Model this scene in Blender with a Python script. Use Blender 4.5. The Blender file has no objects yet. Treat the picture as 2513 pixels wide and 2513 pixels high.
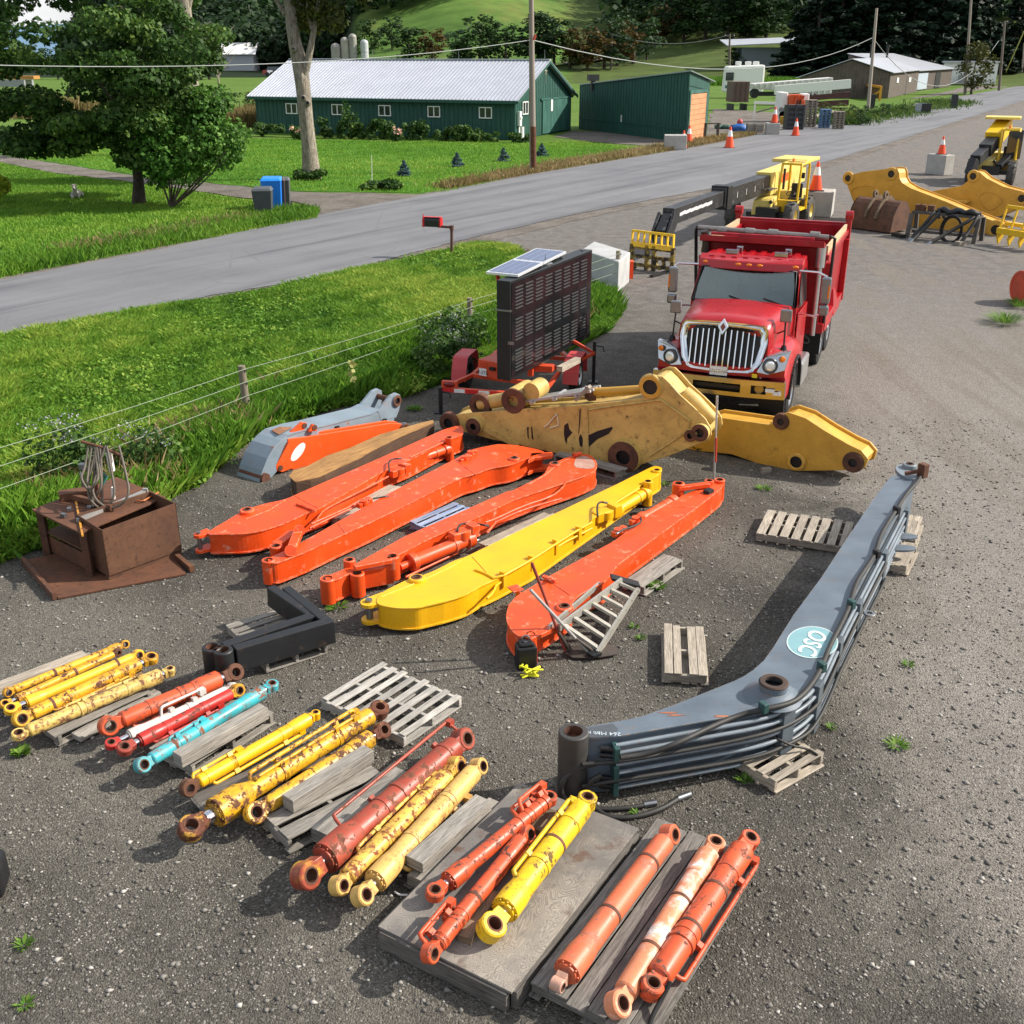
import bpy, math, random
import numpy as np
from mathutils import Vector as V, Matrix as M
random.seed(7); RNG=np.random.default_rng(7)
S=bpy.context.scene; COL=S.collection
R=math.radians
# ---------------------------------------------------------------- camera model (used to lay out the yard from survey points)
F=2650.; CX=1256.5; PITCH=math.atan((CX-130)/F); H=6.2
CP_,SP_=math.cos(PITCH),math.sin(PITCH)
CR=dict(a=(0,0,840),b=(600,0,840),c=(1300,0,620),d=(1893,0,620),e=(1500,350,700),f=(1050,560,600),g=(550,880,700),h=(1050,880,700),i=(0,1000,700),j=(0,1500,600),k=(400,1600,800),l=(900,1813,1000),m=(1300,1100,1000),n=(900,1950,660),o=(1900,1000,613),p=(2100,300,500),D=(0,0,2513))
def nat(c,u,v):
    o=CR[c]; s=o[2]/1932; return o[0]+u*s,o[1]+v*s
def ray(c,u,v):
    x,y=nat(c,u,v); X=(x-CX)/F; Y=-(y-CX)/F
    return V((X,CP_+Y*SP_,-SP_+Y*CP_))
def g(c,u,v,z=0):
    d=ray(c,u,v); t=(z-H)/d.z; return V((d.x*t,d.y*t,z))
def gy(c,u,v,y):                       # point at ground distance y
    d=ray(c,u,v); t=y/d.y; return V((d.x*t,y,H+d.z*t))
def onplane(c,u,v,P,N):
    d=ray(c,u,v); O=V((0,0,H)); t=(P-O).dot(N)/d.dot(N); return O+d*t
def vplane(A,B):
    d=(B-A); d.z=0; n=V((-d.y,d.x,0)).normalized()
    return n
def upz(c,u,v,P):
    _,y=nat(c,u,v); Y=-(y-CX)/F; return H+(Y*P.y*CP_-P.y*SP_)/(CP_+Y*SP_)
# ---------------------------------------------------------------- mesh builder
class MB:
    def __init__(s): s.v=[];s.f=[];s.sm=[];s.uv=[]
    def add(s,vs,fs,smooth=False,uvs=None):
        b=len(s.v); s.v+= [tuple(p) for p in vs]
        for i,fc in enumerate(fs):
            s.f.append([b+k for k in fc]); s.sm.append(smooth)
            s.uv.append(uvs[i] if uvs else [(0,0)]*len(fc))
    def hexa(s,p,uv=True):             # 8 points: bottom 4 then top 4
        fs=[(3,2,1,0),(4,5,6,7),(0,1,5,4),(1,2,6,5),(2,3,7,6),(3,0,4,7)]
        P=[V(q) for q in p]; ex=[(P[1]-P[0]),(P[3]-P[0]),(P[4]-P[0])]
        L=max(range(3),key=lambda i:ex[i].length); a=ex[L].normalized() if ex[L].length>0 else V((1,0,0))
        o=[(3,0,4,7)]; ro=random.random()*40; r2=random.random()*9
        uvs=[]
        for fc in fs:
            n=(P[fc[1]]-P[fc[0]]).cross(P[fc[3]]-P[fc[0]]); t=n.cross(a)
            t=t.normalized() if t.length>1e-9 else V((0,1,0))
            uvs.append([((P[k]-P[0]).dot(a)+ro,(P[k]-P[0]).dot(t)+r2) for k in fc])
        s.add(P,fs,False,uvs)
    def box(s,c,sz,rz=0,mat=None):
        c=V(c); h=V(sz)/2
        m=mat or M.Rotation(rz,3,'Z')
        q=[V((x,y,z)) for z in(-h.z,h.z) for x,y in((-h.x,-h.y),(h.x,-h.y),(h.x,h.y),(-h.x,h.y))]
        s.hexa([c+m@p for p in q])
    def beam(s,a,b,w,h,up=(0,0,1),taper=1):
        a=V(a);b=V(b);d=(b-a).normalized(); u=V(up); x=d.cross(u)
        if x.length<1e-4: x=d.cross(V((1,0,0)))
        x.normalize(); y=x.cross(d)
        q=[]
        for P,k in((a,1),(b,taper)):
            q+= [P-x*w/2*k-y*h/2*k,P+x*w/2*k-y*h/2*k,P+x*w/2*k+y*h/2*k,P-x*w/2*k+y*h/2*k]
        s.hexa(q)
    def frame(s,d):
        d=d.normalized(); x=d.cross(V((0,0,1)))
        if x.length<1e-3: x=V((1,0,0))
        x.normalize(); return x,x.cross(d)
    def lathe(s,c,axis,prof,n=20,closed=False,split=True):
        c=V(c);d=V(axis).normalized();x,y=s.frame(d)
        cs=[(math.cos(2*math.pi*i/n),math.sin(2*math.pi*i/n)) for i in range(n)]
        pr=list(prof)+([prof[0]] if closed else [])
        def rg(p): return [c+d*p[1]+(x*a+y*b)*p[0] for a,b in cs]
        if split:
            for p,q in zip(pr,pr[1:]):
                if p[0]<1e-6 and q[0]<1e-6: continue
                if p[0]<1e-6: s.add([c+d*p[1]]+rg(q),[(0,1+i,1+(i+1)%n) for i in range(n)],abs(p[1]-q[1])>1e-6)
                elif q[0]<1e-6: s.add(rg(p)+[c+d*q[1]],[(i,n,(i+1)%n)[::-1] for i in range(n)],abs(p[1]-q[1])>1e-6)
                else: s.add(rg(p)+rg(q),[(i,(i+1)%n,n+(i+1)%n,n+i) for i in range(n)],abs(p[1]-q[1])>1e-6)
        else:
            vs=[];fs=[]
            for p in pr: vs+=rg((max(p[0],1e-5),p[1]))
            for k in range(len(pr)-1): fs+=[(k*n+i,k*n+(i+1)%n,(k+1)*n+(i+1)%n,(k+1)*n+i) for i in range(n)]
            s.add(vs,fs,True)
    def cyl(s,a,b,r0,r1=None,n=16):
        a=V(a);b=V(b);L=(b-a).length
        if r1 is None:r1=r0
        s.lathe(a,b-a,[(0,0),(r0,0),(r1,L),(0,L)],n)
    def ring(s,c,axis,ro,ri,w,n=22):
        b=min(.012,(ro-ri)*.3)
        s.lathe(c,axis,[(ri,-w/2),(ro-b,-w/2),(ro,-w/2+b),(ro,w/2-b),(ro-b,w/2),(ri,w/2)],n,True)
    def tube(s,path,r,n=8,caps=True,smoothpath=0):
        P=[V(p) for p in path]; rs=list(r) if isinstance(r,(list,tuple)) else [r]*len(P)
        for _ in range(smoothpath):
            Q=[P[0]];q=[rs[0]]
            for a,b,c,d in zip(P,P[1:],rs,rs[1:]): Q+=[a*.75+b*.25,a*.25+b*.75];q+=[c*.75+d*.25,c*.25+d*.75]
            P=Q+[P[-1]];rs=q+[rs[-1]]
        m=len(P)
        t0=(P[1]-P[0]).normalized(); x,y=s.frame(t0); vs=[];pt=t0
        for i,p in enumerate(P):
            t=(P[min(i+1,m-1)]-P[max(i-1,0)]).normalized()
            x=(x-t*x.dot(t)); x=x.normalized() if x.length>1e-6 else s.frame(t)[0]
            y=t.cross(x)
            vs+=[p+(x*math.cos(2*math.pi*k/n)+y*math.sin(2*math.pi*k/n))*rs[i] for k in range(n)]
        fs=[(i*n+k,i*n+(k+1)%n,(i+1)*n+(k+1)%n,(i+1)*n+k) for i in range(m-1) for k in range(n)]
        s.add(vs,fs,True)
        if caps:
            s.add(vs[:n],[tuple(range(n))[::-1]]); s.add(vs[-n:],[tuple(range(n))])
    def prism(s,top,off):
        T=[V(p) for p in top]; O=V(off); n=len(T)
        B=[p+O for p in T]
        fs=[tuple(range(n)),tuple(range(2*n-1,n-1,-1))]+[(i,n+i,n+(i+1)%n,(i+1)%n) for i in range(n)]
        far=max(T,key=lambda p:(p-T[0]).length); a=(far-T[0]).normalized() if far!=T[0] else V((1,0,0)); A_=T+B; ro=random.random()*30
        b=a.cross(O.normalized()) if O.length>0 else V((0,0,1))
        uvs=[[((A_[k]-T[0]).dot(a)+ro,(A_[k]-T[0]).dot(b)+(A_[k]-T[0]).dot(O.normalized() if O.length else b)) for k in f] for f in fs]
        s.add(A_,fs,False,uvs)
    def quad(s,*p): s.add(p,[tuple(range(len(p)))])
    def ball(s,c,r,n=12,sc=(1,1,1),jit=0):
        m=n//2; vs=[];c=V(c)
        for j in range(m+1):
            t=math.pi*j/m
            for k in range(n):
                a=2*math.pi*k/n; q=1+random.uniform(-jit,jit)
                vs.append(c+V((math.sin(t)*math.cos(a)*sc[0],math.sin(t)*math.sin(a)*sc[1],math.cos(t)*sc[2]))*r*q)
        s.add(vs,[(j*n+k,j*n+(k+1)%n,(j+1)*n+(k+1)%n,(j+1)*n+k) for j in range(m) for k in range(n)],True)
    def build(s,name,mat,parent=None,bev=0,world=True,kind=None,label=None):
        me=bpy.data.meshes.new(name)
        vs=s.v
        if parent is not None and world:
            inv=WM[parent.name].inverted(); vs=[inv@V(p) for p in s.v]
        me.from_pydata([tuple(p) for p in vs],[],s.f)
        me.polygons.foreach_set('use_smooth',s.sm)
        uvl=me.uv_layers.new(name='UVMap'); fl=[c for q in s.uv for p in q for c in p]
        uvl.data.foreach_set('uv',fl)
        me.validate()
        if mat: me.materials.append(mat)
        o=bpy.data.objects.new(name,me); COL.objects.link(o)
        if parent is not None:
            o.parent=parent; WM[o.name]=WM[parent.name]
        else: WM[o.name]=M.Identity(4)
        if bev:
            b=o.modifiers.new('bevel','BEVEL'); b.width=bev; b.segments=2; b.limit_method='ANGLE'; b.angle_limit=R(35); b.harden_normals=False
        if kind: o['kind']=kind
        if label: o['label']=label
        return o
WM={}
def thing(name,label,cat,loc=(0,0,0),rz=0,group=None,rot=None):
    o=bpy.data.objects.new(name,None); COL.objects.link(o); o.empty_display_size=.2
    o.location=loc; o.rotation_euler=rot or (0,0,rz); o['label']=label; o['category']=cat
    if group:o['group']=group
    WM[o.name]=M.LocRotScale(V(loc),o.rotation_euler.to_quaternion() if hasattr(o.rotation_euler,'to_quaternion') else None,None)
    return o
def tag(o,label,cat,group=None):
    o['label']=label;o['category']=cat
    if group:o['group']=group
    return o
def recenter(o):
    """move a top level mesh's origin to its base"""
    me=o.data; n=len(me.vertices); co=np.empty(n*3,np.float32); me.vertices.foreach_get('co',co); co=co.reshape(-1,3)
    c=np.array([co[:,0].mean(),co[:,1].mean(),co[:,2].min()]); me.vertices.foreach_set('co',(co-c).ravel()); o.location=V(c.tolist()); return o
def one(mb,name,mat,label,cat,group=None,bev=0):
    o=mb.build(name,mat,None,bev); recenter(o); return tag(o,label,cat,group)
def kids(o): return [c for c in bpy.data.objects if c.parent==o]
def dup(o,loc,rz=None,label=None,scale=None):
    def cp_(x,par):
        c=x.copy(); COL.objects.link(c)
        if par is not None:c.parent=par
        for k in kids(x): cp_(k,c)
        return c
    c=cp_(o,None); c.location=loc
    if rz is not None: c.rotation_euler=(0,0,rz)
    if label: c['label']=label
    if scale: c.scale=scale if not isinstance(scale,(int,float)) else (scale,)*3
    return c
def npmesh(name,co,faces_n,idx,mat,tint=None,smooth=False,parent=None):
    """fast mesh: co (n,3), idx flat loop indices, every face with faces_n corners"""
    me=bpy.data.meshes.new(name); nf=len(idx)//faces_n
    me.vertices.add(len(co)); me.vertices.foreach_set('co',np.asarray(co,np.float32).ravel())
    me.loops.add(len(idx)); me.loops.foreach_set('vertex_index',np.asarray(idx,np.int32))
    me.polygons.add(nf); me.polygons.foreach_set('loop_start',np.arange(0,nf*faces_n,faces_n,dtype=np.int32))
    if smooth: me.polygons.foreach_set('use_smooth',np.ones(nf,bool))
    if tint is not None:
        at=me.attributes.new('tint','FLOAT','POINT'); at.data.foreach_set('value',np.asarray(tint,np.float32))
    me.update(calc_edges=True); me.materials.append(mat)
    o=bpy.data.objects.new(name,me); COL.objects.link(o); WM[o.name]=M.Identity(4)
    if parent is not None: o.parent=parent
    return o
# ---------------------------------------------------------------- materials
def lin(h):
    if isinstance(h,(tuple,list)): return tuple(h)
    h=h.lstrip('#'); c=[int(h[i:i+2],16)/255 for i in(0,2,4)]
    return tuple(x/12.92 if x<=.04045 else((x+.055)/1.055)**2.4 for x in c)
class NT:
    def __init__(s,name):
        s.m=bpy.data.materials.new(name); s.m.use_nodes=True; s.t=s.m.node_tree; s.t.nodes.clear()
        s.out=s.n('ShaderNodeOutputMaterial'); s.p=s.n('ShaderNodeBsdfPrincipled'); s.l(s.p.outputs[0],s.out.inputs[0])
    def n(s,t,**k):
        q=s.t.nodes.new(t)
        for a,b in k.items(): setattr(q,a,b)
        return q
    def l(s,a,b): s.t.links.new(a,b)
    def set(s,q,i,v):
        if hasattr(v,'is_linked') or isinstance(v,bpy.types.NodeSocket): s.l(v,q.inputs[i])
        else: q.inputs[i].default_value=v
    def coords(s,rand=True,uv=False):
        tc=s.n('ShaderNodeTexCoord'); o=tc.outputs['UV' if uv else 'Object']
        if rand:
            oi=s.n('ShaderNodeObjectInfo'); m=s.n('ShaderNodeMath',operation='MULTIPLY'); s.l(oi.outputs['Random'],m.inputs[0]); m.inputs[1].default_value=37.
            a=s.n('ShaderNodeVectorMath',operation='ADD'); s.l(o,a.inputs[0]); s.l(m.outputs[0],a.inputs[1]); o=a.outputs[0]
        return o
    def scale(s,vec,sc):
        a=s.n('ShaderNodeVectorMath',operation='MULTIPLY'); s.l(vec,a.inputs[0]); a.inputs[1].default_value=sc; return a.outputs[0]
    def noise(s,vec,sc,det=4,rough=.55,dist=0):
        q=s.n('ShaderNodeTexNoise'); s.l(vec,q.inputs['Vector']); q.inputs['Scale'].default_value=sc; q.inputs['Detail'].default_value=det; q.inputs['Roughness'].default_value=rough; q.inputs['Distortion'].default_value=dist
        return q.outputs[0]
    def ramp(s,fac,a,b,ca=0.,cb=1.):
        q=s.n('ShaderNodeMapRange'); s.l(fac,q.inputs[0]); q.inputs[1].default_value=a;q.inputs[2].default_value=b;q.inputs[3].default_value=ca;q.inputs[4].default_value=cb
        return q.outputs[0]
    def math(s,op,a,b=0.):
        q=s.n('ShaderNodeMath',operation=op); s.set(q,0,a); s.set(q,1,b); return q.outputs[0]
    def mix(s,fac,a,b,bl='MIX'):
        q=s.n('ShaderNodeMix',data_type='RGBA',blend_type=bl); s.set(q,0,fac)
        for i,v in((6,a),(7,b)):
            if isinstance(v,tuple): q.inputs[i].default_value=(*v[:3],1)
            else: s.l(v,q.inputs[i])
        return q.outputs[2]
    def var(s,col,fac,lo,hi):
        """multiply colour by a factor map"""
        r=s.ramp(fac,.3,.7,lo,hi); c=s.n('ShaderNodeCombineColor')
        for i in range(3): s.l(r,c.inputs[i])
        return s.mix(1.,col,c.outputs[0],'MULTIPLY')
    def bump(s,h,st=.3,d=.01):
        q=s.n('ShaderNodeBump'); s.l(h,q.inputs['Height']); q.inputs['Strength'].default_value=st; q.inputs['Distance'].default_value=d; s.l(q.outputs[0],s.p.inputs['Normal'])
    def fin(s,col=None,rough=None,metal=None,spec=None):
        for k,v in(('Base Color',col),('Roughness',rough),('Metallic',metal),('Specular IOR Level',spec)):
            if v is None: continue
            if isinstance(v,tuple): s.p.inputs[k].default_value=(*v[:3],1)
            elif isinstance(v,(int,float)): s.p.inputs[k].default_value=v
            else: s.l(v,s.p.inputs[k])
        return s.m
MC={}
def paint(col,wear=.0,rust='#5a3220',sc=9.,rough=.42,dirt=.25,name=None,stretch=None,coat=0.,edge=None):
    key=('p',str(col),wear,str(rust),sc,rough,dirt,stretch,edge)
    if key in MC: return MC[key]
    t=NT(name or 'paint'); c=t.coords(); 
    if stretch: c=t.scale(c,stretch)
    lo=t.noise(c,2.2,5,.6); fi=t.noise(c,sc,9,.68,.3)
    base=t.var(lin(col),lo,1-dirt,1+dirt*.5)
    dk=t.noise(c,55,3); base=t.var(base,dk,.93,1.05)
    rg=t.ramp(lo,.3,.7,rough-.08,rough+.12)
    gr=t.noise(t.scale(c,(1,7,7)),3.5,6,.7,.4); base=t.mix(t.ramp(gr,.54,.72,0,.4*min(1,dirt*3)),base,lin('#4a3a2c'))
    if edge:
        bv=t.n('ShaderNodeBevel',samples=4); bv.inputs['Radius'].default_value=.014; ge=t.n('ShaderNodeNewGeometry'); dp=t.n('ShaderNodeVectorMath',operation='DOT_PRODUCT'); t.l(bv.outputs[0],dp.inputs[0]); t.l(ge.outputs['Normal'],dp.inputs[1])
        em=t.math('MULTIPLY',t.ramp(dp.outputs['Value'],.99,.9,0,1),t.ramp(t.noise(c,13,6,.7),.44,.56,0,.85)); base=t.mix(em,base,lin(edge))
    if wear>0:
        th=.675-wear*.29
        l3=t.noise(c,5.5,4,.6,.4); w=t.math('ADD',t.math('MULTIPLY',fi,.55),t.math('MULTIPLY',l3,.45))
        k=t.ramp(w,th-.012,th+.014); st=t.ramp(w,th-.09,th,0,.45); base=t.mix(st,base,t.var(lin(rust),lo,.9,1.6))
        rc=t.var(lin(rust),t.noise(c,24,4),.5,1.5)
        base=t.mix(k,base,rc); rg=t.mix(k,rg,(.85,.85,.85))
        t.bump(k,.35,-.004)
    else: t.bump(dk,.08,.002)
    m=t.fin(base,rg,0.); MC[key]=m
    if coat: t.p.inputs['Coat Weight'].default_value=coat; t.p.inputs['Coat Roughness'].default_value=.08
    return m
def plain(col,rough=.6,metal=0.,var=.12,sc=8,bump=.1,name='surface'):
    key=('s',str(col),rough,metal,var,sc,bump)
    if key in MC: return MC[key]
    t=NT(name); c=t.coords(); n1=t.noise(c,sc,6,.62)
    t.bump(n1,bump,.006)
    MC[key]=t.fin(t.var(lin(col),n1,1-var,1+var),rough,metal); return MC[key]
def rusty(col='#523526',col2='#6a432c',dark='#33211a',name='rusty steel'):
    key=('r',col,col2,dark)
    if key in MC: return MC[key]
    t=NT(name); c=t.coords(); a=t.noise(c,3,8,.65,.5); b=t.noise(c,18,6,.6)
    k=t.mix(t.ramp(a,.35,.65),lin(col),lin(col2)); k=t.mix(t.ramp(b,.55,.72),k,lin(dark)); t.bump(b,.25,.004)
    MC[key]=t.fin(k,.8,0.); return MC[key]
def wood(col='#aaa59b',dark='#67615a',name='weathered wood',sc=1.,contrast=1.):
    key=('w',col,dark,sc)
    if key in MC: return MC[key]
    t=NT(name); c=t.coords(True,True)
    st=t.scale(c,(1.1*sc,16*sc,1)); gr=t.noise(st,3.2,6,.65,1.2); fi=t.noise(t.scale(c,(3*sc,75*sc,1)),2.,4,.6)
    bl=t.noise(c,2.3*sc,4)
    k=t.mix(t.ramp(gr,.32,.68),lin(dark),lin(col)); k=t.var(k,fi,.75,1.18); k=t.var(k,bl,.82,1.12)
    ob=t.n('ShaderNodeObjectInfo'); k2=t.n('ShaderNodeHueSaturation'); t.l(k,k2.inputs['Color']); t.l(t.ramp(ob.outputs['Random'],0,1,.75,1.2),k2.inputs['Value'])
    t.bump(fi,.35,.004)
    MC[key]=t.fin(k2.outputs[0],.88); return MC[key]
CHROME=plain('#d5d8db',.1,1.,.04,3,.0,'chrome'); STEEL=plain('#8a8d90',.35,.9,.12,9,.05,'steel')
BLACK=plain('#17181a',.5,0.,.25,6,.1,'black paint'); RUBBER=plain('#1b1b1c',.75,0,.3,9,.2,'rubber'); HOSE=plain('#2a2927',.6,0,.3,12,.1,'hose rubber')
RUST=rusty(); BUSH=rusty('#4a2f22','#6e4430','#2a1c16','bore rust'); WOOD=wood(); WOOD2=wood('#bbb1a1','#7f7466'); WOODD=wood('#6f6a64','#3a3733')
GLASS=None
def glass():
    global GLASS
    if GLASS: return GLASS
    t=NT('dark glass'); GLASS=t.fin((.02,.03,.032),.05,0.,.8); return GLASS
# ---------------------------------------------------------------- camera, sun, sky
cd=bpy.data.cameras.new('camera'); cam=bpy.data.objects.new('camera',cd); COL.objects.link(cam)
cam.location=(0,0,H); cam.rotation_euler=(math.pi/2-PITCH,0,0)
cd.sensor_width=36; cd.lens=36*F/2513; cd.clip_end=20000; cd.clip_start=.1; S.camera=cam
SEL,SAZ=R(37),R(6)
sd=V((math.cos(SEL)*math.cos(SAZ),math.cos(SEL)*math.sin(SAZ),math.sin(SEL)))
sl=bpy.data.lights.new('sun','SUN'); sl.energy=5.; sl.angle=R(.6); sl.color=(1,.93,.83)
so=bpy.data.objects.new('sun',sl); COL.objects.link(so); so.rotation_euler=sd.to_track_quat('Z','Y').to_euler()
w=bpy.data.worlds.new('World'); S.world=w; w.use_nodes=True; nt=w.node_tree; nt.nodes.clear()
sk=nt.nodes.new('ShaderNodeTexSky'); sk.sky_type='NISHITA'; sk.sun_disc=False; sk.sun_elevation=SEL; sk.sun_rotation=R(90)-SAZ; sk.dust_density=2.2; sk.air_density=1.; sk.ozone_density=1.
bg=nt.nodes.new('ShaderNodeBackground'); bg.inputs[1].default_value=.12
# thin broken cloud over the sky
tc=nt.nodes.new('ShaderNodeTexCoord'); mp=nt.nodes.new('ShaderNodeMapping'); mp.inputs['Scale'].default_value=(1,1,3.2); nz=nt.nodes.new('ShaderNodeTexNoise'); nz.inputs['Scale'].default_value=2.4; nz.inputs['Detail'].default_value=7
mr=nt.nodes.new('ShaderNodeMapRange'); mr.inputs[1].default_value=.4; mr.inputs[2].default_value=.62; mr.inputs[3].default_value=.15; mr.inputs[4].default_value=.85
mx=nt.nodes.new('ShaderNodeMix'); mx.data_type='RGBA'; mx.inputs[7].default_value=(7.2,7.3,7.5,1)
nt.links.new(tc.outputs['Generated'],mp.inputs[0]); nt.links.new(mp.outputs[0],nz.inputs['Vector']); nt.links.new(nz.outputs[0],mr.inputs[0]); nt.links.new(mr.outputs[0],mx.inputs[0])
ou=nt.nodes.new('ShaderNodeOutputWorld'); nt.links.new(sk.outputs[0],mx.inputs[6]); nt.links.new(mx.outputs[2],bg.inputs[0]); nt.links.new(bg.outputs[0],ou.inputs[0])
S.view_settings.view_transform='Standard'; S.view_settings.look='None'; S.view_settings.exposure=.42; S.view_settings.gamma=1
S.render.engine='CYCLES'; S.cycles.max_bounces=6; S.cycles.diffuse_bounces=3; S.cycles.transparent_max_bounces=6; S.cycles.use_denoising=True; S.cycles.caustics_reflective=False; S.cycles.caustics_refractive=False
# ---------------------------------------------------------------- terrain
def sstep(a,b,x):
    t=min(1,max(0,(x-a)/(b-a))); return t*t*(3-2*t)
def TZ(x,y):
    r=math.hypot(x,y); az=math.degrees(math.atan2(x,y))
    w1=sstep(-9.3,-7,az)                      # field hill, centre and right
    z1=max(0,r-255)*(.085+.05*sstep(330,420,r))+4*math.sin(az*.5+r*.006)*sstep(260,400,r)
    w0=sstep(-20.5,-17.5,az)*(1-w1)           # wooded mountain, left of centre
    z0=max(0,r-420)*.30*sstep(400,700,r)
    return w1*z1+w0*min(z0,190)
def hit(c,u,v,r0=20,r1=1500):
    d=ray(c,u,v); k=math.hypot(d.x,d.y); r=r0
    while r<r1:
        t=r/k; P=V((d.x*t,d.y*t,H+d.z*t))
        if P.z<=TZ(P.x,P.y)+.01: return V((P.x,P.y,TZ(P.x,P.y)))
        r*=1.004
    return V((P.x,P.y,TZ(P.x,P.y)))
def grassmat(name,c1,c2,c3,sc=1.,bump=.5):
    t=NT(name); c=t.coords(False); a=t.noise(c,.13*sc,4); b=t.noise(c,1.3*sc,5,.65); d=t.noise(t.scale(c,(1,.45,1)),9*sc,5,.7)
    k=t.mix(t.ramp(a,.35,.65),lin(c1),lin(c2)); k=t.mix(t.ramp(b,.5,.72,0,.55),k,lin(c3)); k=t.var(k,d,.62,1.3); t.bump(d,bump,.08)
    return t.fin(k,.95,0.,.15)
FIELD=grassmat('field grass','#4a6a22','#5b7630','#6f6b38'); LAWN=grassmat('lawn grass','#42701c','#4d7d22','#3c651b',2.); MEADSOIL=grassmat('meadow turf','#36541a','#41651c','#3c4a1e',3.)
def hillmat():
    t=NT('hill cover'); c=t.coords(False); s=t.n('ShaderNodeSeparateXYZ'); t.l(c,s.inputs[0]); q=t.math('DIVIDE',s.outputs[0],s.outputs[1]); a=t.noise(c,.012,5,.6); b=t.noise(c,.15,5,.6)
    past=t.mix(t.ramp(a,.4,.6),lin('#446329'),lin('#5a7636')); bb=t.noise(t.scale(c,(1,.35,1)),.035,5,.65); past=t.mix(t.ramp(bb,.5,.66,0,.7),past,lin('#6f6f3c')); past=t.var(past,b,.72,1.18); wood_=t.var(lin('#1d2b17'),b,.7,1.3); olive=t.var(lin('#4c5a2e'),b,.7,1.25)
    qq=t.math('ADD',q,t.ramp(a,.3,.7,-.008,.008)); k=t.mix(t.ramp(qq,.045,.055),past,olive); k=t.mix(t.ramp(qq,-.128,-.136),k,wood_)
    return t.fin(k,.95,0.,.1)
HILLM=hillmat()
FORESTFLOOR=plain('#1c2b16',.95,0,.3,.05,.1,'forest floor')
def gravelmat(name,base,dark,light,stone,patch=.35,lane=False):
    t=NT(name); c=t.coords(False)
    v=t.n('ShaderNodeTexVoronoi'); t.l(c,v.inputs['Vector']); v.inputs['Scale'].default_value=60; v.inputs['Randomness'].default_value=1
    v2=t.n('ShaderNodeTexVoronoi'); t.l(c,v2.inputs['Vector']); v2.inputs['Scale'].default_value=130
    sx=t.n('ShaderNodeSeparateColor'); t.l(v.outputs['Color'],sx.inputs[0]); s2=t.n('ShaderNodeSeparateColor'); t.l(v2.outputs['Color'],s2.inputs[0])
    a=t.noise(c,patch,5,.6,.4); b=t.noise(c,2.6,6,.65); e=t.noise(c,260,2)
    k=t.mix(t.ramp(a,.38,.62),lin(dark),lin(base))
    if lane:
        # compacted pale wheel lane running up the right of the yard, edges broken by noise
        sp_=t.n('ShaderNodeSeparateXYZ'); t.l(c,sp_.inputs[0]); x,y=sp_.outputs[0],sp_.outputs[1]
        ln=t.math('SUBTRACT',x,t.math('ADD',t.math('MULTIPLY',y,.11),2.7))           # edge x = 2.7+.11y
        ln=t.math('ADD',ln,t.ramp(a,.3,.7,-.9,.9)); ln=t.math('ADD',ln,t.ramp(b,.3,.7,-.5,.5))
        m=t.ramp(ln,-.6,1.6)
        k=t.mix(m,k,lin(light)); 
        far=t.ramp(t.math('ADD',y,t.ramp(b,.3,.7,-2,2)),20,34); k=t.mix(far,k,t.mix(t.ramp(b,.35,.65),lin('#67635f'),lin('#7b7773')))
        st=t.noise(t.scale(c,(.9,.12,1)),1.6,5,.6,.6); mm=t.math('MULTIPLY',t.ramp(st,.48,.62,0,.85),t.ramp(ln,-.2,2.5)); k=t.mix(mm,k,lin('#7a736a'))
    else: k=t.mix(t.ramp(b,.52,.7,0,.6),k,lin(light))
    pv=t.ramp(sx.outputs[0],0,1,.66,1.32); cc=t.n('ShaderNodeCombineColor'); [t.l(pv,cc.inputs[i]) for i in range(3)]
    k=t.mix(1.,k,cc.outputs[0],'MULTIPLY')
    k=t.mix(t.math('MULTIPLY',t.ramp(sx.outputs[1],.9,.97,0,.75),t.ramp(b,.4,.6,.25,1.)),k,lin(stone))
    pv=t.ramp(s2.outputs[0],0,1,.72,1.25); cc=t.n('ShaderNodeCombineColor'); [t.l(pv,cc.inputs[i]) for i in range(3)]
    k=t.mix(1.,k,cc.outputs[0],'MULTIPLY'); k=t.var(k,e,.8,1.2)
    h=t.math('ADD',t.math('MULTIPLY',v.outputs['Distance'],-.6),t.math('MULTIPLY',v2.outputs['Distance'],-.25)); h=t.math('ADD',h,t.math('MULTIPLY',b,.8))
    t.bump(h,.75,.03)
    return t.fin(k,.93,0.,.2)
GRAVEL=gravelmat('yard gravel','#68645c','#4b4842','#86817a','#9c978f',.32,True)
DRIVE=gravelmat('drive gravel','#79736c','#645d56','#8a847b','#a09a90',.5)
def asphalt():
    t=NT('asphalt'); c=t.coords(False); a=t.noise(c,.25,5,.6); rt=t.n('ShaderNodeMapping'); t.l(c,rt.inputs[0]); rt.inputs['Rotation'].default_value=(0,0,R(34)); b=t.noise(t.scale(rt.outputs[0],(1.1,.05,1)),.9,6,.65,.3); e=t.noise(c,120,3); 
    k=t.mix(t.ramp(a,.35,.65),lin('#626367'),lin('#707174')); k=t.mix(t.ramp(b,.42,.68,0,.75),k,lin('#7d7d7e')); k=t.mix(t.ramp(b,.44,.33,0,.6),k,lin('#505155')); k=t.var(k,e,.8,1.2)
    cr=t.n('ShaderNodeTexVoronoi',feature='DISTANCE_TO_EDGE'); t.l(t.coords(False),cr.inputs['Vector']); cr.inputs['Scale'].default_value=.33
    ck=t.math('MULTIPLY',t.ramp(cr.outputs[0],0.,.012,1.,0.),t.ramp(b,.45,.6)); k=t.mix(t.math('MULTIPLY',ck,.45),k,lin('#4a4947'))
    t.bump(e,.25,.01); return t.fin(k,.85,0.,.3)
ASPH=asphalt()
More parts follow.
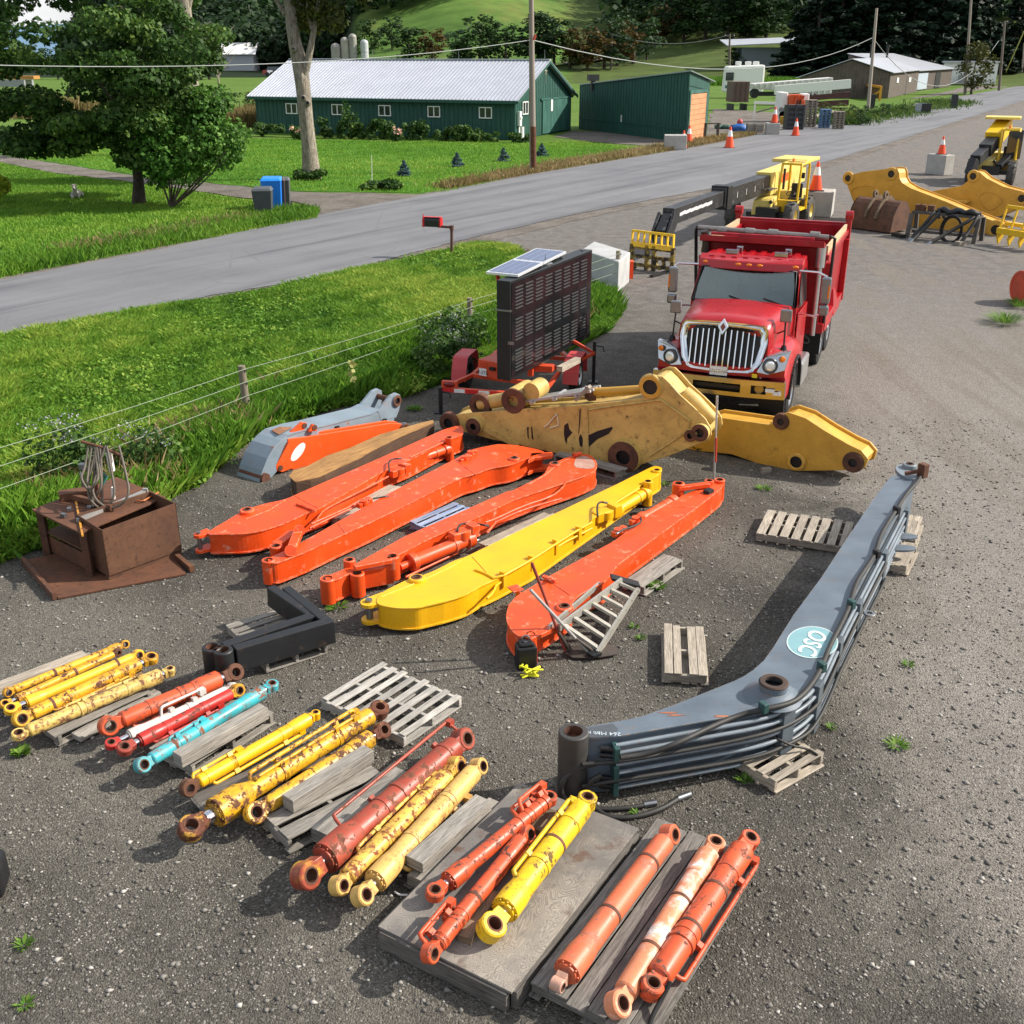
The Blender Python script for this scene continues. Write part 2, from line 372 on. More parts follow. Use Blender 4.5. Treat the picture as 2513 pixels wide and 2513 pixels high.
def sheet(name,pts,z,mat,sub=0,jit=0):
    mb=MB(); P=[V((p.x,p.y,z)) for p in pts]
    if jit:
        Q=[]
        for a,b in zip(P,P[1:]+P[:1]):
            L=(b-a).length; n=max(1,min(40,int(L/ (jit*5)))); nn=V((-(b-a).y,(b-a).x,0)).normalized()
            for i in range(n): Q.append(a.lerp(b,i/n)+nn*random.uniform(-jit,jit)*(1 if i else .3))
        P=Q
    mb.quad(*P); return mb.build(name,mat,None,0,True,'structure')
mb=MB(); e=320
mb.quad((-e,-60,-.03),(e,-60,-.03),(e,e,-.03),(-e,e,-.03)); mb.build('ground',FIELD,kind='structure')
# hills
NA,NR=170,90; az=np.radians(np.linspace(-46,46,NA)); rr=np.geomspace(200,1500,NR)
co=np.array([[r*math.sin(a),r*math.cos(a),TZ(r*math.sin(a),r*math.cos(a))-.12] for r in rr for a in az])
ii=np.array([[j*NA+i,j*NA+i+1,(j+1)*NA+i+1,(j+1)*NA+i] for j in range(NR-1) for i in range(NA-1)])
npmesh('hills',co,4,ii.ravel(),HILLM,smooth=True)['kind']='structure'
# far ridge on the left horizon, haze painted in as its blue colour
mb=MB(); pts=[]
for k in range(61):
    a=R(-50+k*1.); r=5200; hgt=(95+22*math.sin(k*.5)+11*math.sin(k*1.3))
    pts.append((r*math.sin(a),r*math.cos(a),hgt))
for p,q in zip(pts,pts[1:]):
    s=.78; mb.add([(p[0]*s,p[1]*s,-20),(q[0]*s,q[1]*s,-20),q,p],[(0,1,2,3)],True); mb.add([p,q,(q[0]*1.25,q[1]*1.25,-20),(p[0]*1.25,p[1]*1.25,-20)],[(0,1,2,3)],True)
mb.build('distant_ridge',plain('#5d7d96',.95,0,.1,.002,0,'haze blue ridge'),kind='structure')
D=lambda u,v,z=0:g('D',u,v,z)
near=[(-420,712),(0,642),(300,577),(620,521),(860,457),(1100,402),(1480,330),(1700,263),(1932,190),(2300,128)]
farr=[(-420,590),(0,530),(300,472),(610,405),(1000,331),(1300,281),(1600,221),(1932,161),(2300,118)]
yard=[(-900,2600),(-900,1060),(0,1050),(250,985),(360,905),(520,770),(760,735),(1010,660),(1180,560),(990,480),(830,470)]+near[4:-1]+[(2250,160),(2900,420),(3200,2600)]
YP=[D(u,min(v,2300)) for u,v in yard]
YP[0]=V((-14,-8,0)); YP[-1]=V((40,-8,0)); YP[1]=V((-14,11,0)); YP[-2]=V((60,30,0))
sheet('yard_gravel',YP,0,GRAVEL,jit=.12)
road=[D(u,v) for u,v in near]+[D(u,v) for u,v in farr[::-1]]
sheet('road',road,.03,ASPH,jit=.06)
# gravel shoulders either side of the asphalt
def strip(name,pl,w0,w1,z,mat,jit=.1):
    P=[D(u,v) for u,v in pl]; A=[];B=[]
    for i,p in enumerate(P):
        t=(P[min(i+1,len(P)-1)]-P[max(i-1,0)]).normalized(); n=V((-t.y,t.x,0)); A.append(p+n*w0);B.append(p+n*w1)
    return sheet(name,A+B[::-1],z,mat,jit=jit)
strip('road_shoulder',near,-.9,.25,.012,DRIVE); strip('road_shoulder',farr,-.2,.45,.012,DRIVE)
mead=[(-420,716),(0,649),(300,586),(620,530),(800,487),(850,480),(900,466),(965,475),(1010,500),(1130,545),(1178,585),(1150,625),(1080,660),(990,690),(860,712),(760,752),(700,757),(620,775),(540,800),(470,835),(420,880),(385,912),(330,938),(250,1000),(60,1040),(0,1065),(-300,1180)]
MP=[D(u,v) for u,v in mead]; sheet('meadow',MP,.008,MEADSOIL,jit=.15)
dr=[(840,368),(700,364),(560,362),(470,353),(280,336),(130,312),(0,293),(-200,268),(-200,282),(0,306),(100,326),(300,349),(440,371),(560,381),(598,391),(608,402),(640,404),(760,380)]
sheet('driveway',[D(u,v) for u,v in dr],.004,DRIVE,jit=.15)
sheet('garage_drive',[D(u,v) for u,v in [(1045,258),(1085,247),(1180,250),(1330,262),(1345,205),(1460,212),(1500,240),(1640,214),(1600,222),(1480,256),(1300,284),(1262,284),(1230,276),(1100,266)]],.0,DRIVE,jit=.3)
sheet('shed_drive',[D(u,v) for u,v in [(1690,190),(1790,172),(1830,160),(1932,148),(1990,146),(1990,152),(1880,166),(1760,182)]],.0,DRIVE,jit=.4)
sheet('side_road',[D(u,v) for u,v in [(1050,131),(1380,134),(1560,136),(1700,139),(1700,134),(1380,129),(1180,126)]],.01,ASPH)
mb=MB(); pr=[hit('c',u,v) for u,v in((240,505),(420,480),(560,460),(700,430),(850,385),(960,355),(1040,335))]
for a,b in zip(pr,pr[1:]):
    w_=V((2.2,.5,0)); lift=V((0,0,.5)); mb.quad(a-w_+lift,a+w_+lift,b+w_+lift,b-w_+lift)
mb.build('hill_road',DRIVE,kind='structure')
# ---------------------------------------------------------------- grass and stones
def blade_mat(name,c0,c1,c2,tr=.35):
    t=NT(name); at=t.n('ShaderNodeAttribute',attribute_name='tint'); r=t.n('ShaderNodeValToRGB'); t.l(at.outputs['Fac'],r.inputs[0])
    e=r.color_ramp.elements; e[0].color=(*lin(c0),1); e[1].color=(*lin(c2),1); m=e.new(.5); m.color=(*lin(c1),1)
    t.p.inputs['Roughness'].default_value=.6; t.p.inputs['Specular IOR Level'].default_value=.25; t.l(r.outputs[0],t.p.inputs['Base Color'])
    tl=t.n('ShaderNodeBsdfTranslucent'); t.l(r.outputs[0],tl.inputs[0]); ms=t.n('ShaderNodeMixShader'); ms.inputs[0].default_value=tr
    t.l(t.p.outputs[0],ms.inputs[1]); t.l(tl.outputs[0],ms.inputs[2]); t.l(ms.outputs[0],t.out.inputs[0]); return t.m
GB=blade_mat('grass blades','#3c661b','#6a942d','#a9b750'); DRY=blade_mat('dry grass','#6a6136','#948159','#b3a27a'); WEED=blade_mat('weeds','#2f4a1c','#48662a','#7b8436'); LF=blade_mat('leaves','#1d3a12','#33581a','#4f7426',.3)
def inpoly(x,y,P):
    c=np.zeros(len(x),bool); n=len(P)
    for i in range(n):
        x0,y0=P[i].x,P[i].y; x1,y1=P[i-1].x,P[i-1].y
        k=((y0>y)!=(y1>y))&(x<(x1-x0)*(y-y0)/((y1-y0) or 1e-9)+x0); c^=k
    return c
def vnoise(x,y,sc,seed):
    r=np.random.default_rng(seed); v=np.zeros(len(x))
    for k in range(7):
        a=r.uniform(0,6.28); f=sc*r.uniform(.5,2); v+=np.sin((x*np.cos(a)+y*np.sin(a))*f+r.uniform(0,6.28))
    return v/7+.0
def blades(name,x,y,h,wd,mat,tint,z0=0,lean=.5):
    n=len(x); a=RNG.uniform(0,6.283,n); la=RNG.uniform(0,6.283,n); le=RNG.uniform(.1,1,n)*lean*h
    dx,dy=np.cos(a)*wd,np.sin(a)*wd; lx,ly=np.cos(la)*le,np.sin(la)*le
    z=np.zeros(n)+z0
    co=np.stack([np.stack([x-dx,y-dy,z],1),np.stack([x+dx,y+dy,z],1),np.stack([x+dx*.8+lx*.45,y+dy*.8+ly*.45,z+h*.62],1),np.stack([x+lx,y+ly,z+h*.95],1)],1).reshape(-1,3)
    o=npmesh(name,co,4,np.arange(n*4),mat,np.repeat(tint,4)); o['kind']='stuff'; return o
def scatter(P,n):
    xs=[p.x for p in P];ys=[p.y for p in P]; x=RNG.uniform(min(xs),max(xs),n*3); y=RNG.uniform(min(ys),max(ys),n*3)
    k=inpoly(x,y,P); return x[k][:n],y[k][:n]
# meadow
x,y=scatter(MP,330000); k=(np.abs(x/y)<.56); x,y=x[k],y[k]
nz_=vnoise(x,y,.9,3); nz2=vnoise(x,y,3.2,4); h=.10+.17*np.clip(.5+nz_*.9+nz2*.5,0,1)+RNG.uniform(0,.08,len(x))
ti=np.clip(.47+nz_*.5+nz2*.3+.3*vnoise(x,y,6.,17)+RNG.normal(0,.13,len(x)),0,1)
blades('meadow_grass',x,y,h,RNG.uniform(.007,.03,len(x))**1.0,GB,ti,.0,1.1)
# broad leaved clumps through the meadow
x,y=scatter(MP,5200); k=(np.abs(x/y)<.56); x,y=x[k],y[k]; m=len(x); s_=RNG.uniform(.1,.3,m)*np.clip(.8+vnoise(x,y,.8,41),.4,1.5); nl=24
a=RNG.uniform(0,6.28,(m,nl)); q=np.sqrt(RNG.random((m,nl)))*s_[:,None]; cz=(.10+.16*RNG.random((m,nl)))*(1.2-q/s_[:,None]*.6)*np.clip(s_[:,None]*4,.6,1.3); c=np.stack([x[:,None]+np.cos(a)*q,y[:,None]+np.sin(a)*q,cz],2).reshape(-1,3)
nn=np.stack([np.cos(a)*.5,np.sin(a)*.5,np.full_like(a,.9)],2).reshape(-1,3)+RNG.normal(0,.35,(m*nl,3)); nn/=np.linalg.norm(nn,axis=1)[:,None]; u=np.cross(nn,RNG.normal(size=(m*nl,3))); u/=np.linalg.norm(u,axis=1)[:,None]; v=np.cross(nn,u); L_=RNG.uniform(.025,.06,(m*nl,1))
co=np.stack([c-u*L_,c+v*L_*.55,c+u*L_,c-v*L_*.55],1).reshape(-1,3); ti=np.repeat(np.clip(np.repeat(.45+.4*vnoise(x,y,1.,42)+RNG.normal(0,.12,m),nl)+RNG.normal(0,.1,m*nl),0,1),4)
npmesh('meadow_leaves',co,4,np.arange(len(co)),GB,ti)['kind']='stuff'
# taller weeds along the fence line
def along(pts,n,w):
    P=[np.array((p.x,p.y)) for p in pts]; L=np.array([np.linalg.norm(b-a) for a,b in zip(P,P[1:])]); i=RNG.choice(len(L),n,p=L/L.sum()); t=RNG.uniform(0,1,n)
    A=np.array(P)[i];B=np.array(P)[i+1]; q=A+(B-A)*t[:,None]; d=(B-A)/L[i][:,None]; o=RNG.normal(0,w,n); return q[:,0]-d[:,1]*o,q[:,1]+d[:,0]*o
fl=[D(u,v) for u,v in[(-100,1010),(0,985),(250,920),(468,815),(700,705),(887,640),(1040,600),(1164,565)]]
x,y=along(fl,26000,.5); k=inpoly(x,y,MP); x,y=x[k],y[k]; n1=vnoise(x,y,1.5,9)
blades('fence_weeds',x,y,np.clip(.28+.25*n1+RNG.uniform(0,.2,len(x)),.1,1),RNG.uniform(.006,.018,len(x)),GB,np.clip(.22+.3*n1+RNG.normal(0,.12,len(x)),0,1),0,.8)
x,y=along(fl,5000,.45); k=(inpoly(x,y,MP))&(vnoise(x,y,1.1,12)>.12); x,y=x[k],y[k]
blades('dry_weeds',x,y,RNG.uniform(.25,.6,len(x)),RNG.uniform(.005,.012,len(x)),DRY,RNG.uniform(0,1,len(x)),0,.7)
# lawns beyond the road
lawn=[(-100,545),(0,526),(300,468),(600,412),(600,395),(440,374),(300,352),(100,328),(0,308),(-100,300)]
LP=[D(u,v) for u,v in lawn]; sheet('lawn',LP,-.012,LAWN,jit=.15)
lawn2=[(690,362),(840,364),(1000,327),(1255,286),(1100,267),(1000,270),(480,262),(200,262),(-100,250),(-100,276),(0,290),(280,333),(470,351),(560,360)]
LP2=[D(u,v) for u,v in lawn2]; sheet('lawn',LP2,-.012,LAWN,jit=.2)
for P,n in((LP,90000),(LP2,90000)):
    x,y=scatter(P,n); k=np.abs(x/y)<.56; x,y=x[k],y[k]; n1=vnoise(x,y,.35,21); n2=vnoise(x,y,1.7,22)
    blades('lawn_grass',x,y,RNG.uniform(.05,.13,len(x)),RNG.uniform(.012,.03,len(x)),GB,np.clip(.5+n1*.25+n2*.2+RNG.normal(0,.1,len(x)),0,1),0,.9)
# rough verge by the road and dry verge by the lawn
x,y=along([D(u,v) for u,v in[(-50,522),(0,513),(300,455),(590,398)]],14000,.9); k=inpoly(x,y,LP); x,y=x[k],y[k]
blades('verge_grass',x,y,RNG.uniform(.12,.4,len(x)),RNG.uniform(.01,.025,len(x)),GB,np.clip(.35+.35*vnoise(x,y,1.2,31)+RNG.normal(0,.12,len(x)),0,1),0,.7)
x,y=along([D(u,v) for u,v in[(120,478),(330,440),(480,412)]],3500,.5)
blades('verge_dry_grass',x,y,RNG.uniform(.12,.35,len(x)),RNG.uniform(.01,.02,len(x)),DRY,RNG.uniform(0,1,len(x)),0,.7)
x,y=along([D(u,v) for u,v in[(850,357),(1000,325),(1100,307),(1240,284),(1330,268),(1420,254)]],16000,.75)
k=y>np.interp(x,[D(u,v).x for u,v in farr[1:7]],[D(u,v).y for u,v in farr[1:7]])+.5; x,y=x[k],y[k]
blades('verge_dry_grass',x,y,RNG.uniform(.12,.4,len(x)),RNG.uniform(.012,.03,len(x)),DRY,np.clip(.4+.4*vnoise(x,y,.8,33)+RNG.normal(0,.15,len(x)),0,1),0,.8)
x,y=along([D(862,470),D(930,478),D(1000,492)],3500,.45)
blades('mown_dry_grass',x,y,RNG.uniform(.05,.16,len(x)),RNG.uniform(.008,.015,len(x)),DRY,RNG.uniform(0,.8,len(x)),0,1.6)
# weed edge beyond the right lawn, dark shed verge
x,y=along([D(1560,236),D(1640,222),D(1720,208),D(1800,194)],9000,1.6); blades('verge_weeds',x,y,RNG.uniform(.2,1.,len(x))*np.clip(.6+vnoise(x,y,.3,5),.1,1.2),RNG.uniform(.03,.07,len(x)),WEED,RNG.uniform(0,.8,len(x)),0,.9)
x,y=along([D(-60,208),D(60,215),D(130,222)],9000,2.2); blades('field_weeds',x,y,RNG.uniform(.8,2.2,len(x)),RNG.uniform(.03,.08,len(x)),DRY,RNG.uniform(0,.6,len(x)),0,.4)
x,y=along([D(430,235),D(470,240),D(500,225)],3500,1.5); blades('field_weeds',x,y,RNG.uniform(.6,1.8,len(x)),RNG.uniform(.03,.08,len(x)),DRY,RNG.uniform(0,.4,len(x)),0,.4)
x,y=along([D(1330,160),D(1420,160),D(1540,164)],7000,3); blades('field_weeds',x,y,RNG.uniform(.8,2,len(x)),RNG.uniform(.05,.12,len(x)),GB,RNG.uniform(0,.5,len(x)),0,.5)
# loose stones on the gravel
n=52000; y=RNG.uniform(5.6,19,n)*1.; x=RNG.uniform(-.62,.62,n)*y; k=~inpoly(x,y,MP); x,y=x[k],y[k]; n=len(x)
s=.0045+.02*RNG.random(n)**9+.0055*RNG.random(n)
oct_=np.array([(1,0,0),(-1,0,0),(0,1,0),(0,-1,0),(0,0,1),(0,0,-1.)]); fi_=np.array([(0,2,4),(2,1,4),(1,3,4),(3,0,4),(2,0,5),(1,2,5),(3,1,5),(0,3,5)])
q=oct_[None]*(s[:,None,None]*RNG.uniform(.6,1.35,(n,6,1)))*np.array([1.25,1,.6]); a=RNG.uniform(0,6.28,n); ca,sa=np.cos(a)[:,None],np.sin(a)[:,None]
co=np.stack([q[:,:,0]*ca-q[:,:,1]*sa+x[:,None],q[:,:,0]*sa+q[:,:,1]*ca+y[:,None],q[:,:,2]+s[:,None]*.25],2).reshape(-1,3)
t=NT('loose stone'); at=t.n('ShaderNodeAttribute',attribute_name='tint'); rp=t.n('ShaderNodeValToRGB'); t.l(at.outputs['Fac'],rp.inputs[0]); e_=rp.color_ramp.elements
e_[0].color=(*lin('#5c5954'),1); e_[1].color=(*lin('#b2aea6'),1); m_=e_.new(.7); m_.color=(*lin('#837f78'),1); STONE=t.fin(rp.outputs[0],.9)
npmesh('loose_stones',co,3,(fi_[None]+np.arange(n)[:,None,None]*6).ravel(),STONE,np.repeat(RNG.random(n)**1.6,6))['kind']='stuff'
# ---------------------------------------------------------------- trees and plants
WEEDY=blade_mat('yard weeds','#3a5f22','#55802c','#7d9a3e')
def pt_(u,v,y):
    d=ray('a',u,v); k=y/d.y; return V((d.x*k,y,0))
def leaves(lobes,n,size,asp=.75):
    """lobes: (centre,radii); returns leaf quads and per-leaf tint"""
    vol=np.array([l[1][0]*l[1][1]*l[1][2] for l in lobes])**.7; li=RNG.choice(len(lobes),n,p=vol/vol.sum())
    C=np.array([tuple(l[0]) for l in lobes])[li]; Rr=np.array([l[1] for l in lobes])[li]
    d=RNG.normal(size=(n,3)); d/=np.linalg.norm(d,axis=1)[:,None]; rad=RNG.uniform(.45,1.08,n)**.6
    c=C+d*Rr*rad[:,None]
    nrm=d*.7+RNG.normal(size=(n,3))*.6+np.array([0,0,.5]); nrm/=np.linalg.norm(nrm,axis=1)[:,None]
    u=np.cross(nrm,RNG.normal(size=(n,3))); u/=np.linalg.norm(u,axis=1)[:,None]; v=np.cross(nrm,u)
    s=(size*RNG.uniform(.45,1.6,n))[:,None]
    co=np.stack([c-u*s,c+v*s*asp-u*s*.15+nrm*s*.12,c+u*s,c-v*s*asp-u*s*.15+nrm*s*.12],1).reshape(-1,3)
    lt=RNG.uniform(-.16,.16,len(lobes))[li]
    return co,np.clip(.45+lt+RNG.normal(0,.14,n),0,1)
def crown(parent,lobes,n,size,mat,name='crown'):
    co,ti=leaves(lobes,n,size); return npmesh(name,co,4,np.arange(len(co)),mat,np.repeat(ti,4),parent=parent)
def limbs(mb,base,top,r0,r1,branches,n=10,wob=.12):
    pts=[];m=9
    for i in range(m+1):
        t=i/m; p=base.lerp(top,t)+V((random.uniform(-1,1),random.uniform(-1,1),0))*wob*(1 if 0<i<m else 0); pts.append(p)
    rs=[(r0*(1-i/m)+r1*(i/m))*(1.35 if i==0 else 1) for i in range(m+1)]
    mb.tube(pts,rs,n)
    for t,d,L,r in branches:
        p=base.lerp(top,t); d=V(d).normalized(); q=[p,p+d*L*.35+V((0,0,-.04*L)),p+d*L*.7+V((random.uniform(-.1,.1)*L,0,.06*L)),p+d*L+V((0,0,.2*L))]
        mb.tube(q,[r,r*.75,r*.5,r*.2],7,smoothpath=0)
def bark(c1,c2):
    t=NT('bark'); c=t.coords(); a=t.noise(t.scale(c,(5,5,1.)),2.2,7,.72,.8); b=t.noise(c,1.1,5,.65); k=t.mix(t.ramp(a,.38,.6),lin(c2),lin(c1)); k=t.mix(t.ramp(b,.52,.68,0,.7),k,lin(c2)); k=t.var(k,b,.75,1.2); t.bump(a,1.,.12); return t.fin(k,.9)
BARK=bark('#5d5347','#2d2721'); BARKG=bark('#b1a797','#6f675b')
LFD=blade_mat('maple leaves','#213817','#3f5f27','#7b9444',.3); LFB=blade_mat('shrub leaves','#2a4c1a','#477227','#7da04c',.3); LFO=blade_mat('yellowing leaves','#2a3512','#4b5320','#807f33',.28)
# maple
B=g('a',785,1150); T=thing('maple_tree','broad dark green maple on the lawn by the road, crown cut by the top edge','tree',B)
mb=MB(); limbs(mb,V((0,0,0)),V((.2,.3,9.5)),.24,.07,[(.2,(-1,-.2,.55),2.6,.07),(.3,(.9,.3,.7),2.4,.07),(.4,(-.9,.4,.7),3,.07),(.5,(.6,-.7,.6),2.6,.06),(.6,(-.5,-.6,.8),2.4,.05),(.7,(.8,.2,.8),2,.05)]); mb.build('trunk',BARK,T,world=False)
lob=[]
for k in range(120):
    z=random.uniform(2.0,12.5); f=math.sqrt(max(.05,1-((z-6.2)/6.9)**2)); a=random.uniform(0,6.28); q=4.6*f*math.sqrt(random.uniform(.1,1))
    xx=-1.1+q*math.cos(a)*1.12; 
    if z<3.4 and xx>1.2: continue
    r=random.uniform(.5,1.05); lob.append(((xx,q*math.sin(a),z),(r*1.3,r*1.2,r*.62)))
for k in range(16): lob.append(((random.uniform(-5,-.6),random.uniform(-2.5,2),random.uniform(2.5,3.6)),(.9,.9,.45)))
crown(T,lob,60000,.095,LFD)
# bushy shrub right of the maple
B=D(322,392); T=thing('leafy_bush','tall bright green leafy bush with bare twigs at its base right of the maple','bush',B)
mb=MB()
for k in range(11):
    a=random.uniform(0,6.28); tp=V((random.uniform(-.9,3.2),random.uniform(-1.2,1.2),random.uniform(1.2,3.2))); mb.tube([V((0,0,0)),tp*.5+V((0,0,-.15)),tp],[.05,.035,.012],6,smoothpath=1)
mb.build('stems',bark('#6e6255','#3c342b'),T,world=False)
lob=[((random.uniform(-.6,3.3),random.uniform(-1.5,1.5),random.uniform(1.3,3.4)),(random.uniform(.5,.9),)*3) for k in range(26)]+[((random.uniform(.2,2.4),random.uniform(-1.2,1.2),random.uniform(3.2,4.7)),(random.uniform(.4,.75),)*3) for k in range(12)]
crown(T,lob,10500,.085,LFB)
# dead-looking big trunk with sparse upper leaves
B=g('a',1760,1010); T=thing('old_maple_tree','tall pale grey old tree trunk with knot holes on the lawn before the barn','tree',B)
mb=MB(); P=[(0,0,0),(-.02,0,1.5),(-.08,0,3.),(-.12,.0,4.6),(-.22,.1,5.6),(-.45,.1,7.),(-.55,.2,8.4),(-.7,.3,11.5)]; mb.tube(P,[.52,.39,.36,.38,.39,.32,.28,.2],14,smoothpath=1)
mb.tube([(-.15,0,4.9),(.2,-.1,5.7),(.55,-.1,6.9),(.8,0,7.9),(1.1,0,9.3)],[.26,.2,.15,.12,.06],9,smoothpath=1)
mb.tube([(.55,0,7.3),(.35,0,8.2),(.5,.1,9)],[.12,.08,.05],7); mb.tube([(-.8,.1,8),(-1.6,.3,9.3),(-2.6,.2,10.2)],[.13,.08,.03],7)
for z,x,r in((4.05,-.08,.2),(6.4,-.4,.22),(3.8,.1,.18)): mb.ball((x,-.3,z),r,10,(1,.8,.9))
tr=mb.build('trunk',BARKG,T,world=False)
mb=MB()
for z,x in((4.08,-.08),(6.42,-.4),(3.83,.13)): mb.lathe((x,-.3-.16,z),(0,-1,.1),[(.0,.0),(.08,.0),(.1,-.06)],12)
mb.build('knot_hole',BLACK,tr,world=False)
lob=[((random.uniform(-1.5,3.9),random.uniform(-1.5,1.5),random.uniform(7.6,11.5)),(random.uniform(.5,.9),)*3) for k in range(34)]+[((-2.2,.3,9.2),(.5,.5,.5)),((-2.9,.2,9.8),(.4,.4,.4)),((3.2,0,9.6),(.7,.7,.5)),((4,0,9.9),(.7,.7,.6))]
crown(T,[l for l in lob if not(l[0][2]<8.6 and l[0][0]>2)],9000,.12,LFO)
B=pt_(1018,1.0,75)
T=thing('grey_trunk_tree','pale grey forked trunk rising behind the maple crown','tree',B); mb=MB(); mb.tube([(0,0,0),(.1,0,5),(.2,0,9),(.1,0,14)],[.6,.5,.45,.4],12,smoothpath=1); mb.tube([(.3,0,8.6),(1.,0,10.4),(1.6,0,12.5)],[.25,.18,.12],8,smoothpath=1); mb.build('trunk',BARKG,T,world=False)
crown(T,[((random.uniform(-2.,.4),random.uniform(-1.5,1.5),random.uniform(7.5,12)),(.7,.7,.7)) for k in range(12)],2500,.13,LFD)
# far trees : a few prototypes, copied
def far_proto(kind,seed):
    random.seed(seed); o=thing('far_tree','', 'tree')
    mb=MB()
    if kind=='spruce':
        mb.tube([(0,0,0),(0,0,1)],[.02,.004],6); mb.build('trunk',BARK,o,world=False)
        lob=[]
        for k in range(150):
            t=(k/150)**1.1; z=.05+.95*t; rr=.26*(1-t)**.85+.012; a=random.uniform(0,6.28); q=rr*random.uniform(.35,1); lob.append(((q*math.cos(a),q*math.sin(a),z-q*.18),(.05*(1-t)+.014,.05*(1-t)+.014,.022)))
        crown(o,lob,8000,.019,SPR)
    else:
        mb.tube([(0,0,0),(.01,0,.35),(0,.01,.7)],[.025,.018,.006],6); mb.build('trunk',BARK,o,world=False)
        wd=dict(round=.36,tall=.2,bush=.55)[kind]; z0=dict(round=.18,tall=.12,bush=.0)[kind]
        lob=[]
        for k in range(46):
            z=random.uniform(z0,1); f=math.sqrt(max(.03,1-((z-.52)/.56)**2)); a=random.uniform(0,6.28); q=wd*f*math.sqrt(random.random()); r=random.uniform(.06,.12); lob.append(((q*math.cos(a),q*math.sin(a),z),(r,r,r*.8)))
        crown(o,lob,1700,.024,LFD)
    return o
SPR=blade_mat('spruce needles','#0e1c12','#182c1d','#243f28',.12)
def recol(o,mat):
    """same tree, its own crown material"""
    for k in kids(o):
        if k.name.startswith('crown'): k.data=k.data.copy(); k.data.materials[0]=mat
FG=[blade_mat('far green',a,b,c,.25) for a,b,c in(('#1f3115','#324c22','#506c34'),('#2a3012','#454a1d','#66642c'),('#33290f','#55431c','#705a2a'),('#192a16','#28401f','#40602f'),('#2c4326','#46613c','#668257'))]
protos={}
def far(kind,ci,P,h,label,name,wk=1.,group=None):
    key=(kind,ci,len([1 for q in protos if q[:2]==(kind,ci)]) if len([1 for q in protos if q[:2]==(kind,ci)])<2 else random.randrange(2))
    if key not in protos:
        st=random.getstate(); o=far_proto(kind,hash(key[2])+ci*7+len(kind)); random.setstate(st)
        if kind!='spruce': recol(o,FG[ci])
        protos[key]=o; c=o; c.name=name
    else: c=dup(protos[key],(0,0,0)); c.name=name
    c.location=P; c.rotation_euler=(0,0,random.uniform(0,6.28)); c.scale=(h*wk,h*wk,h); c['label']=label
    if group: c['group']=group
    elif 'group' in c: del c['group']
    return c
def far_px(kind,ci,u,vb,vt,label,name='far_tree',r=None,wk=1.,group=None):
    P=hit('D',u,vb) if r is None else None
    if r is not None:
        d=ray('D',u,vb); k=r/math.hypot(d.x,d.y); P=V((d.x*k,d.y*k,max(TZ(d.x*k,d.y*k),H+d.z*k)))
    h=max(.3,upz('D',u,vt,P)-P.z); return far(kind,ci,P,h,label,name,wk,group)
# spruce stand on the right, behind the sheds
sp_=[(1500,150,18),(1535,152,-30),(1575,152,-50),(1620,150,-70),(1665,148,-70),(1712,146,-60),(1760,144,-75),(1805,142,-45),(1838,138,-40)]
for i,(u,vb,vt) in enumerate(sp_):
    far_px('spruce',0,u,vb,vt,['dark spruce at the left edge of the stand behind the grey shed','second dark spruce from the left of the stand behind the shed','dark spruce rising over the lowest end of the shed roof','dark spruce standing left of the near roadside pole','dark spruce standing right of the near roadside pole','dark spruce directly above the shed ridge','dark spruce above the second white shed roof','dark spruce behind the small stove pipes','dark spruce at the right edge of the stand, beside the tall pole'][i],'spruce_tree',wk=1.75)
far_px('spruce',0,1905,130,-30,'dark spruce at the far right edge of the picture','spruce_tree',wk=1.5); far_px('round',3,1925,128,40,'dark leafy tree under the spruce at the right edge','leafy_tree')
far_px('round',1,1832,178,82,'small spreading tree with sparse yellow green leaves around the roadside pole','small_tree',wk=1.1)
line=[('round',2,815,118,62,'russet round tree right of the silos above the barn roof'),('tall',0,772,122,60,'slim grey green tree between silos and russet tree'),('tall',4,866,120,64,'pale slender tree right of the russet tree'),('round',0,905,120,40,'large dark green round tree above the middle of the barn roof'),('round',3,955,120,52,'dark tree filling the gap left of the tall roadside pole'),('tall',3,1017,118,24,'tall narrow dark tree just right of the roadside pole'),('round',3,1045,122,48,'dark bushy tree behind the barn ridge end'),('round',1,1075,128,66,'yellow green tree above the barn gable'),('round',2,1108,130,58,'orange brown tree right of the barn gable'),('round',3,1140,128,44,'dark green tree left of the first distant pole'),('round',2,1165,122,50,'brown tinted tree behind the first distant pole'),('round',3,1195,118,30,'dark tree over the bend of the hill road'),('round',4,1220,112,62,'grey green bush tree beside the hill road'),('tall',3,1212,70,0,'upright dark tree at the hill field edge'),('round',2,1255,78,14,'tall russet tree at the upper end of the tree line'),('round',3,1290,76,-20,'big dark tree above the hill road'),('round',0,1330,74,-30,'mid green tree on the slope left of the second distant pole'),('round',3,1372,76,-25,'dark tree on the slope above the second distant pole'),('tall',0,1410,74,-30,'green tree at the left of the spruce stand top'),('round',3,1445,72,-35,'dark hillside tree touching the spruce stand'),('round',3,1385,128,98,'dark clump beside the second distant pole'),('bush',4,1180,112,88,'grey bush at the bend of the hill road')]
for q in line: far_px(q[0],q[1],q[2],q[3]+2,q[4]-6,q[5],r=None,wk=1.7 if q[0]=='round' else 2.)
